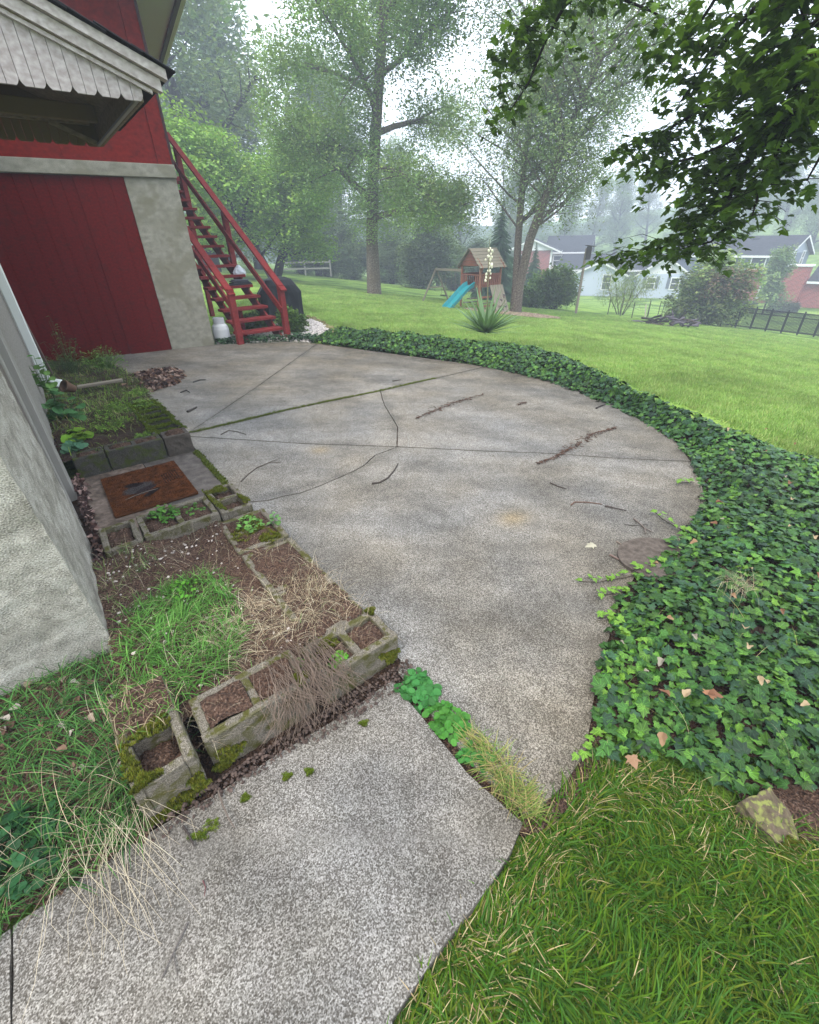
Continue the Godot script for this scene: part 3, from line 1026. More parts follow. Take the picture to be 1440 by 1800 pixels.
func beds() -> void:
	for p in [[-0.02, -0.62], [0.62, -0.62], [0.64, -0.56], [0.945, -0.56], [0.945, 0.22], [0.70, 0.28], [0.68, 0.72], [-0.02, 0.72]]:
		bed_near.append(B2(p[0], p[1]))
	for p in [[-1.6, -0.6], [-1.6, -0.868], [-0.42, -0.868], [-0.06, -0.868], [0.02, -0.78], [0.15, -0.72], [0.15, -0.35], [0.02, -0.35], [0.02, 0.1], [-1.6, 0.1]]:
		bed_front.append(B2(p[0], p[1]))
	for p in [[-0.04, 2.28], [0.70, 2.28], [0.72, 3.1], [0.92, 3.2], [0.96, 4.4], [1.0, 5.1], [0.98, 6.0], [0.8, 6.9], [-0.06, 7.6]]:
		bed_far.append(B2(p[0], p[1]))
	heap("near_bed_soil", bed_near, bed_height, 0.018, M.soil)
	heap("front_strip_soil", bed_front, front_height, 0.025, M.soil)
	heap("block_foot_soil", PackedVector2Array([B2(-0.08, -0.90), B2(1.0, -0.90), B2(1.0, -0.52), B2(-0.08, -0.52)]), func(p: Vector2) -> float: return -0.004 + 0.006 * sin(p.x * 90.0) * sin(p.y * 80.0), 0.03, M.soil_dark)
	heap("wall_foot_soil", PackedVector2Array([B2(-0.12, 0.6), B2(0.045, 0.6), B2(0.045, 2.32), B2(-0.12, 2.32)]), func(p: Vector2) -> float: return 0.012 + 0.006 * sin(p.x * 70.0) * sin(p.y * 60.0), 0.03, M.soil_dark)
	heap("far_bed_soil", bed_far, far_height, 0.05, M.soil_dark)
	# walk-side row
	var b1 := block("mossy rough block at the near end of the bed beside the straw", 0.043, -0.63, 0.195, Vector3(0.19, 0.20, 0.40), 2, 0.03, null, -0.075)
	var cover := MB.new()
	var gg := []
	for i in 7:
		var row := []
		for j in 7:
			row.append(Vector3(lerpf(0.02, 0.20, i / 6.0), 0.2 + 0.012 + rnd(-0.010, 0.014) - (0.03 if i == 0 else 0.0), lerpf(-0.09, 0.09, j / 6.0)))
		gg.append(row)
	for i in 6:
		for j in 6:
			cover.quad(gg[i][j], gg[i][j + 1], gg[i + 1][j + 1], gg[i + 1][j])
	put(b1, "soil_cover", cover.mesh(), M.soil)
	var bk := Copies.new()
	for i in 230:
		bk.add(tilt(rnd(0, TAU), rnd(-0.2, 1.2)).scaled(Vector3.ONE * rnd(0.5, 1.1)), Vector3(rnd(0.0, 0.21), 0.205, rnd(-0.10, 0.10)), [Color(0.07, 0.17, 0.03), Color(0.10, 0.21, 0.04), Color(0.36, 0.29, 0.18), Color(0.28, 0.21, 0.13)][rng.randi() % 4])
	scatter(b1, "grass_tufts", blade_mesh(0.075, 0.0016, 1.3), M.blade, bk)
	moss_on(b1, "moss", [[Vector3(-0.01, 0.20, 0.0), 0.03, 0.075, Vector3.UP], [Vector3(-0.10, 0.20, -0.075), 0.085, 0.02, Vector3.UP], [Vector3(-0.185, 0.20, -0.05), 0.018, 0.04, Vector3.UP], [Vector3(-0.204, 0.04, 0.02), 0.035, 0.06, Vector3.LEFT], [Vector3(-0.204, 0.03, -0.05), 0.025, 0.04, Vector3.LEFT], [Vector3(-0.204, 0.09, 0.07), 0.03, 0.02, Vector3.LEFT]], 1500, 0.013)
	var b2 := block("long block with a mossy end, half under hanging dry roots", 0.375, -0.69, 0.185, Vector3(0.395, 0.20, 0.20), 2, -0.015, null, 0.002)
	moss_on(b2, "moss", [[Vector3(-0.14, 0.07, 0.103), 0.045, 0.05, Vector3.BACK], [Vector3(-0.17, 0.03, 0.103), 0.03, 0.03, Vector3.BACK], [Vector3(0.17, 0.202, 0.07), 0.025, 0.03, Vector3.UP]], 700, 0.011)
	var b3 := block("corner block of the bed with clover growing in one cell", 0.80, -0.69, 0.150, Vector3(0.365, 0.20, 0.205), 2, 0.02, null, -0.022, 0.0)
	moss_on(b3, "moss", [[Vector3(-0.085, 0.196, -0.05), 0.045, 0.035, Vector3.UP], [Vector3(0.13, 0.11, 0.105), 0.05, 0.03, Vector3.BACK], [Vector3(0.17, 0.202, -0.09), 0.02, 0.02, Vector3.UP]], 750, 0.011)
	# patio-side row, sunk in the soil
	block("block sunk in bare soil next to the corner block, only its rim showing", 0.815, -0.365, 0.122, Vector3(0.30, 0.20, 0.40), 1, 0.0, null, -0.012)
	block("middle sunken block along the patio edge with a pale worn rim", 0.812, 0.045, 0.120, Vector3(0.30, 0.20, 0.40), 1, 0.012, null, -0.01)
	var b6 := block("sunken block thick with yellow-green moss and seedlings", 0.808, 0.46, 0.132, Vector3(0.30, 0.20, 0.40), 2, -0.01, null, -0.012)
	moss_on(b6, "moss", [[Vector3(-0.02, 0.195, 0.0), 0.16, 0.10, Vector3.UP], [Vector3(-0.13, 0.195, 0.05), 0.06, 0.05, Vector3.UP]], 1500, 0.013)
	# row in front of the door mat
	block("half block by the stucco corner, its cell full of chips", 0.165, 0.865, 0.155, Vector3(0.195, 0.20, 0.30), 1, 0.0, null, -0.03)
	block("wide block with weeds sprouting over the door mat", 0.488, 0.872, 0.16, Vector3(0.43, 0.20, 0.30), 2, 0.0, null, -0.025)
	var b9 := block("crosswise block at the mat row's patio end, moss round its rim", 0.808, 0.90, 0.16, Vector3(0.195, 0.20, 0.395), 2, 0.0, null, -0.05)
	moss_on(b9, "moss", [[Vector3(0.14, 0.20, -0.02), 0.05, 0.06, Vector3.UP], [Vector3(0.0, 0.20, -0.085), 0.18, 0.015, Vector3.UP], [Vector3(-0.1, 0.20, 0.08), 0.07, 0.02, Vector3.UP]], 800, 0.010)
	# the far bed's retaining row behind the mat
	block("dark damp block at the wall end of the far retaining row", 0.155, 2.345, 0.175, Vector3(0.22, 0.22, 0.17), 1, 0.0, M.block_dark, -0.012)
	block("long dark block in the middle of the far retaining row", 0.49, 2.345, 0.178, Vector3(0.43, 0.22, 0.17), 2, 0.0, M.block_dark, -0.012)
	var e := block("grey end block with rounded corner facing the patio joints", 0.825, 2.345, 0.180, Vector3(0.215, 0.22, 0.18), 1, -0.04, textured([M.landing.albedo_texture, M.landing.heightmap_texture], 0.9, Color(0.24, 0.235, 0.21), 0.95, 0.5), 0.0)
	e.name = "concrete_block_end"
	e.name = numbered(self, "concrete_block")
	for i in 3:
		var m := block(["moss covered block right behind the grey end block", "second moss covered block, dark cells open, along the far bed's edge", "third moss covered block, half lost under bright weeds"][i], 0.80, 2.66 + i * 0.405, 0.165 - i * 0.012, Vector3(0.27, 0.2, 0.395), 2, 0.0, M.block_dark, -0.05)
		moss_on(m, "moss", [[Vector3(0, 0.2, 0.115), 0.19, 0.02, Vector3.UP], [Vector3(0, 0.2, -0.115), 0.19, 0.03, Vector3.UP], [Vector3(0.185, 0.2, 0), 0.03, 0.12, Vector3.UP], [Vector3(-0.185, 0.2, 0), 0.03, 0.12, Vector3.UP], [Vector3(0.0, 0.2, 0), 0.04, 0.12, Vector3.UP], [Vector3(0.0, 0.17, 0), 0.18, 0.1, Vector3.UP]], 1500, 0.014, Color(0.085, 0.115, 0.014))
	door_mat()


func door_mat() -> void:
	var t := Transform3D(bb, B(0.445, 0.008, 1.74))
	var o := thing("door_mat", "rust brown coir door mat with a worn dark print", "door mat", t)
	var im := Image.create(220, 300, false, Image.FORMAT_RGB8)
	var f := FastNoiseLite.new()
	f.frequency = 0.35
	var g := FastNoiseLite.new()
	g.frequency = 0.03
	for x in 220:
		for y in 300:
			var n := f.get_noise_2d(x, y) * 0.5 + g.get_noise_2d(x, y) * 0.5
			im.set_pixel(x, y, Color(0.31 + n * 0.20, 0.18 + n * 0.12, 0.095 + n * 0.06))
	var dark := Color(0.13, 0.10, 0.10)
	# faded blots of print, and a few worn strokes where the lettering was
	for e in [[84, 150, 46, 30, 0.5, Color(0.27, 0.25, 0.25)], [76, 118, 26, 15, -0.2, dark], [100, 172, 36, 15, 0.5, Color(0.2, 0.17, 0.17)], [112, 205, 32, 11, 0.7, dark]]:
		for x in range(-60, 60):
			for y in range(-60, 60):
				var q := Vector2(x, y).rotated(e[4])
				if pow(q.x / e[2], 2) + pow(q.y / e[3], 2) < 1.0 + 0.8 * f.get_noise_2d(x * 1.3, y * 1.3):
					im.set_pixel(int(e[0]) + x, int(e[1]) + y, e[5] + Color(1, 1, 1) * 0.06 * f.get_noise_2d(x, y * 2))
	for k in 7:
		for y in 74:
			if f.get_noise_2d(k * 31.0, y * 1.7) > -0.25:
				for w in 3:
					im.set_pixel(158 + k * 7 + w + int(2.0 * g.get_noise_2d(y * 6, k)), 96 + y - k * 3, dark)
	for x in 92:
		for w in int(7.0 * sin(PI * x / 92.0)) + 2:
			im.set_pixel(40 + x, 206 - int(x * 0.16) - int(8.0 * sin(PI * x / 92.0)) + w, Color(0.50, 0.47, 0.43) if w < 3 else Color(0.22, 0.2, 0.2))
	var m := plain(Color(1, 1, 1), 1.0, 0.1)
	m.albedo_texture = ImageTexture.create_from_image(im)
	var b := MB.new()
	var w := 0.275
	var d := 0.365
	b.box(Transform3D(Basis(), Vector3(0, 0.007, 0)), Vector3(w * 2, 0.014, d * 2), 0.003)
	put(o, "backing", b.mesh(), plain(Color(0.09, 0.035, 0.012), 1.0))
	var c := MB.new()
	c.tri_uv(Vector3(-w, 0.016, d), Vector3(w, 0.016, d), Vector3(w, 0.016, -d), Vector2(0, 1), Vector2(1, 1), Vector2(1, 0))
	c.tri_uv(Vector3(-w, 0.016, d), Vector3(w, 0.016, -d), Vector3(-w, 0.016, -d), Vector2(0, 1), Vector2(1, 0), Vector2(0, 0))
	put(o, "pile", c.mesh(), m)
	# coir bristles stand up all over
	var br := MB.new()
	for i in 6:
		var a := i * 1.05
		br.tri(Vector3(-0.1, 0, 0).rotated(Vector3.UP, a) + Vector3(cos(a), 0, sin(a)) * 0.3, Vector3(0.1, 0, 0).rotated(Vector3.UP, a) + Vector3(cos(a), 0, sin(a)) * 0.3, Vector3(cos(a * 2), 1.2, sin(a * 2)) * 0.6)
	var k := Copies.new()
	for i in 5000:
		var p := Vector2(rnd(-1, 1), rnd(-1, 1))
		var cc := im.get_pixel(int((p.x * 0.5 + 0.5) * 219), int((p.y * 0.5 + 0.5) * 299)).srgb_to_linear()
		var q := rnd(0.6, 1.4)
		k.add(Basis(Vector3.UP, rnd(0, TAU)).scaled(Vector3.ONE * 0.007), Vector3(p.x * w, 0.0162, p.y * d), Color(cc.r * q, cc.g * q, cc.b * q))
	scatter(o, "bristles", br.mesh(), M.dry, k)


# ---------------------------------------------------------------- the neighbours' houses
func brick_tex() -> Array:
	var px := PackedByteArray()
	px.resize(256 * 256 * 3)
	for y in 256:
		for x in 256:
			var row := y / 16
			var xx := x + (20 if row % 2 else 0)
			var mortar := y % 16 < 2 or xx % 40 < 2
			var h := (row * 37 + (xx / 40) * 91) % 17
			var c := s(176, 168, 160) if mortar else s(140 + h * 2, 72 + h, 62 + h)
			px[(y * 256 + x) * 3] = c.r8; px[(y * 256 + x) * 3 + 1] = c.g8; px[(y * 256 + x) * 3 + 2] = c.b8
	var t := ImageTexture.create_from_image(Image.create_from_data(256, 256, false, Image.FORMAT_RGB8, px))
	return [t, t]


func hpart(o: Node, called: String, m: Material, c: Vector3, size: Vector3, ch := 0.0) -> MeshInstance3D:
	var b := MB.new()
	b.box(Transform3D(Basis(), c), size, ch)
	return put(o, called, b.mesh(), m)


func hwindow(o: Node, x: float, y: float, z: float, w: float, h: float, panes := 2, side := false) -> void:   # a window in a wall that faces +z (or +x)
	var turn := Basis(Vector3.UP, PI / 2) if side else Basis()
	var t := Transform3D(turn, Vector3(x, y, z))
	var b := MB.new()
	for k in [[0, h * 0.5, w + 0.16, 0.09], [0, -h * 0.5, w + 0.2, 0.1], [-w * 0.5, 0, 0.09, h], [w * 0.5, 0, 0.09, h]]:
		b.box(t * Transform3D(Basis(), Vector3(k[0], k[1], 0.03)), Vector3(k[2], k[3], 0.07))
	if panes > 1:
		b.box(t * Transform3D(Basis(), Vector3(0, 0, 0.025)), Vector3(w, 0.06, 0.05))
	var f := put(o, "window", b.mesh(), M.house_white)
	for k in panes:
		var g := MB.new()
		g.box(t * Transform3D(Basis(), Vector3(0, h * (0.25 - 0.5 * k) if panes > 1 else 0.0, 0.0)), Vector3(w - 0.06, (h / panes) - 0.06, 0.03))
		put(f, "pane", g.mesh(), M.house_glass)


func gable_roof(o: Node, x0: float, x1: float, z0: float, z1: float, eave: float, ridge: float, wallm: Material, along_x := true, over := 0.35) -> MeshInstance3D:
	# roof slabs with thickness, white fascia, and the gable walls below them
	var b := MB.new()
	var fz := MB.new()
	var g := MB.new()
	var half := (z1 - z0) * 0.5 if along_x else (x1 - x0) * 0.5
	var pitch := (ridge - eave) / half
	for sg in [-1.0, 1.0]:
		var q := []
		for w in [[0.0, 0.0], [half + over, 0.0], [half + over, 1.0], [0.0, 1.0]]:
			var y: float = ridge - pitch * w[0]
			if along_x:
				q.append(Vector3(lerpf(x0 - over, x1 + over, w[1]), y, (z0 + z1) * 0.5 + sg * w[0]))
			else:
				q.append(Vector3((x0 + x1) * 0.5 + sg * w[0], y, lerpf(z0 - over, z1 + over, w[1])))
		var mid: Vector3 = (q[0] + q[2]) * 0.5 - Vector3(0, 0.09, 0)
		var dn := Vector3(0, -0.18, 0)
		b.out(q[0], q[1], q[2], mid); b.out(q[0], q[2], q[3], mid)
		b.out(q[0] + dn, q[1] + dn, q[2] + dn, mid); b.out(q[0] + dn, q[2] + dn, q[3] + dn, mid)
		for e in 4:
			var w: Vector3 = q[(e + 1) % 4]
			fz.out(q[e] - (mid - q[e]).normalized() * 0.01, w, w + dn, mid); fz.out(q[e], w + dn, q[e] + dn, mid)
	for end in 2:
		var p := []
		if along_x:
			var x := x0 + 0.02 if end == 0 else x1 - 0.02
			p = [Vector3(x, eave, z0), Vector3(x, eave, z1), Vector3(x, ridge - 0.1, (z0 + z1) * 0.5)]
		else:
			var z := z0 + 0.02 if end == 0 else z1 - 0.02
			p = [Vector3(x0, eave, z), Vector3(x1, eave, z), Vector3((x0 + x1) * 0.5, ridge - 0.1, z)]
		g.out(p[0], p[1], p[2], Vector3((x0 + x1) * 0.5, eave, (z0 + z1) * 0.5))
	var r := put(o, "roof", b.mesh(), M.house_roof)
	put(r, "fascia", fz.mesh(), M.house_white)
	put(o, "gable_wall", g.mesh(), wallm)
	return r


func lap_siding(o: Node, m: Material, x0: float, x1: float, y0: float, y1: float, z: float) -> void:
	var y := y0
	while y < y1 - 0.05:
		var b := MB.new()
		var h := minf(0.26, y1 - y)
		b.box(Transform3D(Basis(Vector3.RIGHT, 0.06), Vector3((x0 + x1) * 0.5, y + h * 0.5, z)), Vector3(x1 - x0, h - 0.01, 0.03))
		put(o, "siding_board", b.mesh(), m)
		y += 0.26


func far_houses() -> void:
	M.house_white = plain(Color(0.78, 0.78, 0.78), 0.6)
	M.house_glass = plain(Color(0.03, 0.04, 0.05), 0.15, 0.6)
	M.house_roof = textured([(M.shingle as StandardMaterial3D).albedo_texture, null], 2.5, Color(0.62, 0.64, 0.70), 0.95)
	var brick := textured(brick_tex(), 1.6, Color(0.9, 0.85, 0.85), 0.9, 0.0, false)
	var blue_grey := plain(Color(0.16, 0.19, 0.24), 0.7)
	var pale_blue := plain(Color(0.50, 0.55, 0.66), 0.7)
	var beige := plain(Color(0.58, 0.52, 0.48), 0.7)
	# right: two storeys, brick below and blue-grey siding above
	var p := Vector3(32.928, -4.102, -47.747)
	var gy := lawn(p.x, p.z)
	var o := thing("two_storey_house", "two storey house, grey blue siding over brick, with a big brick chimney", "house", Transform3D(Basis(Vector3.UP, deg_to_rad(-50.0)), Vector3(p.x, gy - 0.2, p.z)))
	var up := Vector3(32.686, -1.684, -47.913).y - gy + 0.2        # floor line between the storeys
	var ev := Vector3(34.904, -0.037, -46.322).y - gy + 0.2
	var rg := Vector3(36.202, 1.403, -47.848).y - gy + 0.2
	var w1 := 2.35
	hpart(o, "brick_wall", brick, Vector3(w1 - 5.0, up * 0.5, -4.0), Vector3(10.0, up, 7.6))
	hpart(o, "upper_wall", blue_grey, Vector3(w1 - 5.0, (up + ev) * 0.5, -3.9), Vector3(10.2, ev - up, 8.2))
	lap_siding(o, blue_grey, w1 - 10.1, w1 + 0.1, up, ev, 0.215)
	gable_roof(o, w1 - 10.1, w1 + 0.1, -8.0, 0.2, ev, rg, plain(Color(0.36, 0.40, 0.48), 0.7))
	for x in [-3.4, -1.5, 0.5]:
		hwindow(o, x, ev - 0.75, 0.24, 1.15, 1.05, 1)
	hwindow(o, -0.6, up - 1.15, -0.19, 1.2, 1.1)
	hwindow(o, 1.7, up - 1.35, -0.19, 0.9, 1.4)
	for z in [-2.4, -5.6]:
		hwindow(o, w1 + 0.11, ev - 0.5, z, 0.8, 1.2, 2, true)
	hpart(o, "roof_vent", M.house_roof, Vector3(-1.2, rg - 0.35, -3.2), Vector3(0.6, 0.35, 0.5), 0.05)
	var ch := hpart(o, "chimney", brick, Vector3(4.05, (ev - 0.9) * 0.5, 1.0), Vector3(1.5, ev - 0.9, 1.1))
	hpart(ch, "chimney_cap", M.house_white, Vector3(4.05, ev - 0.83, 1.0), Vector3(1.7, 0.14, 1.3), 0.02)
	hpart(o, "annex_wall", brick, Vector3(8.6, 1.25, -1.4), Vector3(8.4, 2.5, 5.0))
	gable_roof(o, 5.3, 13.0, -3.9, 1.1, 2.5, 3.9, brick)
	# middle: long pale blue single-storey house with two gables
	p = Vector3(23.197, -4.044, -57.497)
	gy = lawn(p.x, p.z)
	o = thing("ranch_house", "pale blue single storey house with grey roof and two front gables", "house", Transform3D(Basis(Vector3.UP, deg_to_rad(-27.0)), Vector3(p.x, gy - 0.2, p.z)))
	hpart(o, "wall", pale_blue, Vector3(1.2, 1.45, -4.0), Vector3(12.0, 2.9, 7.0))
	gable_roof(o, -5.5, 7.4, -8.0, 0.0, 2.9, 4.25, pale_blue)
	hpart(o, "porch_wall", brick, Vector3(-4.6, 1.35, -0.15), Vector3(1.6, 2.7, 0.5))
	hpart(o, "gable_wing", pale_blue, Vector3(-0.6, 1.25, 0.6), Vector3(5.4, 2.5, 1.9))
	gable_roof(o, -3.3, 2.1, -2.0, 1.55, 2.5, 3.7, pale_blue, false)
	hpart(o, "gable_wing", pale_blue, Vector3(5.9, 1.25, 0.8), Vector3(5.0, 2.6, 3.5))
	gable_roof(o, 3.4, 8.4, -4.0, 2.55, 2.55, 4.2, plain(Color(0.74, 0.74, 0.76), 0.7), false)
	hwindow(o, 0.3, 1.6, 1.57, 0.9, 1.5)
	hpart(o, "door", plain(Color(0.06, 0.10, 0.26), 0.5), Vector3(-3.9, 1.1, -0.40), Vector3(1.0, 2.1, 0.12), 0.01)
	for x in [4.8, 7.1]:
		hwindow(o, x, 1.65, 2.57, 0.8, 1.1)
		for sg in [-1.0, 1.0]:
			hpart(o, "shutter", plain(Color(0.14, 0.16, 0.2), 0.6), Vector3(x + sg * 0.62, 1.75, 2.58), Vector3(0.3, 1.15, 0.05))
	# beige two-storey house behind
	p = Vector3(22.751, -4.272, -72.515)
	gy = lawn(p.x, p.z)
	o = thing("beige_house", "beige two storey house with grey hipped roof rising behind the pale blue one", "house", Transform3D(Basis(Vector3.UP, deg_to_rad(-24.0)), Vector3(p.x, gy - 0.3, p.z)))
	var e2 := Vector3(23.224, 0.025, -72.365).y - gy + 0.3
	hpart(o, "wall", beige, Vector3(0.3, e2 * 0.5, -3.0), Vector3(5.8, e2, 6.0))
	gable_roof(o, -2.6, 3.2, -6.0, 0.0, e2, e2 + 1.8, beige)
	hpart(o, "porch_roof", M.house_roof, Vector3(1.2, e2 - 2.6, 0.9), Vector3(5.0, 0.16, 2.2))
	for x in [-0.9, 1.9]:
		hwindow(o, x, e2 - 1.25, 0.02, 1.1, 1.2)
		for sg in [-1.0, 1.0]:
			hpart(o, "shutter", plain(Color(0.12, 0.13, 0.15), 0.6), Vector3(x + sg * 0.85, e2 - 1.25, 0.03), Vector3(0.36, 1.25, 0.05))
	hpart(o, "lower_wall", brick, Vector3(1.2, (e2 - 3.1) * 0.5, 0.6), Vector3(4.6, e2 - 3.1, 1.2))
	# left: white gable over red brick, half behind the tree stems
	p = Vector3(17.313, -3.834, -63.689)
	gy = lawn(p.x, p.z)
	o = thing("brick_gable_house", "red brick house with a wide white gable, half hidden by the twin stems", "house", Transform3D(Basis(Vector3.UP, deg_to_rad(-18.0)), Vector3(p.x, gy - 0.3, p.z)))
	var e3 := Vector3(17.258, 0.271, -63.704).y - gy + 0.3
	hpart(o, "wall", brick, Vector3(-1.2, e3 * 0.5, -3.0), Vector3(4.2, e3, 6.0))
	hpart(o, "corner_board", M.house_white, Vector3(0.98, e3 * 0.5, 0.03), Vector3(0.22, e3, 0.16))
	gable_roof(o, -4.6, 1.8, -6.0, 0.2, e3, e3 + 1.25, M.house_white, false)
	hwindow(o, -2.4, e3 - 1.2, 0.03, 1.1, 1.5)


# ---------------------------------------------------------------- trees
func leaf_clump(n: int, spread: Vector3, length: float, width: float, droop: float) -> ArrayMesh:
	var b := MB.new()
	for i in n:
		var p := Vector3(rnd(-1, 1), rnd(-1, 1), rnd(-1, 1)) * spread
		var a := rnd(0, TAU)
		var dir := Vector3(cos(a), rnd(-0.5, 0.35) - droop, sin(a)).normalized()
		var side := dir.cross(Vector3(rnd(-0.4, 0.4), 1, rnd(-0.4, 0.4))).normalized() * width * rnd(0.7, 1.2)
		var nn := side.cross(dir).normalized() * width * 0.3
		var l := length * rnd(0.7, 1.25)
		var f := rnd(0.8, 1.2)
		b.col = Color(f, f, f)
		var m := p + dir * l * 0.45 - nn
		b.tri(p, m + side, p + dir * l); b.tri(p, p + dir * l, m - side)
	return b.mesh()


func limb(b: MB, tips: Array, p: Vector3, dir: Vector3, length: float, r: float, level: int, o: Dictionary) -> void:
	var segs: int = 7 if level == 0 else (5 if level == 1 else 3)
	var pts := [p]
	var rad := [r]
	var d := dir
	var end_r: float = r * (0.35 if level == 0 else 0.3)
	for i in segs:
		d = (d + Vector3(rnd(-1, 1), rnd(-1, 1), rnd(-1, 1)) * float(o.wander) * (0.5 if level == 0 else 1.0) + Vector3.UP * float(o.lift) * (0.0 if level == 0 else 1.0)).normalized()
		p += d * length / segs
		pts.append(p)
		rad.append(lerpf(r, end_r, float(i + 1) / segs))
	if level == 0:
		rad[0] = r * 1.25
	b.tube(pts, rad, 8 if level == 0 else (6 if level == 1 else 4), false)
	if level >= o.levels:
		for i in range(1, pts.size()):
			tips.append(pts[i])
		return
	if level >= o.levels - 1:
		tips.append(pts[segs])
	var kids: int = o.kids[level]
	for k in kids:
		var t := lerpf(float(o.bare) if level == 0 else 0.25, 1.0, (k + rnd(0.2, 0.8)) / kids)
		var x := t * segs
		var i := mini(int(x), segs - 1)
		var at: Vector3 = pts[i].lerp(pts[i + 1], x - i)
		var axis: Vector3 = (pts[i + 1] - pts[i]).normalized()
		var a := k * 2.4 + rnd(-0.5, 0.5)
		var side := axis.cross(Vector3(cos(a), 0.1, sin(a))).normalized()
		var ang := deg_to_rad(rnd(o.angle[0], o.angle[1])) * (1.0 - 0.35 * t)
		var nd := axis.rotated(side, ang)
		var len2: float = length * float(o.ratio) * lerpf(1.0, float(o.taper), t) * rnd(0.8, 1.2)
		limb(b, tips, at, nd, len2, lerpf(r, end_r, t) * rnd(0.45, 0.62), level + 1, o)


func tree_of(o: Node3D, seed_: int, opt: Dictionary, leaf: ArrayMesh, bark: Material) -> void:
	rng.seed = seed_
	var b := MB.new()
	var tips := []
	limb(b, tips, Vector3(0, -0.3, 0), (opt.lean if opt.has("lean") else Vector3.UP), opt.height, opt.radius, 0, opt)
	put(o, "trunk", b.mesh(), bark)
	crown(o, tips, opt, leaf)


func crown(o: Node3D, tips: Array, opt: Dictionary, leaf: ArrayMesh) -> void:
	var k := Copies.new()
	var per: int = opt.per
	var col: Color = opt.col
	for t in tips:
		var tone := rnd(0.72, 1.25)
		for j in per:
			var q: Vector3 = t + Vector3(rnd(-1, 1), rnd(-0.9, 0.8), rnd(-1, 1)) * float(opt.loose)
			if q.y < opt.get("floor", 0.5):
				continue
			var f := tone * rnd(0.85, 1.15)
			k.add(Basis.from_euler(Vector3(rnd(-0.5, 0.5), rnd(0, TAU), rnd(-0.5, 0.5))).scaled(Vector3.ONE * rnd(0.75, 1.25)), q, Color(col.r * f * rnd(0.9, 1.15), col.g * f, col.b * f * rnd(0.8, 1.2)))
	scatter(o, "crown", leaf, M.leaf_matte, k)


func bush_of(o: Node3D, seed_: int, size: Vector3, count: int, leaf: ArrayMesh, col: Color, lumps := 7) -> void:   # a mounded shrub on a few stems
	rng.seed = seed_
	var centres := []
	for i in lumps:
		var a := i * 2.4 + rnd(-0.4, 0.4)
		var r := sqrt((i + 0.3) / lumps) * 0.62
		centres.append([Vector3(cos(a) * r * size.x, size.y * rnd(0.35, 0.72) * (1.1 - r * 0.6), sin(a) * r * size.z), rnd(0.32, 0.5)])
	var b := MB.new()
	for e in centres:
		var c: Vector3 = e[0]
		b.tube([Vector3(c.x * 0.12, -0.15, c.z * 0.12), Vector3(c.x * 0.45, c.y * 0.45, c.z * 0.45), c], [0.03 * size.y, 0.022 * size.y, 0.008 * size.y], 5, false)
	put(o, "stem", b.mesh(), M.bark_dark)
	var k := Copies.new()
	for i in count:
		var e: Array = centres[i % lumps]
		var d := Vector3(rnd(-1, 1), rnd(-1, 1), rnd(-1, 1)).normalized()
		var q: Vector3 = e[0] + d * size * float(e[1]) * pow(rnd(0.05, 1.0), 0.4)
		if q.y < 0.02:
			q.y = rnd(0.02, 0.2) * size.y
		var f := rnd(0.65, 1.35) * (0.85 + 0.3 * sin(float(i % lumps) * 1.9))
		k.add(Basis.from_euler(Vector3(rnd(-0.6, 0.6), rnd(0, TAU), rnd(-0.6, 0.6))).scaled(Vector3.ONE * rnd(0.7, 1.3)), q, Color(col.r * f * rnd(0.9, 1.2), col.g * f, col.b * f))
	scatter(o, "foliage", leaf, M.leaf_matte, k)


func plant_at(p: Vector3, turn := 0.0, size := 1.0) -> Transform3D:
	return Transform3D(Basis(Vector3.UP, turn).scaled(Vector3.ONE * size), on_lawn(p))


func conifer_of(o: Node3D, seed_: int, h: float, r: float, col: Color) -> void:
	rng.seed = seed_
	var b := MB.new()
	b.tube([Vector3(0, -0.2, 0), Vector3(0, h * 0.6, 0), Vector3(0, h, 0)], [0.14, 0.08, 0.01], 6, false)
	put(o, "trunk", b.mesh(), M.bark_dark)
	var m := MB.new()
	for i in 16:   # a flat drooping spray
		var z := i / 16.0
		for sg in [-1.0, 1.0]:
			var p := Vector3(0, -0.25 * z * z, z)
			var w := 0.34 * (1.05 - z)
			m.tri(p, p + Vector3(sg * w, -0.10 - 0.1 * z, 0.16), p + Vector3(0, -0.03, 0.09))
			m.tri(p, p + Vector3(sg * w * 0.7, -0.2, 0.10), p + Vector3(0, -0.05, 0.05))
	var k := Copies.new()
	for i in 620:
		var t := pow(rnd(0.0, 1.0), 1.3)
		var a := rnd(0, TAU)
		var len2 := r * (1.02 - t) * rnd(0.75, 1.12)
		var f := rnd(0.7, 1.3)
		k.add(Basis(Vector3.UP, a) * Basis(Vector3.RIGHT, rnd(-0.1, 0.35)) * Basis.from_scale(Vector3(len2 * 0.9, len2, len2)), Vector3(0, 0.15 + t * h * 0.97, 0), Color(col.r * f, col.g * f, col.b * f))
	scatter(o, "foliage", m.mesh(), M.leaf_matte, k)


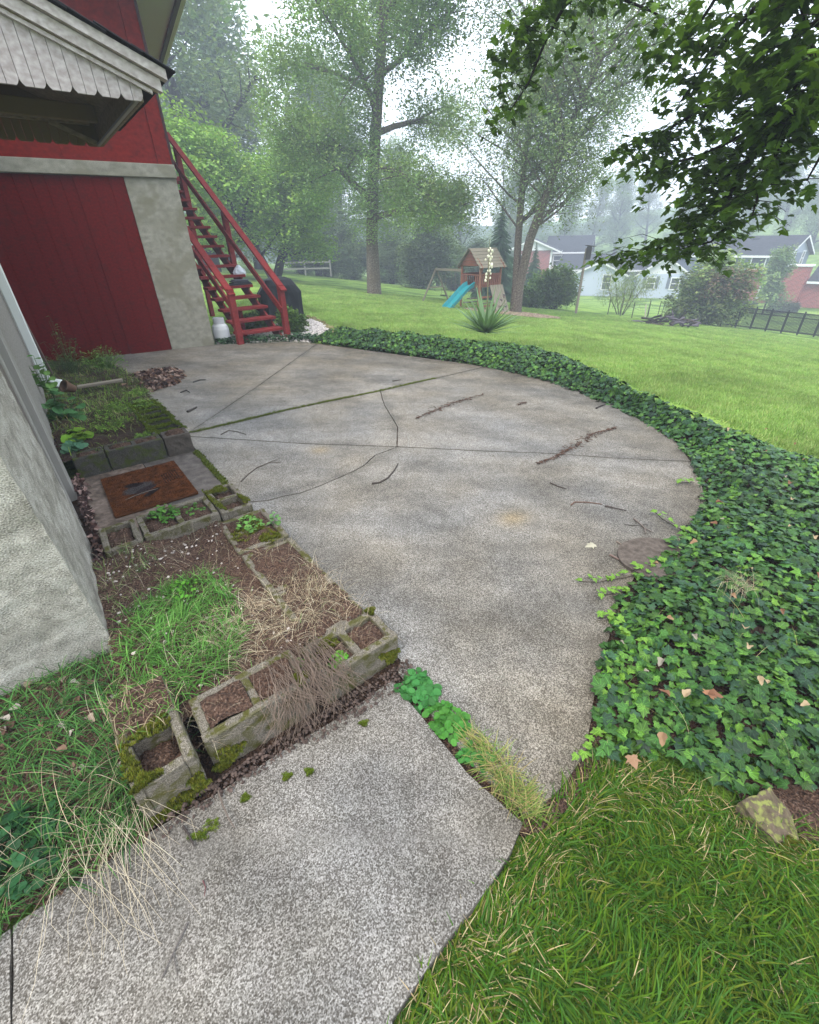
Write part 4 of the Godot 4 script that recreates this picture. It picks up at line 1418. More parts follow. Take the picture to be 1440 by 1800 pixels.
func trees() -> void:
	rng.seed = 21
	var fine := leaf_clump(28, Vector3(0.46, 0.36, 0.46), 0.125, 0.038, 0.25)
	var broad := leaf_clump(16, Vector3(0.40, 0.26, 0.40), 0.16, 0.065, 0.15)
	var coarse := leaf_clump(30, Vector3(0.8, 0.55, 0.8), 0.24, 0.085, 0.2)
	var tiny := leaf_clump(20, Vector3(0.16, 0.13, 0.16), 0.075, 0.028, 0.1)
	var green := Color(0.24, 0.36, 0.12)
	# the tall tree on the lawn
	var p := Vector3(-1.485, -0.580, -23.834)
	var o := thing("tall_tree", "tall airy tree with pale trunk standing alone on the lawn", "tree", plant_at(p))
	tree_of(o, 5, {"height": 17.5, "radius": 0.30, "levels": 3, "kids": [24, 6, 3], "bare": 0.17, "angle": [55, 100], "ratio": 0.36, "taper": 0.42, "wander": 0.16, "lift": -0.01, "per": 4, "loose": 0.8, "col": green, "floor": 2.3}, fine, M.bark)
	# ivy-like shoots that clothe the trunk
	var k := Copies.new()
	rng.seed = 8
	for i in 420:
		var a := rnd(0, TAU)
		var y := rnd(2.3, 9.0)
		var r := rnd(0.25, 1.1) * (1.15 - 0.08 * y)
		k.add(Basis(Vector3.UP, rnd(0, TAU)).scaled(Vector3.ONE * rnd(0.7, 1.1)), Vector3(cos(a) * r, y, sin(a) * r), green * rnd(0.9, 1.5))
	scatter(o, "trunk_shoots", fine, M.leaf_matte, k)
	# twin-stemmed tree on its mulch ring
	p = Vector3(4.430, -0.975, -19.490)
	o = thing("twin_stem_tree", "slender twin stemmed tree leaning right over a mulch ring", "tree", plant_at(p))
	rng.seed = 31
	var b := MB.new()
	var tips := []
	var g0 := on_lawn(p)
	for st in [[[Vector3(4.437, -1.019, -19.502), Vector3(4.372, 0.052, -19.516), Vector3(4.319, 1.579, -19.631), Vector3(4.333, 3.162, -19.832), Vector3(4.407, 4.329, -20.123), Vector3(4.597, 5.610, -20.491), Vector3(4.769, 7.004, -20.964), Vector3(4.938, 8.347, -21.439)], 0.17], [[Vector3(4.437, -1.019, -19.502), Vector3(4.500, 0.052, -19.487), Vector3(4.676, 1.571, -19.240), Vector3(5.066, 3.075, -18.934), Vector3(5.242, 3.968, -18.678), Vector3(5.469, 4.844, -18.405), Vector3(5.691, 5.509, -18.128), Vector3(5.919, 6.112, -17.844)], 0.21]]:
		var pts := []
		var rad := []
		for i in st[0].size():
			pts.append(st[0][i] - g0)
			rad.append(st[1] * (1.0 - 0.105 * i) * (1.3 if i == 0 else 1.0))
		pts[0].y = -0.25
		b.tube(pts, rad, 8, false)
		for i in range(3, pts.size()):
			for j in 7:
				var t := rnd(0, 1)
				var at: Vector3 = pts[i - 1].lerp(pts[i], t)
				var ax: Vector3 = (pts[i] - pts[i - 1]).normalized()
				var a := rnd(0, TAU)
				limb(b, tips, at, (ax * 0.8 + Vector3(cos(a), 0.0, sin(a))).normalized(), rnd(1.6, 3.0), 0.045, 1, {"levels": 2, "kids": [0, 5], "bare": 0.3, "angle": [30, 65], "ratio": 0.5, "taper": 0.7, "wander": 0.16, "lift": 0.03})
	put(o, "trunk", b.mesh(), M.bark)
	crown(o, tips, {"per": 4, "loose": 0.6, "col": Color(0.24, 0.33, 0.15), "floor": 2.6}, leaf_clump(18, Vector3(0.38, 0.3, 0.38), 0.10, 0.027, 0.3))
	# bright smaller tree behind the stairs
	p = Vector3(-7.743, 0.154, -30.017)
	o = thing("forked_tree", "bright green rounded tree forking low behind the stairs", "tree", plant_at(p))
	rng.seed = 3
	b = MB.new()
	tips = []
	for a in [0.3, 2.2, 3.6, 5.1]:
		limb(b, tips, Vector3(0, -0.2, 0), Vector3(cos(a) * 0.55, 1, sin(a) * 0.4).normalized(), 6.4, 0.20, 0, {"levels": 3, "kids": [8, 5, 4], "bare": 0.22, "angle": [45, 80], "ratio": 0.46, "taper": 0.6, "wander": 0.16, "lift": 0.05})
	put(o, "trunk", b.mesh(), M.bark_dark)
	crown(o, tips, {"per": 2, "loose": 0.6, "col": Color(0.28, 0.46, 0.09), "floor": 1.1}, broad)
	# prototypes for the hazy woods
	var big := {"height": 17.0, "radius": 0.42, "levels": 2, "kids": [17, 9], "bare": 0.12, "angle": [50, 85], "ratio": 0.36, "taper": 0.45, "wander": 0.12, "lift": 0.06, "per": 2, "loose": 1.2, "col": Color(0.20, 0.28, 0.13), "floor": 0.6}
	p = Vector3(-14.186, 0.177, -37.400)
	var oak := thing("wood_tree", "huge spreading hazy tree behind the house corner, left edge of the wood", "tree", plant_at(p, 0.4, 1.32), "trees of the hazy wood")
	tree_of(oak, 12, big, coarse, M.bark_dark)
	var lofty := {"height": 14.0, "radius": 0.30, "levels": 2, "kids": [22, 7], "bare": 0.04, "angle": [42, 75], "ratio": 0.30, "taper": 0.5, "wander": 0.12, "lift": 0.1, "per": 2, "loose": 1.0, "col": Color(0.22, 0.32, 0.13), "floor": 0.2}
	p = Vector3(-14.884, -0.463, -51.908)
	var ash := thing("wood_tree", "second hazy tree of the wood, just right of the huge one", "tree", plant_at(p, 1.0, 1.25), "trees of the hazy wood")
	tree_of(ash, 13, lofty, coarse, M.bark_dark)
	for e in [
		[oak, Vector3(-25.050, -0.394, -54.521), 1.2, 2.0, "hazy tree showing between house corner and huge spreading tree"], [ash, Vector3(-15.230, -0.122, -44.464), 0.8, 0.8, "low hazy tree filling in behind the stair rail"],
		[ash, Vector3(-8.395, -0.854, -49.290), 2.2, 0.98, "hazy tree rising left of the tall lawn tree"], [oak, Vector3(-7.026, -1.531, -61.601), 3.1, 1.0, "faint tree deep in the wood behind the tall lawn tree"],
		[ash, Vector3(-0.658, -1.244, -51.996), 4.0, 0.75, "hazy tree right of the tall trunk"], [ash, Vector3(3.716, -1.538, -55.877), 5.0, 0.62, "lower hazy tree left of the playhouse roof"],
		[oak, Vector3(8.166, -2.370, -69.522), 0.9, 0.66, "pale tree in the mist above the playhouse"], [ash, Vector3(14.083, -2.706, -73.666), 2.7, 0.85, "pale tree in the mist behind the twin stems"],
		[oak, Vector3(22.757, -2.970, -92.234), 3.3, 0.7, "faint tree in the mist above the brick gable house"], [ash, Vector3(30.990, -3.485, -100.322), 1.9, 0.78, "faint tree in the mist above the beige house"],
		[oak, Vector3(37.922, -3.840, -105.385), 5.2, 0.7, "faint tree in the mist over the post with the box"], [ash, Vector3(41.041, -3.651, -99.898), 0.2, 0.85, "pointed faint tree in the mist right of the beige house"],
		[oak, Vector3(49.978, -4.130, -106.894), 1.4, 0.68, "faint tree in the mist over the pale blue house"], [ash, Vector3(52.450, -3.818, -98.959), 2.9, 0.72, "faint tree in the mist behind the lowest maple leaves"],
		[oak, Vector3(60.459, -3.571, -101.335), 4.4, 0.68, "faint tree in the mist left of the two storey roof"], [ash, Vector3(60.780, -2.739, -91.683), 3.7, 0.8, "faint tree in the mist above the two storey roof"],
		[oak, Vector3(61.263, -2.067, -84.041), 0.6, 0.8, "faint tree in the mist above the two storey gable"], [ash, Vector3(62.216, -1.529, -78.289), 5.6, 0.9, "faint tree in the mist at the far right"],
		[oak, Vector3(63.170, -1.393, -72.288), 2.4, 0.9, "faint tree in the mist beyond the right frame edge"],
	]:
		copy(e[0], e[4], plant_at(e[1], e[2], e[3]))
	# dark shrubs and conifers along the far edge of the lawn
	p = Vector3(2.419, -2.809, -58.105)
	p = Vector3(1.663, -1.311, -39.965)
	var sh := thing("dense_bush", "tall dense dark bush left of the swing frame", "bush", plant_at(p, 0, 1.0), "bushes along the far lawn edge")
	bush_of(sh, 44, Vector3(2.5, 4.6, 2.2), 1500, broad, Color(0.13, 0.20, 0.08), 9)
	for e in [[Vector3(-1.116, -1.274, -45.986), 1.0, 0.8, "dense dark bush right behind the tall trunk"], [Vector3(-4.932, -1.122, -47.746), 2.0, 0.9, "dense dark bush left of the tall trunk"], [Vector3(-7.606, -1.072, -49.418), 3.0, 0.75, "dense dark bush near the pale rail"], [Vector3(-10.418, -1.057, -50.946), 4.0, 0.7, "dense dark bush at the lawn's left end"], [Vector3(4.411, -1.237, -43.778), 5.0, 0.72, "dense bush behind the swing beam"], [Vector3(6.550, -1.545, -46.541), 0.4, 0.9, "dense bush behind the playhouse roof"]]:
		copy(sh, e[3], plant_at(e[0], e[1], e[2]))
	p = Vector3(5.712, -1.704, -30.672)
	o = thing("conifer", "dark conifer behind the climbing wall", "conifer", plant_at(p), "conifers behind the play tower")
	conifer_of(o, 51, 5.3, 1.55, Color(0.07, 0.125, 0.07))
	copy(o, "bluish conifer right of the twin stems", plant_at(Vector3(9.458, -1.911, -36.804), 1.2, 0.72))
	# shrubs on the lawn to the right
	p = Vector3(8.069, -1.727, -26.403)
	o = thing("round_shrub", "round leafy shrub left of the wooden post", "shrub", plant_at(p))
	bush_of(o, 61, Vector3(1.5, 2.1, 1.3), 1100, tiny_scaled(1.7), Color(0.15, 0.25, 0.065), 7)
	p = Vector3(6.451, -1.487, -25.108)
	o = thing("small_shrub", "small dark clipped shrub beside the round shrub", "shrub", plant_at(p))
	bush_of(o, 62, Vector3(0.75, 1.1, 0.7), 420, tiny_scaled(1.5), Color(0.10, 0.17, 0.05), 5)
	p = Vector3(15.868, -2.497, -25.299)
	o = thing("tangled_shrub", "big tangled shrub with reddish growth beside the brush pile", "shrub", plant_at(p))
	bush_of(o, 63, Vector3(2.3, 3.5, 1.9), 1700, tiny_scaled(2.0), Color(0.24, 0.34, 0.12), 10)
	k = Copies.new()
	for i in 120:
		var q := Vector3(rnd(-1.0, 1.2), rnd(1.3, 2.6), rnd(0.4, 1.6))
		k.add(Basis(Vector3.UP, rnd(0, TAU)), q, Color(0.22, 0.15, 0.10) * rnd(0.7, 1.2))
	scatter(o, "reddish_growth", tiny_scaled(1.8), M.leaf_matte, k)
	p = Vector3(29.872, -3.445, -40.096)
	o = thing("young_tree", "young light green tree in front of the brick wall", "tree", plant_at(p))
	tree_of(o, 64, {"height": 4.6, "radius": 0.07, "levels": 2, "kids": [14, 5], "bare": 0.1, "angle": [35, 65], "ratio": 0.36, "taper": 0.35, "wander": 0.1, "lift": 0.1, "per": 3, "loose": 0.35, "col": Color(0.22, 0.33, 0.12), "floor": 0.2}, tiny_scaled(2.2), M.bark_mid)
	for e in [[Vector3(29.746, -3.048, -42.652), "low grey green shrub at the brick wall, left of the young tree"], [Vector3(32.183, -3.137, -40.845), "low grey green shrub at the brick wall, right of the young tree"]]:
		o = thing("foundation_shrub", e[1], "shrub", plant_at(e[0]), "shrubs at the brick wall")
		bush_of(o, 65, Vector3(1.5, 0.95, 0.8), 300, tiny_scaled(1.8), Color(0.10, 0.13, 0.07), 6)
	p = Vector3(12.273, -2.227, -27.410)
	o = thing("weeping_sapling", "feathery weeping sapling among thin stakes", "tree", plant_at(p))
	rng.seed = 66
	b = MB.new()
	tips = []
	for j in 5:
		var a := j * 1.26
		limb(b, tips, Vector3(cos(a) * 0.12, -0.1, sin(a) * 0.12), Vector3(cos(a) * 0.5, 1, sin(a) * 0.5).normalized(), rnd(1.9, 2.5), 0.03, 1, {"levels": 2, "kids": [0, 9], "bare": 0.4, "angle": [40, 80], "ratio": 0.42, "taper": 0.8, "wander": 0.12, "lift": -0.06})
	put(o, "trunk", b.mesh(), M.bark_mid)
	crown(o, tips, {"per": 3, "loose": 0.3, "col": Color(0.25, 0.33, 0.14), "floor": 0.5}, leaf_clump(9, Vector3(0.16, 0.26, 0.16), 0.17, 0.014, 1.0))


func tiny_scaled(f: float) -> ArrayMesh:
	return leaf_clump(14, Vector3(0.13, 0.10, 0.13) * f, 0.075 * f, 0.03 * f, 0.1)


# ---------------------------------------------------------------- the maple that hangs over the patio
func maple_leaf() -> ArrayMesh:
	var b := MB.new()
	var outline := [Vector2(0, 0), Vector2(0.22, -0.10), Vector2(0.50, 0.02), Vector2(0.36, 0.20), Vector2(0.62, 0.46), Vector2(0.34, 0.44), Vector2(0.24, 0.66), Vector2(0.0, 1.0)]
	var mid := Vector3(0, 0.05, 0.36)
	for sg in [-1.0, 1.0]:
		for i in outline.size() - 1:
			var p: Vector2 = outline[i]
			var q: Vector2 = outline[i + 1]
			var a := Vector3(sg * p.x, -0.16 * absf(p.x) - 0.10 * p.y * p.y, p.y)
			var c := Vector3(sg * q.x, -0.16 * absf(q.x) - 0.10 * q.y * q.y, q.y)
			if sg > 0:
				b.tri(mid, c, a)
			else:
				b.tri(mid, a, c)
	return b.mesh()


func overhang() -> void:
	rng.seed = 90
	var base := Vector3(5.4, 0, -1.2)
	var o := thing("maple_tree", "dark leafed maple whose boughs hang into the picture from the right", "tree", Transform3D(Basis(), on_lawn(base)))
	var off := on_lawn(base)
	var wood := MB.new()
	wood.tube([Vector3(0, -0.3, 0), Vector3(0.02, 0.4, 0), Vector3(0.0, 1.6, -0.05), Vector3(-0.15, 2.9, -0.2), Vector3(-0.2, 5.0, -0.4), Vector3(0.0, 8.0, -0.3)], [0.36, 0.25, 0.22, 0.20, 0.14, 0.05], 12, false)
	put(o, "trunk", wood.mesh(), M.bark)
	var k := Copies.new()
	var boughs := [
		[[Vector3(5.25, 2.9, -1.4)], [Vector3(2.100, 2.233, -2.800), Vector3(2.078, 2.132, -3.061), Vector3(2.080, 2.020, -3.299), Vector3(2.091, 1.821, -3.468), Vector3(2.057, 1.655, -3.662), Vector3(1.925, 1.559, -3.845), Vector3(1.735, 1.459, -3.989)], 0.034, 1.0],
		[[], [Vector3(2.103, 2.156, -3.045), Vector3(2.081, 2.025, -3.119), Vector3(2.088, 1.853, -3.175), Vector3(2.118, 1.689, -3.215)], 0.02, 1.0],
		[[Vector3(5.22, 3.3, -1.5)], [Vector3(2.230, 2.347, -2.953), Vector3(2.114, 2.387, -3.217), Vector3(1.984, 2.383, -3.473), Vector3(1.890, 2.263, -3.751), Vector3(1.734, 2.174, -3.990), Vector3(1.565, 2.140, -4.112)], 0.024, 1.1],
		[[Vector3(5.2, 4.6, -1.5)], [Vector3(2.011, 2.627, -2.986), Vector3(1.848, 2.611, -3.263), Vector3(1.828, 2.540, -3.445), Vector3(1.809, 2.434, -3.624), Vector3(1.775, 2.319, -3.751)], 0.022, 1.0],
		[[], [Vector3(2.002, 2.449, -2.871), Vector3(1.972, 2.445, -3.012), Vector3(1.944, 2.403, -3.148), Vector3(1.976, 2.321, -3.305)], 0.018, 1.2],
		[[], [Vector3(2.078, 2.132, -3.061), Vector3(2.033, 2.104, -3.387), Vector3(1.921, 2.030, -3.622), Vector3(1.753, 2.011, -3.872)], 0.016, 1.0],
		[[], [Vector3(2.106, 2.035, -3.283), Vector3(2.056, 1.934, -3.431), Vector3(1.974, 1.817, -3.593), Vector3(1.928, 1.772, -3.731)], 0.014, 0.8],
		[[], [Vector3(2.091, 1.821, -3.468), Vector3(2.149, 1.682, -3.433), Vector3(2.096, 1.556, -3.524), Vector3(2.004, 1.515, -3.691)], 0.012, 0.8],
		[[], [Vector3(2.288, 2.046, -2.908), Vector3(2.247, 1.957, -3.002), Vector3(2.258, 1.845, -3.057)], 0.012, 0.5],
		[[Vector3(5.2, 5.0, -1.6)], [Vector3(1.318, 3.104, -3.777), Vector3(1.223, 3.040, -4.122), Vector3(1.120, 2.940, -4.307), Vector3(1.034, 2.785, -4.431), Vector3(0.961, 2.593, -4.499), Vector3(0.823, 2.415, -4.577)], 0.02, 0.85],
		[[], [Vector3(1.146, 3.011, -4.248), Vector3(0.974, 2.916, -4.393), Vector3(0.835, 2.828, -4.524), Vector3(0.789, 2.681, -4.532)], 0.012, 0.75],
		[[], [Vector3(1.223, 3.040, -4.122), Vector3(1.411, 2.918, -4.168), Vector3(1.585, 2.845, -4.105), Vector3(1.689, 2.793, -4.063)], 0.012, 0.5],
		[[], [Vector3(2.001, 2.342, -2.749), Vector3(1.991, 2.322, -2.879), Vector3(1.989, 2.231, -3.001), Vector3(2.029, 2.162, -3.094)], 0.012, 1.2],
		[[], [Vector3(1.873, 2.624, -3.074), Vector3(1.972, 2.416, -3.012), Vector3(2.054, 2.261, -2.956)], 0.014, 1.0],
		[[], [Vector3(1.723, 2.773, -3.387), Vector3(1.711, 2.669, -3.505), Vector3(1.684, 2.570, -3.628), Vector3(1.671, 2.477, -3.744)], 0.012, 0.8],
	]
	var tw := MB.new()
	for e in boughs:
		var pts := []
		for q in e[0] + e[1]:
			pts.append(q - off)
		var rad := []
		for i in pts.size():
			rad.append(lerpf(e[2], 0.004, float(i) / (pts.size() - 1)))
		var b := MB.new()
		b.tube(pts, rad, 7, false)
		put(o, "bough", b.mesh(), M.bark_dark)
		var first := 1 if e[0].size() else 0
		for i in range(first, pts.size() - 1):
			var seg: float = pts[i].distance_to(pts[i + 1])
			for j in int(seg * 43.0 * e[3]) + 1:
				var p: Vector3 = pts[i].lerp(pts[i + 1], rnd(0, 1))
				var a := rnd(0, TAU)
				var dir := Vector3(cos(a), rnd(-0.55, 0.35), sin(a)).normalized()
				var ln := rnd(0.12, 0.34)
				var end := p + dir * ln + Vector3(0, -0.25 * ln, 0)
				tw.tube([p, p + dir * ln * 0.5, end], [0.003, 0.002, 0.001], 3, false)
				for w in 10:
					var t := rnd(0.2, 1.08)
					var q := p.lerp(end, t)
					var yaw := a + rnd(-1.6, 1.6)
					var size := rnd(0.036, 0.068)
					var f := rnd(0.65, 1.35)
					var hue := Color(0.055, 0.105, 0.015) if rnd(0, 1) > 0.3 else Color(0.105, 0.19, 0.02)
					k.add(Basis(Vector3.UP, yaw) * Basis(Vector3.RIGHT, rnd(-0.1, 1.1)) * Basis(Vector3.BACK, rnd(-0.5, 0.5)).scaled(Vector3.ONE * size), q + Vector3(rnd(-1, 1), rnd(-1, 0.6), rnd(-1, 1)) * 0.05, Color(hue.r * f, hue.g * f, hue.b * f))
	put(o, "twigs", tw.mesh(), M.bark_dark).set_meta("kind", "stuff")
	# the rest of the crown above and behind, out of the picture
	for i in 700:
		var q := Vector3(rnd(-2.2, 2.6), rnd(4.3, 8.5), rnd(-2.0, 2.6))
		k.add(Basis.from_euler(Vector3(rnd(-0.6, 0.6), rnd(0, TAU), rnd(-0.6, 0.6))).scaled(Vector3.ONE * 0.16), q, Color(0.04, 0.08, 0.014))
	scatter(o, "leaves", maple_leaf(), M.leaf, k)


# ---------------------------------------------------------------- ivy
var ivy_in := PackedVector2Array()
var ivy_poly := PackedVector2Array()


func ivy_height(p: Vector2) -> float:
	var d := far_from(p, ivy_poly, true)
	var far := smoothstep(1.5, 5.5, -p.y)
	var h := (0.05 + 0.05 * far) + (0.05 + 0.13 * far) * smoothstep(0.0, 0.32, d)
	h += 0.025 * sin(p.x * 9.0 + p.y * 4.0) * sin(p.y * 7.0 - p.x * 3.0)
	return maxf(h, 0.02)


func leaf_ivy() -> ArrayMesh:
	var b := MB.new()
	var o := [Vector2(0.0, 0.06), Vector2(0.20, -0.06), Vector2(0.47, 0.10), Vector2(0.36, 0.28), Vector2(0.50, 0.52), Vector2(0.26, 0.56), Vector2(0.0, 1.0)]
	var mid := Vector3(0, 0.03, 0.3)
	var uvof := func(p: Vector3) -> Vector2: return Vector2(0.5 + p.x * 0.75, 0.25 + p.z * 0.68)
	for sg in [-1.0, 1.0]:
		for i in o.size() - 1:
			var p: Vector2 = o[i]
			var q: Vector2 = o[i + 1]
			var a := Vector3(sg * p.x, 0.10 * absf(p.x) - 0.14 * p.y * p.y, p.y)
			var c := Vector3(sg * q.x, 0.10 * absf(q.x) - 0.14 * q.y * q.y, q.y)
			if sg > 0:
				b.tri_uv(mid, c, a, uvof.call(mid), uvof.call(c), uvof.call(a))
			else:
				b.tri_uv(mid, a, c, uvof.call(mid), uvof.call(a), uvof.call(c))
	return b.mesh()


func ivy() -> void:
	rng.seed = 100
	ivy_in = PackedVector2Array([Vector2(-1.761, -8.736), Vector2(-0.942, -8.191), Vector2(-0.230, -7.749), Vector2(0.416, -7.348), Vector2(0.982, -6.802), Vector2(1.472, -6.292), Vector2(1.828, -5.795), Vector2(2.072, -5.249), Vector2(2.257, -4.726), Vector2(2.365, -4.255), Vector2(2.402, -3.749), Vector2(2.355, -3.381), Vector2(2.242, -3.079), Vector2(2.109, -2.784), Vector2(2.004, -2.573), Vector2(1.739, -2.305), Vector2(1.481, -2.076), Vector2(1.252, -1.902), Vector2(1.052, -1.681), Vector2(0.933, -1.491), Vector2(0.838, -1.326), Vector2(0.749, -1.155), Vector2(0.688, -1.007), Vector2(0.642, -0.909)])
	ivy_poly = ivy_in.duplicate()
	ivy_poly.append_array(PackedVector2Array([Vector2(0.756, -0.886), Vector2(0.910, -0.868), Vector2(0.993, -0.802), Vector2(1.067, -0.764), Vector2(1.188, -0.775), Vector2(1.348, -0.759)]))
	ivy_poly.append_array([Vector2(2.1, -0.75), Vector2(3.0, -1.2), Vector2(3.9, -2.2)])
	ivy_poly.append_array(PackedVector2Array([Vector2(3.367, -3.357), Vector2(3.141, -3.796), Vector2(2.960, -4.201), Vector2(2.757, -4.804), Vector2(2.648, -5.759), Vector2(2.528, -6.688), Vector2(2.201, -7.308), Vector2(1.753, -7.735), Vector2(1.120, -7.917), Vector2(0.473, -8.419), Vector2(-0.247, -8.796), Vector2(-1.016, -9.075), Vector2(-1.632, -9.138)]))
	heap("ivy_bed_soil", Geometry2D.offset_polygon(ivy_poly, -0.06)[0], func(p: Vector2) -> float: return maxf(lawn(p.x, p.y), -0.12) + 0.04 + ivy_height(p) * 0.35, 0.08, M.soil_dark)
	var leaf := leaf_ivy()
	var k := Copies.new()
	var lo := ivy_poly[0]
	var hi := ivy_poly[0]
	for p in ivy_poly:
		lo = lo.min(p); hi = hi.max(p)
	var clump := FastNoiseLite.new()
	clump.frequency = 0.9
	for i in 130000:
		var p := Vector2(rnd(lo.x, hi.x), rnd(lo.y, hi.y))
		if not inside(p, ivy_poly):
			continue
		var dist := p.length()
		var keep := 1.0 if dist < 3.5 else 0.75
		if rnd(0, 1) > keep:
			continue
		var h := ivy_height(p)
		var far := p.y < -3.4
		var size := lerpf(0.022, 0.060, pow(rnd(0, 1), 1.1)) * (1.0 if not far else 1.15)
		var base := maxf(lawn(p.x, p.y), -0.14) + 0.035
		var depth := pow(rnd(0, 1), 2.2)
		var y := base + h * (1.0 - 0.65 * depth)
		# lean out over the near edge
		var e := 0.03
		var slope := Vector3(ivy_height(p - Vector2(e, 0)) - ivy_height(p + Vector2(e, 0)), 2.0 * e, ivy_height(p - Vector2(0, e)) - ivy_height(p + Vector2(0, e))).normalized()
		var x := slope.cross(Vector3(0.1, 0.1, 1)).normalized()
		var fr := Basis(x, slope, x.cross(slope))
		var b := fr * Basis(Vector3.UP, rnd(0, TAU)) * Basis(Vector3.RIGHT, rnd(-0.25, 0.75)) * Basis(Vector3.BACK, rnd(-0.45, 0.45))
		var f := rnd(0.5, 1.6) * (1.0 + 0.35 * clump.get_noise_2d(p.x, p.y))
		var c := Color(0.058, 0.160, 0.026)
		var pick := rnd(0, 1) + 0.25 * clump.get_noise_2d(p.x * 2.0 + 40.0, p.y * 2.0)
		if pick > 1.05:
			c = Color(0.20, 0.40, 0.035); f = rnd(0.8, 1.2); size *= 0.8; y = base + h + 0.012
		elif pick > 0.70:
			c = Color(0.110, 0.250, 0.030)
		elif pick < 0.22:
			c = Color(0.042, 0.110, 0.046)
		k.add(b.scaled(Vector3.ONE * size), Vector3(p.x, y, p.y), Color(c.r * f, c.g * f, c.b * f))
	var o := scatter(self, "ivy_bed", leaf, M.ivy, k)
	tag(o, "thick band of dark green ivy curving along the round patio", "ivy")
	# runners that creep out over the concrete with young yellow-green leaves
	var runs := [[Vector3(1.275, 0.010, -1.889), Vector3(1.121, 0.010, -1.855), Vector3(1.002, 0.010, -1.826), Vector3(0.910, 0.010, -1.843)], [Vector3(1.124, 0.010, -1.754), Vector3(1.027, 0.010, -1.735), Vector3(0.946, 0.010, -1.716)], [Vector3(1.798, 0.010, -2.195), Vector3(1.711, 0.010, -2.292), Vector3(1.653, 0.010, -2.426), Vector3(1.648, 0.010, -2.534)], [Vector3(0.977, 0.010, -1.573), Vector3(0.910, 0.010, -1.564)], [Vector3(0.707, 0.010, -0.977), Vector3(0.639, 0.010, -0.935), Vector3(0.580, 0.010, -0.854)], [Vector3(2.113, 0.010, -2.923), Vector3(2.009, 0.010, -2.928)], [Vector3(0.927, 0.010, -1.447), Vector3(0.913, 0.010, -1.347), Vector3(0.980, 0.010, -1.299)], [Vector3(1.454, 0.010, -1.994), Vector3(1.298, 0.010, -1.938), Vector3(1.224, 0.010, -1.915)]]
	for i in runs.size():
		var r := thing("ivy_runner", ["longest pale ivy runner creeping left over the concrete", "short pale ivy runner just below the longest one", "ivy runner with a yellow leaf above the round stone", "tiny pale ivy runner at the bed's bulge", "lime green ivy runner at the near corner of the bed", "short ivy runner at the patio's rightmost edge", "lime ivy shoot lying on the dark leaves", "pale ivy shoot beside the round stepping stone"][i], "ivy runner", Transform3D(Basis(), runs[i][0]))
		var b := MB.new()
		var pts := []
		var rad := []
		for q in runs[i]:
			pts.append(q - runs[i][0] + Vector3(0, rnd(0.0, 0.012), 0)); rad.append(0.0025)
		b.tube(pts, rad, 4, false)
		put(r, "stem", b.mesh(), M.bark_mid)
		var m := MB.new()
		var up_high := 0.10 if i == 6 else 0.0
		for j in pts.size() * 4:
			var t := float(j) / (pts.size() * 4) * (pts.size() - 1)
			var q: Vector3 = pts[int(t)].lerp(pts[mini(int(t) + 1, pts.size() - 1)], t - int(t)) + Vector3(rnd(-1, 1) * 0.018, 0.016 + rnd(0, 0.015) + up_high, rnd(-1, 1) * 0.018)
			var lf := put(r, "leaf", leaf, M.ivy_young, Transform3D(tilt(rnd(0, TAU), rnd(-0.1, 0.4), rnd(-0.3, 0.3)).scaled(Vector3.ONE * rnd(0.022, 0.042)), q))
	# the strip of ivy at the foot of the stairs
	var strip := PackedVector2Array([Vector2(-3.579, -8.767), Vector2(-2.963, -8.919), Vector2(-2.336, -9.020), Vector2(-1.714, -8.896), Vector2(-1.737, -9.366), Vector2(-2.227, -9.546), Vector2(-2.320, -9.192), Vector2(-3.068, -9.274), Vector2(-3.724, -9.229)])
	k = Copies.new()
	for i in 9000:
		var p := Vector2(rnd(-4.2, -1.4), rnd(-9.8, -8.0))
		if inside(p, strip):
			k.add(tilt(rnd(0, TAU), rnd(-0.2, 0.9), rnd(-0.5, 0.5)).scaled(Vector3.ONE * rnd(0.035, 0.06)), Vector3(p.x, rnd(0.0, 0.09), p.y), Color(0.035, 0.10, 0.028) * rnd(0.6, 1.6))
	tag(scatter(self, "ivy_strip", leaf, M.ivy, k), "low strip of ivy at the foot of the red stairs", "ivy")


# ---------------------------------------------------------------- plants and things round the patio
func strap(n: int, width: float, length: float, bend: float, fold := 0.25) -> ArrayMesh:   # a blade that rises along y and bends towards +z
	var b := MB.new()
	var prev := []
	for i in n + 1:
		var t := float(i) / n
		var a := bend * t
		var p := Vector3(0, sin(a) / maxf(bend, 0.01) * length if bend > 0.05 else length * t, (1.0 - cos(a)) / maxf(bend, 0.01) * length)
		var w := width * (1.0 - pow(t, 2.2)) * (0.75 + 0.5 * sin(PI * minf(t * 1.3, 1.0)))
		var row := [p + Vector3(-w, 0, w * fold), p, p + Vector3(w, 0, w * fold)]
		if i:
			b.quad(prev[0], prev[1], row[1], row[0]); b.quad(prev[1], prev[2], row[2], row[1])
		prev = row
	return b.mesh()


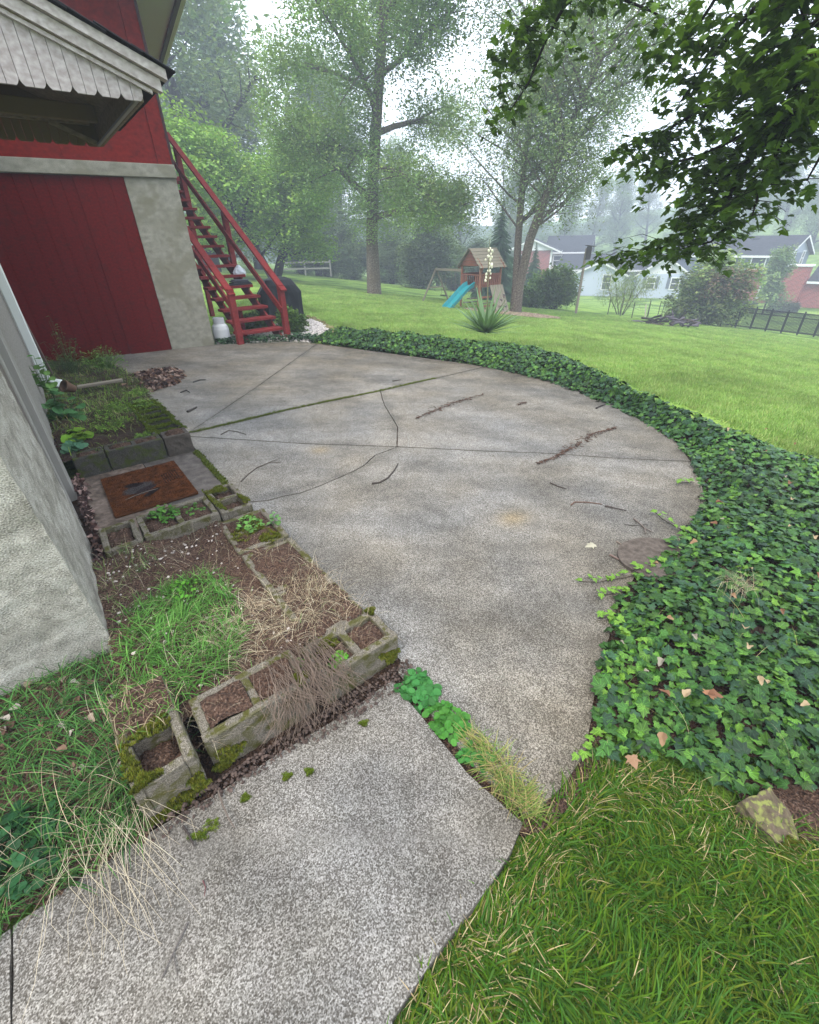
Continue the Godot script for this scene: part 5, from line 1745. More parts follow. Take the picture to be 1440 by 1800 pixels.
func herb(called: String, label: String, at: Vector3, n: int, r: float, h: float, size: float, col: Color, seed_: int, roundish := true, category := "weed") -> Node3D:
	rng.seed = seed_
	var o := thing(called, label, category, Transform3D(Basis(), at))
	var b := MB.new()
	var k := Copies.new()
	for i in n:
		var a := rnd(0, TAU)
		var rr := r * sqrt(rnd(0, 1))
		var tip := Vector3(cos(a) * rr, h * rnd(0.4, 1.0) * (1.1 - 0.5 * rr / r), sin(a) * rr)
		b.tube([Vector3(cos(a) * rr * 0.3, -0.02, sin(a) * rr * 0.3), tip * 0.6, tip], [size * 0.05, size * 0.04, size * 0.03], 3, false)
		var f := rnd(0.7, 1.35)
		for j in 3:
			k.add(tilt(a + (j - 1) * 1.3 + rnd(-0.5, 0.5), rnd(-0.1, 0.5), rnd(-0.3, 0.3)).scaled(Vector3.ONE * size * rnd(0.7, 1.2)), tip - Vector3(0, rnd(0, 0.3) * h * (1.0 if j else 0.0), 0), Color(col.r * f * rnd(0.9, 1.15), col.g * f, col.b * f))
	put(o, "stem", b.mesh(), plain(col * 0.8, 0.7))
	var m := MB.new()
	var pts := [Vector2(0, 0), Vector2(0.32, 0.18), Vector2(0.42, 0.5), Vector2(0.28, 0.85), Vector2(0, 0.98)] if roundish else [Vector2(0, 0), Vector2(0.16, 0.2), Vector2(0.18, 0.5), Vector2(0.1, 0.8), Vector2(0, 1.15)]
	for sg in [-1.0, 1.0]:
		for i in pts.size() - 1:
			var p := Vector3(sg * pts[i].x, 0.18 * pts[i].x - 0.12 * pts[i].y * pts[i].y, pts[i].y)
			var q := Vector3(sg * pts[i + 1].x, 0.18 * pts[i + 1].x - 0.12 * pts[i + 1].y * pts[i + 1].y, pts[i + 1].y)
			var c := Vector3(0, -0.03, 0.5)
			if sg > 0:
				m.tri(c, q, p)
			else:
				m.tri(c, p, q)
	scatter(o, "leaves", m.mesh(), M.leaf, k)
	return o


func garden_things() -> void:
	# yucca with one flower stalk
	rng.seed = 120
	var p := Vector3(1.460, -0.020, -8.662)
	var o := thing("yucca", "spiky yucca with one tall stalk of cream flowers rising from the ivy", "yucca", Transform3D(Basis(), Vector3(p.x, 0.10, p.z)))
	var sm := [strap(5, 0.032, 0.80, 0.08), strap(5, 0.034, 0.90, 0.12), strap(5, 0.030, 0.84, 0.2)]
	var ym := []
	for f in [0.75, 1.0, 1.3]:
		var m := plain(Color(0.10, 0.165, 0.07) * f, 0.5)
		m.backlight_enabled = true
		m.backlight = Color(0.3, 0.4, 0.2)
		ym.append(m)
	for i in 78:
		var t := i / 78.0
		var lean := lerpf(0.45, 1.34, pow(t, 0.75)) + rnd(-0.12, 0.12)
		put(o, "leaf", sm[i % 3], ym[(i * 7) % 3], Transform3D(Basis(Vector3.UP, i * 2.4 + rnd(-0.3, 0.3)) * Basis(Vector3.RIGHT, lean) * Basis.from_scale(Vector3.ONE * rnd(0.75, 1.1)), Vector3(0, 0.03, 0)))
	var st := MB.new()
	st.tube([Vector3(0, 0, 0), Vector3(0.0, 0.6, 0.0), Vector3(-0.02, 1.1, 0.0), Vector3(-0.03, 1.5, 0.0)], [0.011, 0.010, 0.008, 0.003], 6)
	var stalk := put(o, "flower_stalk", st.mesh(), plain(Color(0.20, 0.19, 0.10), 0.7))
	var bell := MB.new()
	bell.lathe([Vector2(0.002, 0.0), Vector2(0.016, -0.008), Vector2(0.023, -0.028), Vector2(0.020, -0.05), Vector2(0.003, -0.056)], 7)
	var cream := plain(Color(0.72, 0.70, 0.52), 0.6)
	for i in 24:
		var y := rnd(0.85, 1.40)
		put(stalk, "flower", bell.mesh(), cream, Transform3D(tilt(rnd(0, TAU), rnd(-0.4, 0.4)).scaled(Vector3.ONE * rnd(0.65, 1.0)), Vector3(-0.02 + rnd(-1, 1) * 0.055, y, rnd(-1, 1) * 0.055)))
	# shrub, grill and gas bottle by the stairs
	var leaf := leaf_clump(14, Vector3(0.06, 0.09, 0.06), 0.075, 0.017, -0.5)
	o = thing("bedside_shrub", "fresh green shrub right of the foot of the stairs", "shrub", Transform3D(Basis(), Vector3(-2.399, -0.050, -9.988)))
	bush_of(o, 121, Vector3(0.36, 0.5, 0.32), 230, leaf, Color(0.10, 0.19, 0.04), 6)
	o = thing("bedside_shrub", "green shrub seen between the open treads under the stairs", "shrub", Transform3D(Basis(), H(0.95, -0.05, 0.95)))
	bush_of(o, 122, Vector3(0.42, 0.42, 0.35), 230, leaf, Color(0.095, 0.19, 0.035), 6)
	rng.seed = 123
	p = Vector3(-3.051, 0.188, -12.019)
	o = thing("covered_grill", "barbecue grill under a slack black cover behind the handrail", "grill", Transform3D(Basis(Vector3.UP, 0.5).scaled(Vector3.ONE * 0.86), Vector3(p.x, -0.1, p.z)))
	var b := MB.new()
	var ring := func(y: float, x: float, z: float, sag: float) -> Array:
		var r := []
		for i in 28:
			var a := TAU * i / 28.0
			var sq := pow(pow(absf(cos(a)), 4) + pow(absf(sin(a)), 4), -0.25)
			var w := 1.0 + sag * sin(a * 9.0 + y * 3.0) + sag * 0.6 * sin(a * 14.0)
			r.append(Vector3(cos(a) * sq * x * w, y + 0.02 * sin(a * 5.0) * sag * 8.0, sin(a) * sq * z * w))
		return r
	var rings := [ring.call(0.10, 0.60, 0.32, 0.06), ring.call(0.45, 0.58, 0.31, 0.04), ring.call(0.80, 0.60, 0.31, 0.02), ring.call(0.98, 0.46, 0.30, 0.015), ring.call(1.12, 0.36, 0.22, 0.01), ring.call(1.18, 0.2, 0.1, 0.0)]
	for j in rings.size() - 1:
		for i in 28:
			var w := (i + 1) % 28
			b.out(rings[j][i], rings[j][w], rings[j + 1][w], Vector3(0, 0.5, 0)); b.out(rings[j][i], rings[j + 1][w], rings[j + 1][i], Vector3(0, 0.5, 0))
	for i in range(1, 27):
		b.out(rings[5][0], rings[5][i], rings[5][i + 1], Vector3(0, 0.5, 0))
	put(o, "cover", b.mesh(), plain(Color(0.007, 0.0075, 0.009), 0.5, 0.3))
	for x in [-0.5, 0.5]:
		for z in [-0.22, 0.22]:
			var w := MB.new()
			w.box(Transform3D(Basis(), Vector3(x * 0.9, 0.1, z)), Vector3(0.04, 0.25, 0.04), 0.005)
			put(o, "leg", w.mesh(), M.black)
	o = thing("gas_bottle", "white gas bottle standing on gravel between pier and stairs", "gas bottle", Transform3D(Basis(), H(0.20, -0.06, 0.30)))
	b = MB.new()
	b.lathe([Vector2(0.001, 0.03), Vector2(0.11, 0.03), Vector2(0.15, 0.08), Vector2(0.155, 0.14), Vector2(0.155, 0.28), Vector2(0.14, 0.34), Vector2(0.09, 0.385), Vector2(0.03, 0.40), Vector2(0.001, 0.40)], 20)
	put(o, "tank", b.mesh(), plain(Color(0.58, 0.58, 0.57), 0.4))
	b = MB.new()
	b.lathe([Vector2(0.11, 0.0), Vector2(0.115, 0.0), Vector2(0.115, 0.05), Vector2(0.11, 0.05)], 18)
	put(o, "foot_ring", b.mesh(), plain(Color(0.5, 0.5, 0.5), 0.5))
	b = MB.new()
	b.lathe([Vector2(0.085, 0.37), Vector2(0.10, 0.37), Vector2(0.10, 0.47), Vector2(0.092, 0.48), Vector2(0.085, 0.47)], 18)
	put(o, "collar", b.mesh(), plain(Color(0.5, 0.5, 0.5), 0.5))
	b = MB.new()
	b.tube([Vector3(0, 0.40, 0), Vector3(0, 0.45, 0)], [0.025, 0.025], 8)
	put(o, "valve", b.mesh(), M.black)
	# odds and ends left on the treads
	o = thing("folded_tarp", "dark folded tarp lying on the fifth tread", "tarp", Transform3D(hb * Basis(Vector3.UP, 0.25), H(0.93, 0.86, 1.25)))
	for i in 4:
		b = MB.new()
		b.box(Transform3D(tilt(rnd(-0.15, 0.15), rnd(-0.05, 0.05), rnd(-0.04, 0.04)), Vector3(rnd(-0.02, 0.02), 0.03 + i * 0.026, rnd(-0.02, 0.02))), Vector3(0.46 - i * 0.05, 0.027, 0.2), 0.011)
		put(o, "fold", b.mesh(), plain(Color(0.02, 0.02, 0.024) * (1.0 + i), 0.5))
	o = thing("plastic_bag", "crumpled pale plastic bag above the folded tarp", "bag", Transform3D(hb, H(1.0, 1.035, 1.52)))
	b = MB.new()
	var bag := []
	for j in 6:
		var row := []
		for i in 14:
			var a := TAU * i / 14.0
			var r: float = [0.05, 0.12, 0.13, 0.10, 0.06, 0.02][j] * rnd(0.8, 1.2)
			row.append(Vector3(cos(a) * r, [0.0, 0.01, 0.06, 0.12, 0.16, 0.2][j] + rnd(-0.008, 0.008), sin(a) * r * 0.7))
		bag.append(row)
	for j in 5:
		for i in 14:
			b.out(bag[j][i], bag[j][(i + 1) % 14], bag[j + 1][(i + 1) % 14], Vector3(0, 0.08, 0)); b.out(bag[j][i], bag[j + 1][(i + 1) % 14], bag[j + 1][i], Vector3(0, 0.08, 0))
	put(o, "crumpled_film", b.mesh(), plain(Color(0.52, 0.54, 0.56), 0.3))
	# gravel path beside the stairs
	var gp := PackedVector2Array([Vector2(-3.575, -8.875), Vector2(-2.350, -9.079), Vector2(-1.814, -8.851), Vector2(-1.667, -10.292), Vector2(-1.837, -10.928), Vector2(-2.359, -11.871), Vector2(-2.708, -12.208), Vector2(-2.939, -11.952), Vector2(-3.105, -10.696), Vector2(-3.725, -9.718)])
	structure("gravel_path", heap_mesh(gp, 0.12, -0.02), plain(Color(0.30, 0.28, 0.25), 1.0))
	b = MB.new()
	b.box(Transform3D(Basis(), Vector3()), Vector3(1, 0.6, 0.8), 0.28)
	var k := Copies.new()
	var lo := gp[0]
	var hi := gp[0]
	for q in gp:
		lo = lo.min(q); hi = hi.max(q)
	for i in 9000:
		var q := Vector2(rnd(lo.x, hi.x), rnd(lo.y, hi.y))
		if inside(q, gp):
			k.add(tilt(rnd(0, TAU), rnd(-0.4, 0.4), rnd(-0.4, 0.4)).scaled(Vector3.ONE * rnd(0.02, 0.05)), Vector3(q.x, -0.012 + rnd(0, 0.012), q.y), Color(0.50, 0.45, 0.41) * rnd(0.55, 1.25))
	tag(scatter(self, "gravel", b.mesh(), M.stone, k), "pale pinkish gravel on the path beside the stairs", "gravel")
	var stones := [Vector3(-2.856, -0.030, -12.552), Vector3(-2.668, -0.030, -12.424), Vector3(-2.499, -0.030, -12.301), Vector3(-2.313, -0.030, -11.986), Vector3(-2.149, -0.030, -11.687), Vector3(-1.980, -0.030, -11.315), Vector3(-1.833, -0.030, -10.965), Vector3(-1.696, -0.030, -10.560), Vector3(-1.596, -0.030, -10.114)]
	for i in stones.size():
		b = MB.new()
		b.box(Transform3D(tilt(rnd(0, TAU), rnd(-0.2, 0.2), rnd(-0.2, 0.2))), Vector3(0.22, 0.10, 0.16) * rnd(0.75, 1.1), 0.04)
		o = thing("edging_stone", "small mossy stone, number %d of the row curving along the gravel path's lawn edge" % (i + 1), "stone", Transform3D(Basis(), stones[i]), "edging stones of the gravel path")
		o.set_meta("label", "small mossy edging stone between gravel path and lawn")
		put(o, "stone_body", b.mesh(), plain(Color(0.16, 0.14, 0.06) * rnd(0.7, 1.2), 0.95))
	# round stepping stone and angular rock
	o = thing("stepping_stone", "round brownish stepping stone half under the ivy", "stepping stone", Transform3D(Basis(), Vector3(1.438, -0.000, -2.023)))
	b = MB.new()
	var disc := PackedVector2Array()
	for i in 26:
		disc.append(Vector2(cos(TAU * i / 26.0) * 0.235, sin(TAU * i / 26.0) * 0.205) * (1.0 + rnd(-0.015, 0.015)))
	b.prism(disc, -0.02, 0.018)
	put(o, "stone_body", b.mesh(), textured([M.landing.albedo_texture, M.landing.heightmap_texture], 0.7, Color(0.31, 0.29, 0.26), 0.95, 0.5))
	o = thing("corner_rock", "angular lichen covered rock at the ivy's near edge", "rock", Transform3D(Basis(Vector3.UP, 0.3), Vector3(1.142, -0.030, -0.699)))
	b = MB.new()
	var top := [Vector3(-0.055, 0.030, 0.06), Vector3(-0.07, 0.050, -0.05), Vector3(0.055, 0.062, -0.055), Vector3(0.075, 0.040, -0.01), Vector3(0.03, 0.022, 0.08)]
	for i in 5:
		var w := (i + 1) % 5
		var out := Vector3(1.12, 0, 1.12)
		var a: Vector3 = top[i]
		var d: Vector3 = top[w]
		b.out(a, d, Vector3(d.x * 1.12, -0.05, d.z * 1.12), Vector3()); b.out(a, Vector3(d.x * 1.12, -0.05, d.z * 1.12), Vector3(a.x * 1.12, -0.05, a.z * 1.12), Vector3())
		b.out(a, d, Vector3(0.0, 0.052, -0.005), Vector3())
	b.rough(0.016, 0.012, 3)
	put(o, "stone_body", b.mesh(), overlay(textured([M.landing.albedo_texture, M.landing.heightmap_texture], 0.5, Color(0.30, 0.265, 0.20), 0.95, 0.6), mask_tex(256, noise_bytes(256, FastNoiseLite.TYPE_SIMPLEX_SMOOTH, 0.03, 77, 4), 0.5, 0.7, s(120, 124, 66)), 0.3))
	moss_on(o, "moss", [[Vector3(-0.02, -0.0, 0.085), 0.06, 0.03, Vector3(0, 0.6, 0.8)]], 260, 0.012)
	heap("bare_earth", PackedVector2Array([Vector2(1.045, -0.807), Vector2(1.224, -0.826), Vector2(1.396, -0.819)] + [Vector2(1.9, -0.78), Vector2(1.9, -0.60), Vector2(1.42, -0.60), Vector2(1.22, -0.64)]), func(q: Vector2) -> float: return lawn(q.x, q.y) + 0.022 + 0.008 * sin(q.x * 40.0) * sin(q.y * 43.0), 0.03, M.soil)
	# weeds and leafy plants
	herb("clover", "bright clover growing in the corner block's left cell", B(0.715, 0.125, -0.74), 20, 0.045, 0.05, 0.02, Color(0.11, 0.30, 0.03), 131, true, "clover")
	herb("clover", "tiny clover on the dry grass behind the long block", B(0.585, 0.13, -0.66), 12, 0.03, 0.03, 0.014, Color(0.13, 0.33, 0.04), 132, true, "clover")
	herb("clover", "clover in the green grass near the stucco wall", B(0.33, 0.13, 0.13), 18, 0.07, 0.05, 0.018, Color(0.10, 0.28, 0.03), 133, true, "clover")
	herb("mock_strawberry", "leafy mat of round green leaves in the joint by the corner block", Vector3(0.020, 0.000, -1.186), 60, 0.085, 0.045, 0.032, Color(0.045, 0.17, 0.04), 134, true, "ground plant")
	herb("mock_strawberry", "second mat of round leaves further along the joint", Vector3(0.127, 0.000, -1.043), 46, 0.075, 0.04, 0.03, Color(0.06, 0.20, 0.03), 135, true, "ground plant")
	herb("mock_strawberry", "round leaves under the grass tuft at the joint's end", Vector3(0.217, 0.000, -0.897), 16, 0.05, 0.035, 0.026, Color(0.05, 0.18, 0.035), 136, true, "ground plant")
	herb("seedling", "pale seedlings in the mossy sunken block", B(0.80, 0.13, 0.50), 24, 0.09, 0.06, 0.022, Color(0.13, 0.28, 0.06), 137)
	herb("seedling", "single stalk with a few leaves at the patio edge", B(0.93, 0.10, 0.40), 5, 0.05, 0.13, 0.03, Color(0.12, 0.25, 0.08), 138)
	herb("sprouting_weed", "weeds spilling from the wide block onto the door mat", B(0.42, 0.13, 0.93), 46, 0.10, 0.09, 0.024, Color(0.075, 0.19, 0.03), 139)
	herb("sprouting_weed", "weeds in the wide block's right cell", B(0.60, 0.12, 0.90), 26, 0.07, 0.055, 0.02, Color(0.08, 0.18, 0.035), 140)
	herb("wall_plant", "broad leafed plant against the siding at the far bed's near end", B(0.08, 0.16, 2.50), 12, 0.10, 0.14, 0.075, Color(0.07, 0.17, 0.09), 141, true, "plant")
	herb("wall_plant", "yellowing broad leafed plant by the siding", B(0.13, 0.15, 2.85), 12, 0.12, 0.12, 0.085, Color(0.14, 0.26, 0.02), 142, true, "plant")
	herb("wall_plant", "lush dark plant at the siding below the downspout", B(0.08, 0.14, 3.6), 20, 0.16, 0.30, 0.09, Color(0.06, 0.16, 0.05), 143, true, "plant")
	herb("wall_plant", "climbing leaves on the siding beside the downspout", B(0.02, 0.3, 4.3), 14, 0.10, 0.42, 0.075, Color(0.10, 0.21, 0.05), 144, true, "plant")
	for e in [[0.42, 3.1, 0.20, "bright weeds in the middle of the far bed"], [0.66, 3.9, 0.24, "bright fern-like weeds along the far bed's patio edge"], [0.80, 3.55, 0.17, "yellow green weeds over the third mossy block"], [0.50, 3.55, 0.22, "pale weeds left of the fern-like ones"], [0.62, 2.55, 0.10, "thin weeds on the grey end block's soil"], [0.86, 4.3, 0.16, "weeds at the leaf pile"]]:
		herb("bed_weed", e[3], B(e[0], far_height(B2(e[0], e[1])), e[1]), 70, e[2], 0.09, 0.026, Color(0.13, 0.24, 0.03), 150 + int(e[1] * 10), false)
	herb("corner_weed", "tall thin weed in front of the red boards", B(0.32, 0.06, 6.3), 26, 0.22, 0.75, 0.06, Color(0.07, 0.12, 0.03), 160, false)
	herb("corner_weed", "bushy weed where bed, boards and patio meet", B(0.75, 0.04, 6.35), 90, 0.30, 0.36, 0.05, Color(0.11, 0.21, 0.04), 161, false)
	herb("corner_weed", "dark weeds along the foot of the red boards", B(0.25, 0.05, 6.75), 70, 0.45, 0.25, 0.05, Color(0.055, 0.10, 0.025), 162, false)
	rng.seed = 170
	o = thing("leaning_pole", "thin grey pole leaning in the corner behind the downspout", "pole", Transform3D(Basis(), Vector3()))
	b = MB.new()
	b.tube([B(0.10, 0.05, 6.2), B(-0.02, 2.2, 4.9)], [0.014, 0.012], 6)
	put(o, "pole_shaft", b.mesh(), plain(Color(0.16, 0.12, 0.10), 0.8))
	o = thing("clay_pot", "broken brown clay pot lying at the downspout's foot", "pot", Transform3D(bb * tilt(0.5, 0.0, 1.0), B(0.26, 0.20, 4.55)))
	b = MB.new()
	b.lathe([Vector2(0.07, 0.0), Vector2(0.10, 0.16), Vector2(0.115, 0.16), Vector2(0.115, 0.20), Vector2(0.095, 0.20), Vector2(0.062, 0.02), Vector2(0.001, 0.02)], 16)
	put(o, "pot_body", b.mesh(), plain(Color(0.105, 0.062, 0.04), 0.95), Transform3D(Basis.from_scale(Vector3.ONE * 0.6), Vector3()))
	o = thing("old_plank", "grey weathered plank lying across the far bed", "plank", Transform3D(bb * tilt(-0.1, 0.0, 0.02), B(0.55, 0.12, 5.0)))
	b = MB.new()
	b.box(Transform3D(), Vector3(0.5, 0.03, 0.09), 0.004)
	put(o, "plank_body", b.mesh(), plain(Color(0.20, 0.17, 0.13), 0.95))


func heap_mesh(poly: PackedVector2Array, depth: float, y: float) -> ArrayMesh:
	var b := MB.new()
	b.prism(poly, y - depth, y)
	return b.mesh()


# ---------------------------------------------------------------- things on the lawn
func stick(o: Node, called: String, a: Vector3, b: Vector3, w: float, m: Material, d := -1.0) -> void:
	var k := MB.new()
	k.bar(a, b, w, d if d > 0.0 else w, minf(w, d if d > 0.0 else w) * 0.12)
	put(o, called, k.mesh(), m)


func play_things() -> void:
	rng.seed = 200
	var wood := textured([M.red.albedo_texture, null], 0.5, Color(0.30, 0.145, 0.085), 0.8)
	var red := textured([M.red.albedo_texture, null], 0.5, Color(0.23, 0.095, 0.06), 0.85)
	var grey := textured([M.red.albedo_texture, null], 0.5, Color(0.27, 0.245, 0.185), 0.85)
	var p := on_lawn(Vector3(2.954, -0.848, -19.376))
	# own axes: +x is the side of the slide, +z the side of the climbing wall
	var o := thing("play_tower", "wooden play tower with gabled roof, teal slide, swing beam and climbing wall", "playset", Transform3D(Basis(Vector3.UP, deg_to_rad(-8.0 - 180.0 + 40.0)), p))
	o.transform.basis = Basis(Vector3.UP, deg_to_rad(34.0))
	# x points right and a little towards us; the slide leaves through -x, the climbing wall through +z
	var h := 0.52
	for x in [-h, h]:
		for z in [-h, h]:
			stick(o, "post", Vector3(x, -0.1, z), Vector3(x, 1.62, z), 0.07, wood)
	for i in 8:
		stick(o, "deck_board", Vector3(-h - 0.03, 0.86, -h + 0.065 + i * 0.13), Vector3(h + 0.03, 0.86, -h + 0.065 + i * 0.13), 0.12, wood, 0.03)
	for z in [-h, h]:
		stick(o, "rail", Vector3(-h, 1.26, z), Vector3(h, 1.26, z), 0.035, red, 0.09)
		stick(o, "rail", Vector3(-h, 0.93, z), Vector3(h, 0.93, z), 0.035, red, 0.09)
		for i in 9:
			var x := -h + 0.11 + i * 0.103
			stick(o, "slat", Vector3(x, 0.9, z + 0.03), Vector3(x, 1.27, z + 0.03), 0.06, red, 0.018)
	for x in [-h, h]:
		stick(o, "rail", Vector3(x, 1.26, -h), Vector3(x, 1.26, h), 0.09, red, 0.035)
		for i in 9:
			var z := -h + 0.11 + i * 0.103
			if x > 0 or absf(z - 0.05) > 0.22:
				stick(o, "slat", Vector3(x - 0.03, 0.9, z), Vector3(x - 0.03, 1.27, z), 0.018, red, 0.06)
	# roof: ridge along x, overlapping boards on both slopes, boarded gables
	var ridge := 2.12
	for sg in [-1.0, 1.0]:
		for i in 6:
			var t := (i + 0.5) / 6.0
			var y := lerpf(1.50, ridge, t)
			var z: float = sg * lerpf(0.66, 0.04, t)
			var b := MB.new()
			b.box(Transform3D(Basis(Vector3.RIGHT, sg * 0.68), Vector3(rnd(-0.008, 0.008), y, z)), Vector3(1.36, 0.022, 0.165), 0.004)
			put(o, "roof_board", b.mesh(), grey)
	for x in [-h - 0.03, h + 0.03]:
		for i in 5:
			var w := 0.62 - i * 0.13
			stick(o, "gable_board", Vector3(x, 1.60 + i * 0.095, -w), Vector3(x, 1.60 + i * 0.095, w), 0.02, red, 0.085)
		for sg in [-1.0, 1.0]:
			stick(o, "rake_board", Vector3(x, 1.47, sg * 0.69), Vector3(x, 2.10, 0.0), 0.03, wood, 0.07)
	# slide
	var sl := MB.new()
	var prev := []
	for i in 13:
		var t := i / 12.0
		var x := -h - 0.02 - 1.35 * t
		var y := 0.90 - 0.80 * smoothstep(0.0, 1.0, t) - 0.03 * sin(t * PI * 2.0)
		if t > 0.9:
			y = 0.10
		var row := []
		for q in [[-0.26, 0.13], [-0.22, 0.14], [-0.18, 0.0], [0.18, 0.0], [0.22, 0.14], [0.26, 0.13], [0.22, -0.03], [-0.22, -0.03]]:
			row.append(Vector3(x, y + q[1] * (1.0 - 0.5 * smoothstep(0.8, 1.0, t)), 0.05 + q[0]))
		if i:
			for q in 8:
				sl.out(prev[q], prev[(q + 1) % 8], row[(q + 1) % 8], Vector3(x, y - 0.02, 0.05)); sl.out(prev[q], row[(q + 1) % 8], row[q], Vector3(x, y - 0.02, 0.05))
		prev = row
	put(o, "slide", sl.mesh(), plain(Color(0.02, 0.24, 0.27), 0.35))
	# climbing wall
	for i in 5:
		var b := MB.new()
		b.bar(Vector3(0.02 + i * 0.135, -0.05, h + 0.55), Vector3(0.02 + i * 0.135, 0.90, h + 0.04), 0.125, 0.025, 0.004)
		put(o, "climbing_board", b.mesh(), grey)
	for i in 10:
		var t := rnd(0.1, 0.92)
		var b := MB.new()
		b.box(Transform3D(tilt(rnd(0, 3), 0.5), Vector3(0.05 + rnd(0, 0.5), -0.05 + 0.95 * t + 0.02, h + 0.57 - 0.51 * t)), Vector3(0.09, 0.05, 0.06), 0.018)
		put(o, "foothold", b.mesh(), plain([Color(0.12, 0.10, 0.10), Color(0.20, 0.14, 0.12)][i % 2], 0.8))
	# bench and table under the deck
	for e in [[0.42, -0.1, 0.26], [0.26, -0.38, 0.16], [0.26, 0.30, 0.16]]:
		stick(o, "bench_board", Vector3(-0.48, e[0], e[1]), Vector3(0.48, e[0], e[1]), e[2], grey, 0.03)
	for y in [0.18, 0.5]:
		stick(o, "cross_rail", Vector3(-h, y, h), Vector3(h, y, h), 0.03, wood, 0.07)
	# swing beam with its braced legs and hanging swings
	var e0 := Vector3(-h * 0.8, 1.38, -h)
	var e1 := Vector3(-0.10, 1.34, -h - 2.2)
	stick(o, "swing_beam", e0, e1, 0.07, grey, 0.09)
	var across := (e1 - e0).cross(Vector3.UP).normalized()
	for sg in [-1.0, 1.0]:
		stick(o, "swing_leg", e1 + Vector3(0, 0.04, 0), e1 + across * sg * 0.72 + Vector3(0, -1.36, 0), 0.06, grey)
	stick(o, "leg_brace", e1 + across * 0.38 + Vector3(0, -0.68, 0), e1 - across * 0.38 + Vector3(0, -0.68, 0), 0.05, grey)
	for t in [0.35, 0.7]:
		var m := e0.lerp(e1, t)
		var dir := (e1 - e0).normalized()
		for sg in [-0.16, 0.16]:
			var b := MB.new()
			b.tube([m + dir * sg, m + dir * sg + Vector3(0, -0.95, 0)], [0.007, 0.007], 4)
			put(o, "swing_chain", b.mesh(), grey)
		var b := MB.new()
		b.bar(m + dir * -0.19 + Vector3(0, -0.96, 0), m + dir * 0.19 + Vector3(0, -0.96, 0), 0.12, 0.03, 0.008)
		put(o, "swing_seat", b.mesh(), M.black)
	# mulch round the twin stemmed tree
	var ring := PackedVector2Array()
	var c := Vector3(4.117, -0.893, -18.579)
	for i in 30:
		var a := TAU * i / 30.0
		ring.append(Vector2(c.x, c.z) + Vector2(cos(a) * 1.75, sin(a) * 1.25) * (1.0 + 0.12 * sin(a * 3.0) + 0.06 * sin(a * 7.0)))
	heap("mulch_ring", ring, func(q: Vector2) -> float: return lawn(q.x, q.y) + 0.05 - 0.02 * far_from(q, PackedVector2Array([Vector2(c.x, c.z), Vector2(c.x + 0.01, c.z)])), 0.12, plain(Color(0.26, 0.19, 0.14), 1.0))
	var chip := MB.new()
	chip.box(Transform3D(), Vector3(1.0, 0.2, 0.3), 0.0)
	var k := Copies.new()
	for i in 3200:
		var a := rnd(0, TAU)
		var r := sqrt(rnd(0, 1))
		var q := Vector2(c.x + cos(a) * r * 1.85, c.z + sin(a) * r * 1.3)
		k.add(tilt(rnd(0, TAU), rnd(-0.3, 0.3), rnd(-0.3, 0.3)).scaled(Vector3.ONE * rnd(0.03, 0.08)), Vector3(q.x, lawn(q.x, q.y) + 0.045, q.y), Color(0.32, 0.24, 0.17) * rnd(0.5, 1.3))
	tag(scatter(self, "mulch_chips", chip.mesh(), M.dry, k), "pale wood chip mulch round the twin stemmed tree", "mulch")
	# post with a box
	p = Vector3(8.244, -1.579, -23.247)
	o = thing("box_post", "tall leaning wooden post carrying a dark box like a nest box", "post", Transform3D(Basis(), on_lawn(p)))
	var tp := hgt_vec(p, 2.80)
	stick(o, "post", Vector3(0, -0.2, 0), Vector3(0.02, 2.75, 0), 0.10, textured([M.red.albedo_texture, null], 0.5, Color(0.36, 0.30, 0.24), 0.9))
	var bx := MB.new()
	bx.box(Transform3D(Basis(Vector3.UP, -0.4), Vector3(0.14, 2.55, 0.02)), Vector3(0.22, 0.52, 0.26), 0.01)
	put(o, "nest_box", bx.mesh(), plain(Color(0.075, 0.065, 0.06), 0.9))
	stick(o, "box_roof", Vector3(0.0, 2.85, 0.05), Vector3(0.34, 2.80, -0.02), 0.34, plain(Color(0.10, 0.09, 0.085), 0.9), 0.025)
	# thin stakes round the sapling and the brush pile
	var stakes := [[1068, 553, 30, 0, "thin dark stake left of the weeping sapling"], [1090, 556, 29, 3, "thin dark stake in front of the weeping sapling"], [1110, 560, 32, 4, "thin dark stake right of the weeping sapling"], [1135, 558, 30, -1, "dark stake left of the pale split stake"], [1139, 557, 34, 0, "taller dark stake beside the pale split one"], [1157, 556, 27, 2, "dark stake standing in the brush pile"], [1160, 556, 30, 3, "second dark stake standing in the brush pile"]]
	var pos := [Vector3(10.915, -2.002, -25.894), Vector3(11.357, -2.019, -25.321), Vector3(11.387, -1.955, -24.048), Vector3(13.674, -2.357, -27.061), Vector3(14.592, -2.545, -28.774), Vector3(15.929, -2.763, -30.200), Vector3(16.433, -2.844, -30.736)]
	for i in 7:
		o = thing("garden_stake", stakes[i][4], "stake", Transform3D(tilt(0, 0, rnd(-0.06, 0.06)), on_lawn(pos[i])), "thin stakes on the lawn")
		stick(o, "stake_shaft", Vector3(0, -0.1, 0), Vector3(0, rnd(0.75, 0.95), 0), 0.035, plain(Color(0.05, 0.045, 0.04), 0.9))
	o = thing("garden_stake", "pale split wooden stake leaning by the brush pile", "stake", Transform3D(tilt(0, 0, 0.18), on_lawn(Vector3(12.793, -2.179, -25.470))), "thin stakes on the lawn")
	stick(o, "stake_shaft", Vector3(0, -0.1, 0), Vector3(0, 0.7, 0), 0.06, plain(Color(0.48, 0.42, 0.36), 0.9), 0.03)
	# brush pile
	p = Vector3(11.460, -1.793, -20.865)
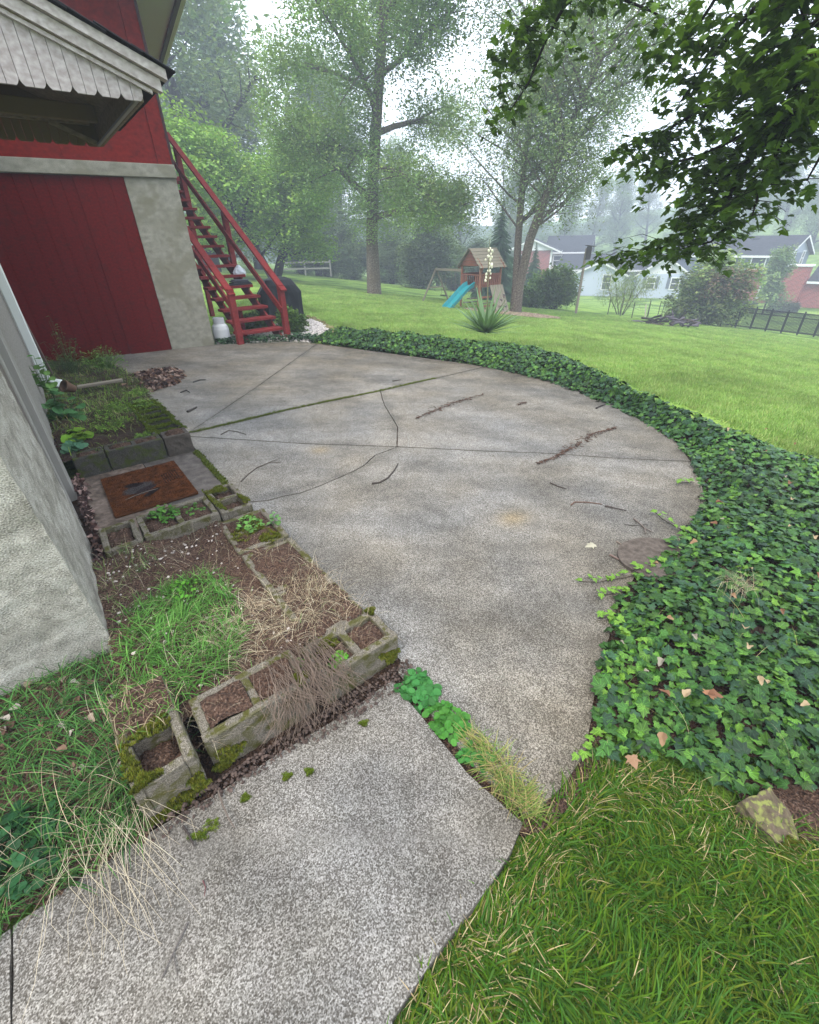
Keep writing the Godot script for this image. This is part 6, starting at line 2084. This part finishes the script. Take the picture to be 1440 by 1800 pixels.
	o = thing("brush_pile", "low dark pile of brush and split wood beside the tangled shrub", "brush pile", Transform3D(Basis(), on_lawn(p)))
	for i in 46:
		var a := rnd(0, TAU)
		var r := sqrt(rnd(0, 1))
		var q := Vector3(cos(a) * r * 1.5, 0.05 + (1.0 - r) * rnd(0.1, 0.5), sin(a) * r * 0.8)
		var d := Vector3(rnd(-1, 1), rnd(-0.2, 0.25), rnd(-0.6, 0.6)).normalized() * rnd(0.3, 0.9)
		var b := MB.new()
		b.tube([q - d * 0.5, q + Vector3(0, 0.03, 0), q + d * 0.5], [0.05, 0.045, 0.02], 5)
		put(o, "branch", b.mesh(), [M.bark_dark, M.bark_mid, M.dark_wood][i % 3])
	# black metal fence
	var f0 := on_lawn(Vector3(16.191, -2.675, -25.493))
	var f1 := on_lawn(Vector3(21.123, -2.887, -22.140))
	var n := 9
	var dirf := (f1 - f0) * Vector3(1, 0, 1)
	var ang := atan2(-dirf.z, dirf.x)
	o = thing("metal_fence", "black metal picket fence dipping across the lawn at the right", "fence", Transform3D(Basis(Vector3.UP, ang), f0))
	var len2 := dirf.length()
	var local := func(t: float, y: float) -> Vector3:
		var w := f0 + dirf * t
		return Vector3(len2 * t, lawn(w.x, w.z) - f0.y + y, 0)
	var iron := plain(Color(0.014, 0.016, 0.016), 0.5)
	for i in n + 1:
		var t := float(i) / n
		stick(o, "post", local.call(t, -0.1), local.call(t, 1.08), 0.065, iron)
		if i < n:
			for y in [0.12, 0.78, 0.98]:
				stick(o, "rail", local.call(t, y), local.call(t + 1.0 / n, y), 0.045, iron)
			for j in range(1, 14):
				var tt := t + float(j) / 14.0 / n
				stick(o, "picket", local.call(tt, 0.06), local.call(tt, 1.0), 0.030, iron)
	# pale rail of a far paddock between the trees
	o = thing("wooden_rail_fence", "pale two rail fence glimpsed between the trees at the left", "fence", Transform3D(Basis(), on_lawn(Vector3(-9.899, -0.695, -45.946))))
	for y in [0.45, 0.95]:
		stick(o, "rail", Vector3(-1.4, y, 0.2), Vector3(3.2, y, 0.0), 0.05, plain(Color(0.45, 0.42, 0.35), 0.9), 0.13)
	for x in [-1.4, 0.9, 3.2]:
		stick(o, "post", Vector3(x, -0.2, 0.1), Vector3(x, 1.1, 0.1), 0.12, plain(Color(0.45, 0.42, 0.36), 0.9))


func hgt_vec(p: Vector3, h: float) -> Vector3:
	return Vector3(p.x, lawn(p.x, p.z) + h, p.z)


# ---------------------------------------------------------------- grass
func blade_mesh(h: float, w: float, bend: float, n := 3) -> ArrayMesh:
	var b := MB.new()
	var prev := []
	for i in n + 1:
		var t := float(i) / n
		var a := bend * t
		var p := Vector3(0, h * sin(a) / bend, h * (1.0 - cos(a)) / bend)
		var ww := w * (1.0 - t * t * 0.96)
		var row := [p + Vector3(-ww, 0, 0), p + Vector3(ww, 0, 0)]
		if i:
			b.quad(prev[0], prev[1], row[1], row[0])
		prev = row
	return b.mesh()


func sow(called: String, label: String, poly: PackedVector2Array, ground_at: Callable, count: int, mesh: Mesh, size: Array, lean: float, cols: Array, m: Material, category := "grass", density = null) -> void:
	var lo := poly[0]
	var hi := poly[0]
	for p in poly:
		lo = lo.min(p); hi = hi.max(p)
	var k := Copies.new()
	var tries := 0
	var flow := FastNoiseLite.new()
	flow.frequency = 1.3
	while k.count < count and tries < count * 12:
		tries += 1
		var p := Vector2(rnd(lo.x, hi.x), rnd(lo.y, hi.y))
		if not inside(p, poly) or (density != null and rnd(0, 1) > float(density.call(p))):
			continue
		var c: Color = cols[rng.randi() % cols.size()]
		var f := rnd(0.7, 1.35)
		f *= 1.0 + 0.35 * flow.get_noise_2d(p.x * 0.35 + 50.0, p.y * 0.35)
		var yaw := rnd(0, TAU) if rnd(0, 1) < 0.55 else flow.get_noise_2d(p.x, p.y) * 7.0
		k.add(Basis(Vector3.UP, yaw) * Basis(Vector3.RIGHT, rnd(-0.1, lean)).scaled(Vector3.ONE * rnd(size[0], size[1])), Vector3(p.x, float(ground_at.call(p)), p.y), Color(c.r * f * rnd(0.9, 1.1), c.g * f, c.b * f))
	tag(scatter(self, called, mesh, m, k), label, category)


func grasses() -> void:
	rng.seed = 300
	var lawn_at := func(p: Vector2) -> float: return lawn(p.x, p.y)
	# rough grass beside the walk, right at our feet
	var near := PackedVector2Array([Vector2(-0.067, -0.272), Vector2(0.038, -0.374), Vector2(0.130, -0.457), Vector2(0.211, -0.526), Vector2(0.288, -0.605), Vector2(0.346, -0.681), Vector2(0.385, -0.708), Vector2(0.490, -0.781), Vector2(0.630, -0.898), Vector2(0.756, -0.886), Vector2(0.904, -0.856), Vector2(0.988, -0.793), Vector2(1.061, -0.756)])
	near.append_array([Vector2(1.25, -0.68), Vector2(1.5, -0.62), Vector2(2.4, -0.6), Vector2(2.4, 0.3), Vector2(-0.2, 0.3), Vector2(-0.2, -0.1)])
	var blade := blade_mesh(0.080, 0.0023, 1.1)
	var greens := [Color(0.050, 0.116, 0.009), Color(0.076, 0.140, 0.011), Color(0.036, 0.098, 0.012), Color(0.094, 0.126, 0.014), Color(0.058, 0.128, 0.022)]
	sow("near_grass", "rough uncut lawn grass beside the front walk", near, func(p: Vector2) -> float: return lawn(p.x, p.y) - 0.006, 34000, blade, [0.4, 1.35], 1.0, greens, M.blade)
	sow("near_grass_fine", "fine short shoots between the rough grass at the front walk", near, func(p: Vector2) -> float: return lawn(p.x, p.y) - 0.006, 24000, blade_mesh(0.05, 0.0012, 1.3), [0.6, 1.2], 1.2, greens, M.blade)
	sow("near_straw", "straw coloured dead blades along the walk's grassy edge", near, func(p: Vector2) -> float: return lawn(p.x, p.y) + 0.004, 4600, blade_mesh(0.07, 0.0012, 0.8), [0.5, 1.4], 1.5, [Color(0.42, 0.33, 0.17), Color(0.34, 0.26, 0.12)], M.dry, "dry grass", func(p: Vector2) -> float: return clampf(1.15 - far_from(p, near, true) * 4.5, 0.12, 1.0))
	# tuft at the end of the joint
	var tuft := PackedVector2Array([Vector2(0.185, -0.972), Vector2(0.252, -0.993), Vector2(0.346, -0.874), Vector2(0.389, -0.760), Vector2(0.392, -0.700), Vector2(0.337, -0.701), Vector2(0.259, -0.836)])
	sow("joint_grass", "tuft of yellowing grass in the joint between patio and walk", tuft, func(p: Vector2) -> float: return -0.005, 750, blade_mesh(0.10, 0.0014, 1.2), [0.5, 1.15], 1.1, [Color(0.17, 0.24, 0.05), Color(0.30, 0.28, 0.09), Color(0.12, 0.22, 0.04), Color(0.36, 0.28, 0.12)], M.blade)
	# mown lawn beyond the ivy
	var tuft_mesh := MB.new()
	for i in 11:
		var a := rnd(0, TAU)
		var q := Vector3(cos(a), 0, sin(a)) * rnd(0.0, 0.09)
		var t := Vector3(rnd(-1, 1) * 0.03, rnd(0.03, 0.055), rnd(-1, 1) * 0.03)
		var sd := Vector3(cos(a * 3.0), 0, sin(a * 3.0)) * 0.0045
		tuft_mesh.tri(q - sd, q + sd, q + t)
	var field := PackedVector2Array([Vector2(3.544, -3.509), Vector2(3.451, -4.931), Vector2(3.229, -5.660), Vector2(3.106, -6.793), Vector2(2.968, -7.888), Vector2(2.593, -8.648), Vector2(1.305, -9.264), Vector2(-0.161, -10.106), Vector2(-1.869, -10.173)])
	field.append_array([Vector2(-2.2, -9.6), Vector2(-4.0, -10.5), Vector2(-5.5, -16.0), Vector2(-6.0, -26.0), Vector2(18.0, -24.0), Vector2(16.0, -10.0), Vector2(7.0, -3.0)])
	var c2 := Vector3(4.117, -0.893, -18.579)
	sow("lawn_grass", "bright mown grass of the open lawn beyond the ivy", field, lawn_at, 100000, tuft_mesh.mesh(), [0.8, 1.3], 0.2, [Color(0.23, 0.36, 0.085), Color(0.28, 0.40, 0.11), Color(0.20, 0.32, 0.075), Color(0.33, 0.40, 0.14)], M.blade, "grass", func(p: Vector2) -> float: return clampf(60.0 / p.length_squared(), 0.03, 1.0) if Vector2((p.x - c2.x) / 1.8, (p.y - c2.z) / 1.3).length() > 1.0 else 0.0)
	# crab grass and straw on the near bed
	var turf := PackedVector2Array()
	for q in [[0.02, -0.45], [0.22, -0.55], [0.42, -0.42], [0.50, -0.2], [0.55, 0.08], [0.46, 0.22], [0.25, 0.24], [0.08, 0.12], [0.0, -0.1]]:
		turf.append(B2(q[0], q[1]))
	sow("bed_grass", "bright crab grass on the near bed by the stucco wall", turf, bed_height, 2600, blade_mesh(0.09, 0.0021, 1.2), [0.5, 1.2], 1.1, [Color(0.075, 0.19, 0.035), Color(0.11, 0.24, 0.05), Color(0.06, 0.15, 0.03)], M.blade)
	var straws := blade_mesh(0.16, 0.0007, 1.5, 5)
	var pale := [Color(0.40, 0.33, 0.21), Color(0.33, 0.26, 0.16), Color(0.25, 0.19, 0.12), Color(0.47, 0.40, 0.28)]
	sow("bed_straw", "dry straw and dead stems strewn over the near bed", bed_near, func(p: Vector2) -> float: return bed_height(p) + 0.004, 2300, straws, [0.3, 1.0], 1.7, pale, M.dry, "dry grass", func(p: Vector2) -> float:
		var q := to_b(p)
		return clampf(0.12 + 1.0 * smoothstep(0.35, 0.0, absf(q.y + 0.30)) * smoothstep(0.15, 0.45, q.x), 0.0, 1.0))
	sow("bed_edge_grass", "sparse thin grass along the wall side of the near bed", bed_near, bed_height, 420, blade_mesh(0.07, 0.0015, 1.2), [0.4, 1.1], 1.2, [Color(0.10, 0.19, 0.05), Color(0.22, 0.24, 0.10)], M.blade, "grass", func(p: Vector2) -> float:
		var q := to_b(p)
		return 1.0 if q.x < 0.3 and q.y > 0.0 else 0.08)
	# root mat hanging over the long block
	var roots := MB.new()
	for i in 230:
		var v := rnd(0.43, 0.69)
		var u := rnd(-0.70, -0.52)
		var a := B(v, 0.135 + rnd(0, 0.02), u)
		var mid := B(v + rnd(-0.06, 0.06), rnd(0.15, 0.23), -0.74 - rnd(0, 0.07))
		var e := B(v + rnd(-0.13, 0.13), rnd(0.015, 0.16), -0.80 - rnd(0, 0.12))
		roots.tube([a, a.lerp(mid, 0.5) + Vector3(0, 0.03, 0), mid, mid.lerp(e, 0.5) + (mid - B(v, 0.1, -0.6)) * 0.12, e], [0.0008, 0.0010, 0.0010, 0.0008, 0.0004], 3, false)
	var rm := put(self, "hanging_roots", roots.mesh(), plain(Color(0.20, 0.145, 0.11), 1.0))
	rm.set_meta("kind", "stuff")
	tag(rm, "mat of dry brown roots hanging over the long block", "roots")
	# strip between house and walk: green and straw
	sow("front_strip_grass", "long green grass between the stucco wall and the front walk", bed_front, front_height, 7500, blade_mesh(0.12, 0.0021, 1.3), [0.5, 1.2], 1.1, [Color(0.055, 0.145, 0.035), Color(0.085, 0.19, 0.045), Color(0.04, 0.10, 0.03)], M.blade, "grass", func(p: Vector2) -> float:
		var q := to_b(p)
		return (1.0 if q.y < -0.55 else 0.55) * (0.1 if q.x > -0.02 else 1.0))
	sow("front_strip_straw", "long bleached straw bending over the front walk's left edge", bed_front, func(p: Vector2) -> float: return front_height(p) + 0.03, 480, blade_mesh(0.22, 0.0007, 1.7, 6), [0.5, 1.15], 1.2, pale, M.dry, "dry grass", func(p: Vector2) -> float:
		var q := to_b(p)
		return smoothstep(-0.5, -0.78, q.y) * (0.0 if q.x > 0.0 else 1.0) + 0.04)
	var spill := MB.new()
	for i in 42:
		var v := rnd(-0.24, -0.02)
		var a := B(v, 0.12 + rnd(-0.03, 0.02), -0.80 - rnd(0, 0.06))
		var e := B(v - rnd(-0.14, 0.16), 0.022, -0.92 - rnd(0.0, 0.26))
		spill.tube([a, a.lerp(e, 0.4) + Vector3(rnd(-0.03, 0.03), rnd(0.02, 0.07), rnd(-0.02, 0.02)), a.lerp(e, 0.75) + Vector3(rnd(-0.03, 0.03), 0.012, rnd(-0.02, 0.02)), e], [0.0005, 0.0006, 0.0005, 0.0003], 3, false)
	var sp := put(self, "straw_spill", spill.mesh(), plain(Color(0.55, 0.46, 0.32), 0.9))
	sp.set_meta("kind", "stuff")
	tag(sp, "bleached straw falling from the mossy block onto the walk", "dry grass")
	herb("strip_plant", "dark round leaved plants under the straw at the walk's left edge", B(-0.40, 0.04, -0.70), 55, 0.15, 0.08, 0.034, Color(0.025, 0.085, 0.03), 310, true, "ground plant")
	sow("block_straw", "short dry straw and rootlets lying over the walk side blocks", PackedVector2Array([B2(0.16, -0.81), B2(0.99, -0.81), B2(0.99, -0.56), B2(0.16, -0.56)]), func(p: Vector2) -> float: return 0.168, 260, straws, [0.2, 0.6], 1.9, pale, M.dry, "dry grass")
	sow("ivy_grass", "thin long grass blades poking up through the near ivy", ivy_poly, func(p: Vector2) -> float: return 0.03, 260, blade_mesh(0.2, 0.0011, 1.0, 5), [0.5, 1.2], 0.9, [Color(0.12, 0.22, 0.04), Color(0.30, 0.27, 0.10), Color(0.09, 0.19, 0.04), Color(0.36, 0.29, 0.16)], M.blade, "grass", func(p: Vector2) -> float: return smoothstep(-1.9, -0.85, p.y))
	var cl := Vector2(1.592, -1.659)
	sow("dry_clump", "clump of bleached dry grass caught on the ivy at the right", PackedVector2Array([cl + Vector2(-0.07, -0.05), cl + Vector2(0.06, -0.04), cl + Vector2(0.10, 0.05), cl + Vector2(-0.02, 0.05)]), func(p: Vector2) -> float: return 0.13, 130, straws, [0.3, 0.8], 1.7, pale, M.dry, "dry grass")
	sow("far_bed_grass", "grassy weeds covering the far bed in front of the siding", bed_far, far_height, 5200, blade_mesh(0.10, 0.0028, 1.3), [0.4, 1.1], 1.2, [Color(0.10, 0.18, 0.035), Color(0.15, 0.24, 0.04), Color(0.07, 0.12, 0.03), Color(0.24, 0.24, 0.10)], M.blade, "grass", func(p: Vector2) -> float:
		var q := to_b(p)
		return 0.9 if q.y > 2.95 else 0.22)


# ---------------------------------------------------------------- twigs, leaves, crumbs
func dead_leaf() -> ArrayMesh:
	var b := MB.new()
	var o := [Vector2(0, 0), Vector2(0.28, 0.15), Vector2(0.42, 0.42), Vector2(0.26, 0.62), Vector2(0.2, 0.85), Vector2(0, 1.05)]
	for sg in [-1.0, 1.0]:
		for i in o.size() - 1:
			var p: Vector2 = o[i]
			var q: Vector2 = o[i + 1]
			var a := Vector3(sg * p.x * 0.85, 0.5 * absf(p.x) + 0.15 * sin(p.y * 5.0), p.y)
			var c := Vector3(sg * q.x * 0.85, 0.5 * absf(q.x) + 0.15 * sin(q.y * 5.0), q.y)
			var m := Vector3(0, 0.02, 0.5)
			if sg > 0:
				b.tri(m, c, a)
			else:
				b.tri(m, a, c)
	return b.mesh()


func litter() -> void:
	rng.seed = 400
	var twigs := [
		["thick curved stick lying on the middle of the patio", [Vector3(-0.285, 0.006, -3.038), Vector3(-0.224, 0.006, -3.055), Vector3(-0.165, 0.006, -3.129), Vector3(-0.113, 0.006, -3.269), Vector3(-0.087, 0.006, -3.387)], 0.008, Color(0.06, 0.048, 0.04)],
		["long thin bowed twig left of the cracked slab", [Vector3(-1.322, 0.005, -3.125), Vector3(-1.304, 0.005, -3.244), Vector3(-1.265, 0.005, -3.369), Vector3(-1.193, 0.005, -3.455), Vector3(-1.083, 0.005, -3.461)], 0.005, Color(0.10, 0.08, 0.065)],
		["short straight twig right of the patio's middle", [Vector3(1.076, 0.004, -2.991), Vector3(1.124, 0.004, -2.933), Vector3(1.169, 0.004, -2.887)], 0.005, Color(0.07, 0.055, 0.045)],
		["reddish bent twig on the patio's right half", [Vector3(1.129, 0.004, -2.656), Vector3(1.165, 0.004, -2.694), Vector3(1.244, 0.004, -2.690), Vector3(1.346, 0.004, -2.662)], 0.005, Color(0.12, 0.065, 0.045)],
		["dark twig next to the reddish bent one", [Vector3(1.354, 0.004, -2.631), Vector3(1.410, 0.004, -2.605), Vector3(1.476, 0.004, -2.565)], 0.006, Color(0.07, 0.055, 0.048)],
		["pinkish stick pointing at the round stepping stone", [Vector3(1.171, 0.005, -2.080), Vector3(1.204, 0.005, -2.030), Vector3(1.235, 0.005, -1.966)], 0.007, Color(0.16, 0.11, 0.09)],
		["pale stick above the pinkish one", [Vector3(1.265, 0.004, -2.211), Vector3(1.282, 0.004, -2.169), Vector3(1.294, 0.004, -2.117)], 0.006, Color(0.18, 0.14, 0.11)],
		["forked twig near the ivy runner with yellow leaf", [Vector3(1.480, 0.005, -2.462), Vector3(1.492, 0.005, -2.406), Vector3(1.501, 0.005, -2.352), Vector3(1.478, 0.005, -2.289)], 0.006, Color(0.15, 0.12, 0.10)],
		["thin dark twig beside the forked twig", [Vector3(1.393, 0.004, -2.398), Vector3(1.449, 0.004, -2.382), Vector3(1.538, 0.004, -2.392)], 0.003, Color(0.07, 0.06, 0.05)],
		["wavy twig near the far joints by the grey end block", [Vector3(-1.837, 0.004, -4.143), Vector3(-1.799, 0.004, -4.248), Vector3(-1.696, 0.004, -4.211), Vector3(-1.586, 0.004, -4.129)], 0.005, Color(0.09, 0.075, 0.06)],
		["stubby piece of bark near the far joints", [Vector3(-2.461, 0.008, -4.851), Vector3(-2.441, 0.008, -4.928), Vector3(-2.421, 0.008, -5.008)], 0.016, Color(0.05, 0.042, 0.036)],
		["dark twig on the far slab near the leaf pile", [Vector3(-2.909, 0.005, -6.114), Vector3(-2.859, 0.005, -6.225), Vector3(-2.778, 0.005, -6.219)], 0.010, Color(0.05, 0.045, 0.04)],
		["second dark twig on the far slab", [Vector3(-2.873, 0.005, -5.633), Vector3(-2.842, 0.005, -5.731), Vector3(-2.754, 0.005, -5.624)], 0.009, Color(0.05, 0.045, 0.04)],
		["fine twig at the far edge of the patio left of the yucca", [Vector3(-0.191, 0.004, -5.964), Vector3(-0.077, 0.004, -6.012)], 0.006, Color(0.06, 0.05, 0.04)],
		["dark twig below the far ivy edge", [Vector3(2.054, 0.005, -4.686), Vector3(2.131, 0.005, -4.759), Vector3(2.203, 0.005, -4.814)], 0.010, Color(0.05, 0.04, 0.035)],
		["forked grey twig lying on the front walk", [Vector3(-0.631, 0.018, -0.456), Vector3(-0.636, 0.018, -0.424), Vector3(-0.643, 0.018, -0.395), Vector3(-0.651, 0.018, -0.349)], 0.0028, Color(0.11, 0.095, 0.085)],
		["small reddish twig on the front walk", [Vector3(-0.625, 0.017, -0.550), Vector3(-0.611, 0.017, -0.534), Vector3(-0.606, 0.017, -0.513)], 0.002, Color(0.12, 0.05, 0.05)],
		["dark root end poking from under the mossy block", [Vector3(-0.742, 0.022, -0.692), Vector3(-0.715, 0.022, -0.669), Vector3(-0.683, 0.022, -0.635)], 0.004, Color(0.05, 0.04, 0.035)],
		["thin root sticking out of the gap between the blocks", [Vector3(-0.664, 0.030, -0.793), Vector3(-0.633, 0.030, -0.748), Vector3(-0.598, 0.030, -0.705), Vector3(-0.573, 0.030, -0.681)], 0.003, Color(0.13, 0.10, 0.08)],
	]
	for e in twigs:
		var o := thing("fallen_twig", e[0], "twig", Transform3D(Basis(), e[1][0]), "twigs fallen on the concrete")
		var pts := []
		var rad := []
		var n: int = e[1].size()
		for i in n:
			pts.append(e[1][i] - e[1][0] + Vector3(0, rnd(0, 0.004), 0))
			rad.append(float(e[2]) * (1.0 - 0.45 * i / (n - 1)))
		var b := MB.new()
		b.tube(pts, rad, 6)
		var m := plain(e[3], 0.9)
		put(o, "stem", b.mesh(), m)
		if n > 2 and (String(e[0]).contains("forked") or String(e[0]).contains("long thin")):
			var c := MB.new()
			var d: Vector3 = (pts[n - 1] - pts[n - 2]).rotated(Vector3.UP, 0.8)
			c.tube([pts[n - 2], pts[n - 2] + d * 0.6, pts[n - 2] + d * 1.1], [float(e[2]) * 0.6, float(e[2]) * 0.5, 0.001], 5)
			put(o, "side_shoot", c.mesh(), m)
	# drifts of bud scales and needles washed together
	var crumb := MB.new()
	crumb.tube([Vector3(-0.5, 0, 0), Vector3(0, 0.12, 0.05), Vector3(0.5, 0, 0)], [0.05, 0.09, 0.03], 4, false)
	for e in [["rust brown drift of bud scales on the far middle slab", [Vector3(0.092, 0.004, -4.483), Vector3(0.337, 0.004, -4.761), Vector3(0.548, 0.004, -4.989), Vector3(0.917, 0.004, -5.271)], 0.085, 230], ["long dark drift of twigs and scales across the right joint", [Vector3(1.066, 0.004, -3.324), Vector3(1.306, 0.004, -3.494), Vector3(1.523, 0.004, -3.707), Vector3(1.731, 0.004, -3.928), Vector3(2.045, 0.004, -4.104)], 0.085, 330], ["small cluster of dark scales near the far right rim", [Vector3(1.238, 0.004, -4.861), Vector3(1.351, 0.004, -4.935)], 0.05, 40]]:
		var k := Copies.new()
		var line: Array = e[1]
		for i in e[3]:
			var t := rnd(0, line.size() - 1.001)
			var q: Vector3 = line[int(t)].lerp(line[int(t) + 1], t - int(t))
			var r := float(e[2]) * (rnd(-1, 1) + rnd(-1, 1)) * 0.7 * sin(PI * clampf(t / (line.size() - 1), 0.08, 0.92))
			k.add(tilt(rnd(0, TAU), rnd(-0.3, 0.3)).scaled(Vector3.ONE * rnd(0.012, 0.045)), q + Vector3(rnd(-1, 1) * r, rnd(0, 0.012), rnd(-1, 1) * r), Color(0.085, 0.05, 0.036) * rnd(0.5, 1.7))
		tag(scatter(self, "debris_drift", crumb.mesh(), M.dry, k), e[0], "debris")
	var k := Copies.new()
	for i in 420:   # crumbs all over the slabs
		var p := Vector2(rnd(-3.6, 2.2), rnd(-8.0, -1.4))
		k.add(tilt(rnd(0, TAU), 0).scaled(Vector3.ONE * rnd(0.006, 0.022)), Vector3(p.x, 0.003, p.y), Color(0.08, 0.06, 0.045) * rnd(0.5, 1.5))
	tag(scatter(self, "patio_crumbs", crumb.mesh(), M.dry, k), "scattered tiny crumbs of bark over the patio slabs", "debris")
	# dead leaves
	var leaf := dead_leaf()
	var heapk := Copies.new()
	var lp := Vector3(-3.525, 0.000, -6.296)
	for i in 520:
		var a := rnd(0, TAU)
		var r := sqrt(rnd(0, 1))
		var c: Color = [Color(0.16, 0.095, 0.065), Color(0.10, 0.055, 0.04), Color(0.26, 0.18, 0.14), Color(0.06, 0.035, 0.03)][rng.randi() % 4]
		heapk.add(tilt(rnd(0, TAU), rnd(-0.6, 0.6), rnd(-0.6, 0.6)).scaled(Vector3.ONE * rnd(0.05, 0.10)), lp + Vector3(cos(a) * r * 0.38 + 0.12 * sin(a), 0.01 + rnd(0, 0.05) * (1.0 - r), sin(a) * r * 0.62), c)
	tag(scatter(self, "leaf_pile", leaf, M.dry, heapk), "brown dead leaves heaped beside the far bed", "leaf pile")
	var wallk := Copies.new()
	for i in 240:
		var u := rnd(0.02, 2.1)
		wallk.add(tilt(rnd(0, TAU), rnd(-0.9, 0.9), rnd(-0.9, 0.9)).scaled(Vector3.ONE * rnd(0.03, 0.065)), B(0.012 + rnd(0, 0.045) * (1.0 if u > 0.72 else 0.4), 0.03 + rnd(0, 0.07), u), [Color(0.13, 0.07, 0.055), Color(0.075, 0.04, 0.035), Color(0.30, 0.20, 0.17), Color(0.05, 0.03, 0.026)][rng.randi() % 4])
	tag(scatter(self, "leaf_drift", leaf, M.dry, wallk), "curled dead leaves packed between stucco wall and landing", "leaf pile")
	var stripk := Copies.new()
	for i in 110:
		var p := B2(rnd(-0.9, 0.02), rnd(-0.62, 0.0))
		if inside(p, bed_front):
			stripk.add(tilt(rnd(0, TAU), rnd(-0.4, 0.6), rnd(-0.4, 0.4)).scaled(Vector3.ONE * rnd(0.018, 0.045)), Vector3(p.x, front_height(p) + 0.015, p.y), [Color(0.20, 0.125, 0.085), Color(0.30, 0.23, 0.17), Color(0.11, 0.06, 0.045), Color(0.36, 0.31, 0.26)][rng.randi() % 4])
	tag(scatter(self, "strip_leaves", leaf, M.dry, stripk), "dead leaves in the grass under the stucco wall", "leaf pile")
	var ivyk := Copies.new()
	for i in 110:
		var p := Vector2(rnd(0.6, 3.0), rnd(-3.6, -0.8))
		if inside(p, ivy_poly):
			ivyk.add(tilt(rnd(0, TAU), rnd(-0.4, 0.5), rnd(-0.4, 0.4)).scaled(Vector3.ONE * rnd(0.02, 0.048)), Vector3(p.x, 0.04 + ivy_height(p), p.y), [Color(0.26, 0.16, 0.09), Color(0.34, 0.25, 0.15), Color(0.17, 0.085, 0.05), Color(0.24, 0.21, 0.16)][rng.randi() % 4])
	tag(scatter(self, "ivy_litter", leaf, M.dry, ivyk), "brown and tan dead leaves caught on the ivy", "dead leaves")
	for e in [["pale dry maple leaf lying flat near the round stone", Vector3(1.113, 0.012, -2.182), 0.062, Color(0.36, 0.33, 0.24)], ["tan curled leaf under the stick on the ivy's tip", Vector3(0.748, 0.070, -0.860), 0.045, Color(0.24, 0.14, 0.08)], ["orange brown leaf standing out in the middle of the ivy", Vector3(1.119, 0.110, -1.060), 0.045, Color(0.30, 0.14, 0.07)]]:
		var o := thing("fallen_leaf", e[0], "leaf", Transform3D(tilt(rnd(0, TAU), 0.1, 0.1), e[1]))
		var m := plain(e[3], 0.85)
		put(o, "leaf_blade", maple_leaf(), m, Transform3D(Basis.from_scale(Vector3.ONE * float(e[2])), Vector3()))
	# chips and pebbles in the soil
	var peb := MB.new()
	peb.box(Transform3D(), Vector3(1, 0.6, 0.75), 0.27)
	k = Copies.new()
	for i in 260:
		var q := Vector2(rnd(0.03, 0.66), rnd(-0.6, 0.70))
		var near_row := q.y > 0.42
		if not near_row and rnd(0, 1) > 0.4:
			continue
		k.add(tilt(rnd(0, TAU), rnd(-0.4, 0.4)).scaled(Vector3.ONE * rnd(0.005, 0.02)), Vector3(B2(q.x, q.y).x, bed_height(B2(q.x, q.y)) + 0.002, B2(q.x, q.y).y), Color(0.42, 0.36, 0.31) * rnd(0.6, 1.5))
	tag(scatter(self, "bed_pebbles", peb.mesh(), M.stone, k), "small pale chips and pebbles in the near bed's soil", "pebbles")
	# crumbled earth and moss at the foot of the walk-side blocks, and moss in the joints
	k = Copies.new()
	for i in 900:
		var v := rnd(-0.05, 1.0)
		k.add(tilt(rnd(0, TAU), rnd(-0.5, 0.5)).scaled(Vector3.ONE * rnd(0.004, 0.016)), B(v, 0.016 + rnd(0, 0.01), -0.80 - 0.03 - pow(rnd(0, 1), 2.0) * (0.07 if v < 0.5 else 0.10)), Color(0.075, 0.052, 0.042) * rnd(0.5, 1.6))
	tag(scatter(self, "earth_crumbs", peb.mesh(), M.stone, k), "dark crumbled earth at the foot of the walk side blocks", "soil")
	var joint := thing("joint_moss", "green moss growing in the long patio joint and at the landing", "moss", Transform3D())
	var spots := []
	var jl := [Vector3(-2.154, -0.004, -4.242), Vector3(-1.882, -0.004, -4.453), Vector3(-1.640, -0.004, -4.647), Vector3(-1.381, -0.004, -4.857), Vector3(-1.037, -0.004, -5.099), Vector3(-0.726, -0.004, -5.298), Vector3(-0.395, -0.004, -5.510), Vector3(0.035, -0.004, -5.838), Vector3(0.427, -0.004, -6.118)]
	for i in jl.size() - 1:
		for j in 8:
			spots.append([jl[i].lerp(jl[i + 1], j / 8.0), 0.06, 0.014, Vector3.UP])
	for u in 26:
		spots.append([B(0.935, 0.002, 1.1 + u * 0.045), 0.02, 0.03, Vector3.UP])
	moss_on(joint, "moss", spots, 6000, 0.014, Color(0.10, 0.125, 0.02))
	var foot := thing("walk_moss", "small green moss cushions on the walk beside the blocks", "moss", Transform3D())
	moss_on(foot, "moss", [[Vector3(-0.654, 0.014, -0.694), 0.03, 0.02, Vector3.UP], [Vector3(-0.569, 0.014, -0.774), 0.015, 0.012, Vector3.UP], [Vector3(-0.446, 0.014, -0.843), 0.014, 0.012, Vector3.UP], [Vector3(-0.369, 0.014, -0.857), 0.014, 0.012, Vector3.UP], [Vector3(-0.193, 0.014, -1.036), 0.015, 0.012, Vector3.UP], [Vector3(-0.683, 0.014, -0.666), 0.03, 0.012, Vector3.UP]], 620, 0.009, Color(0.10, 0.14, 0.015))
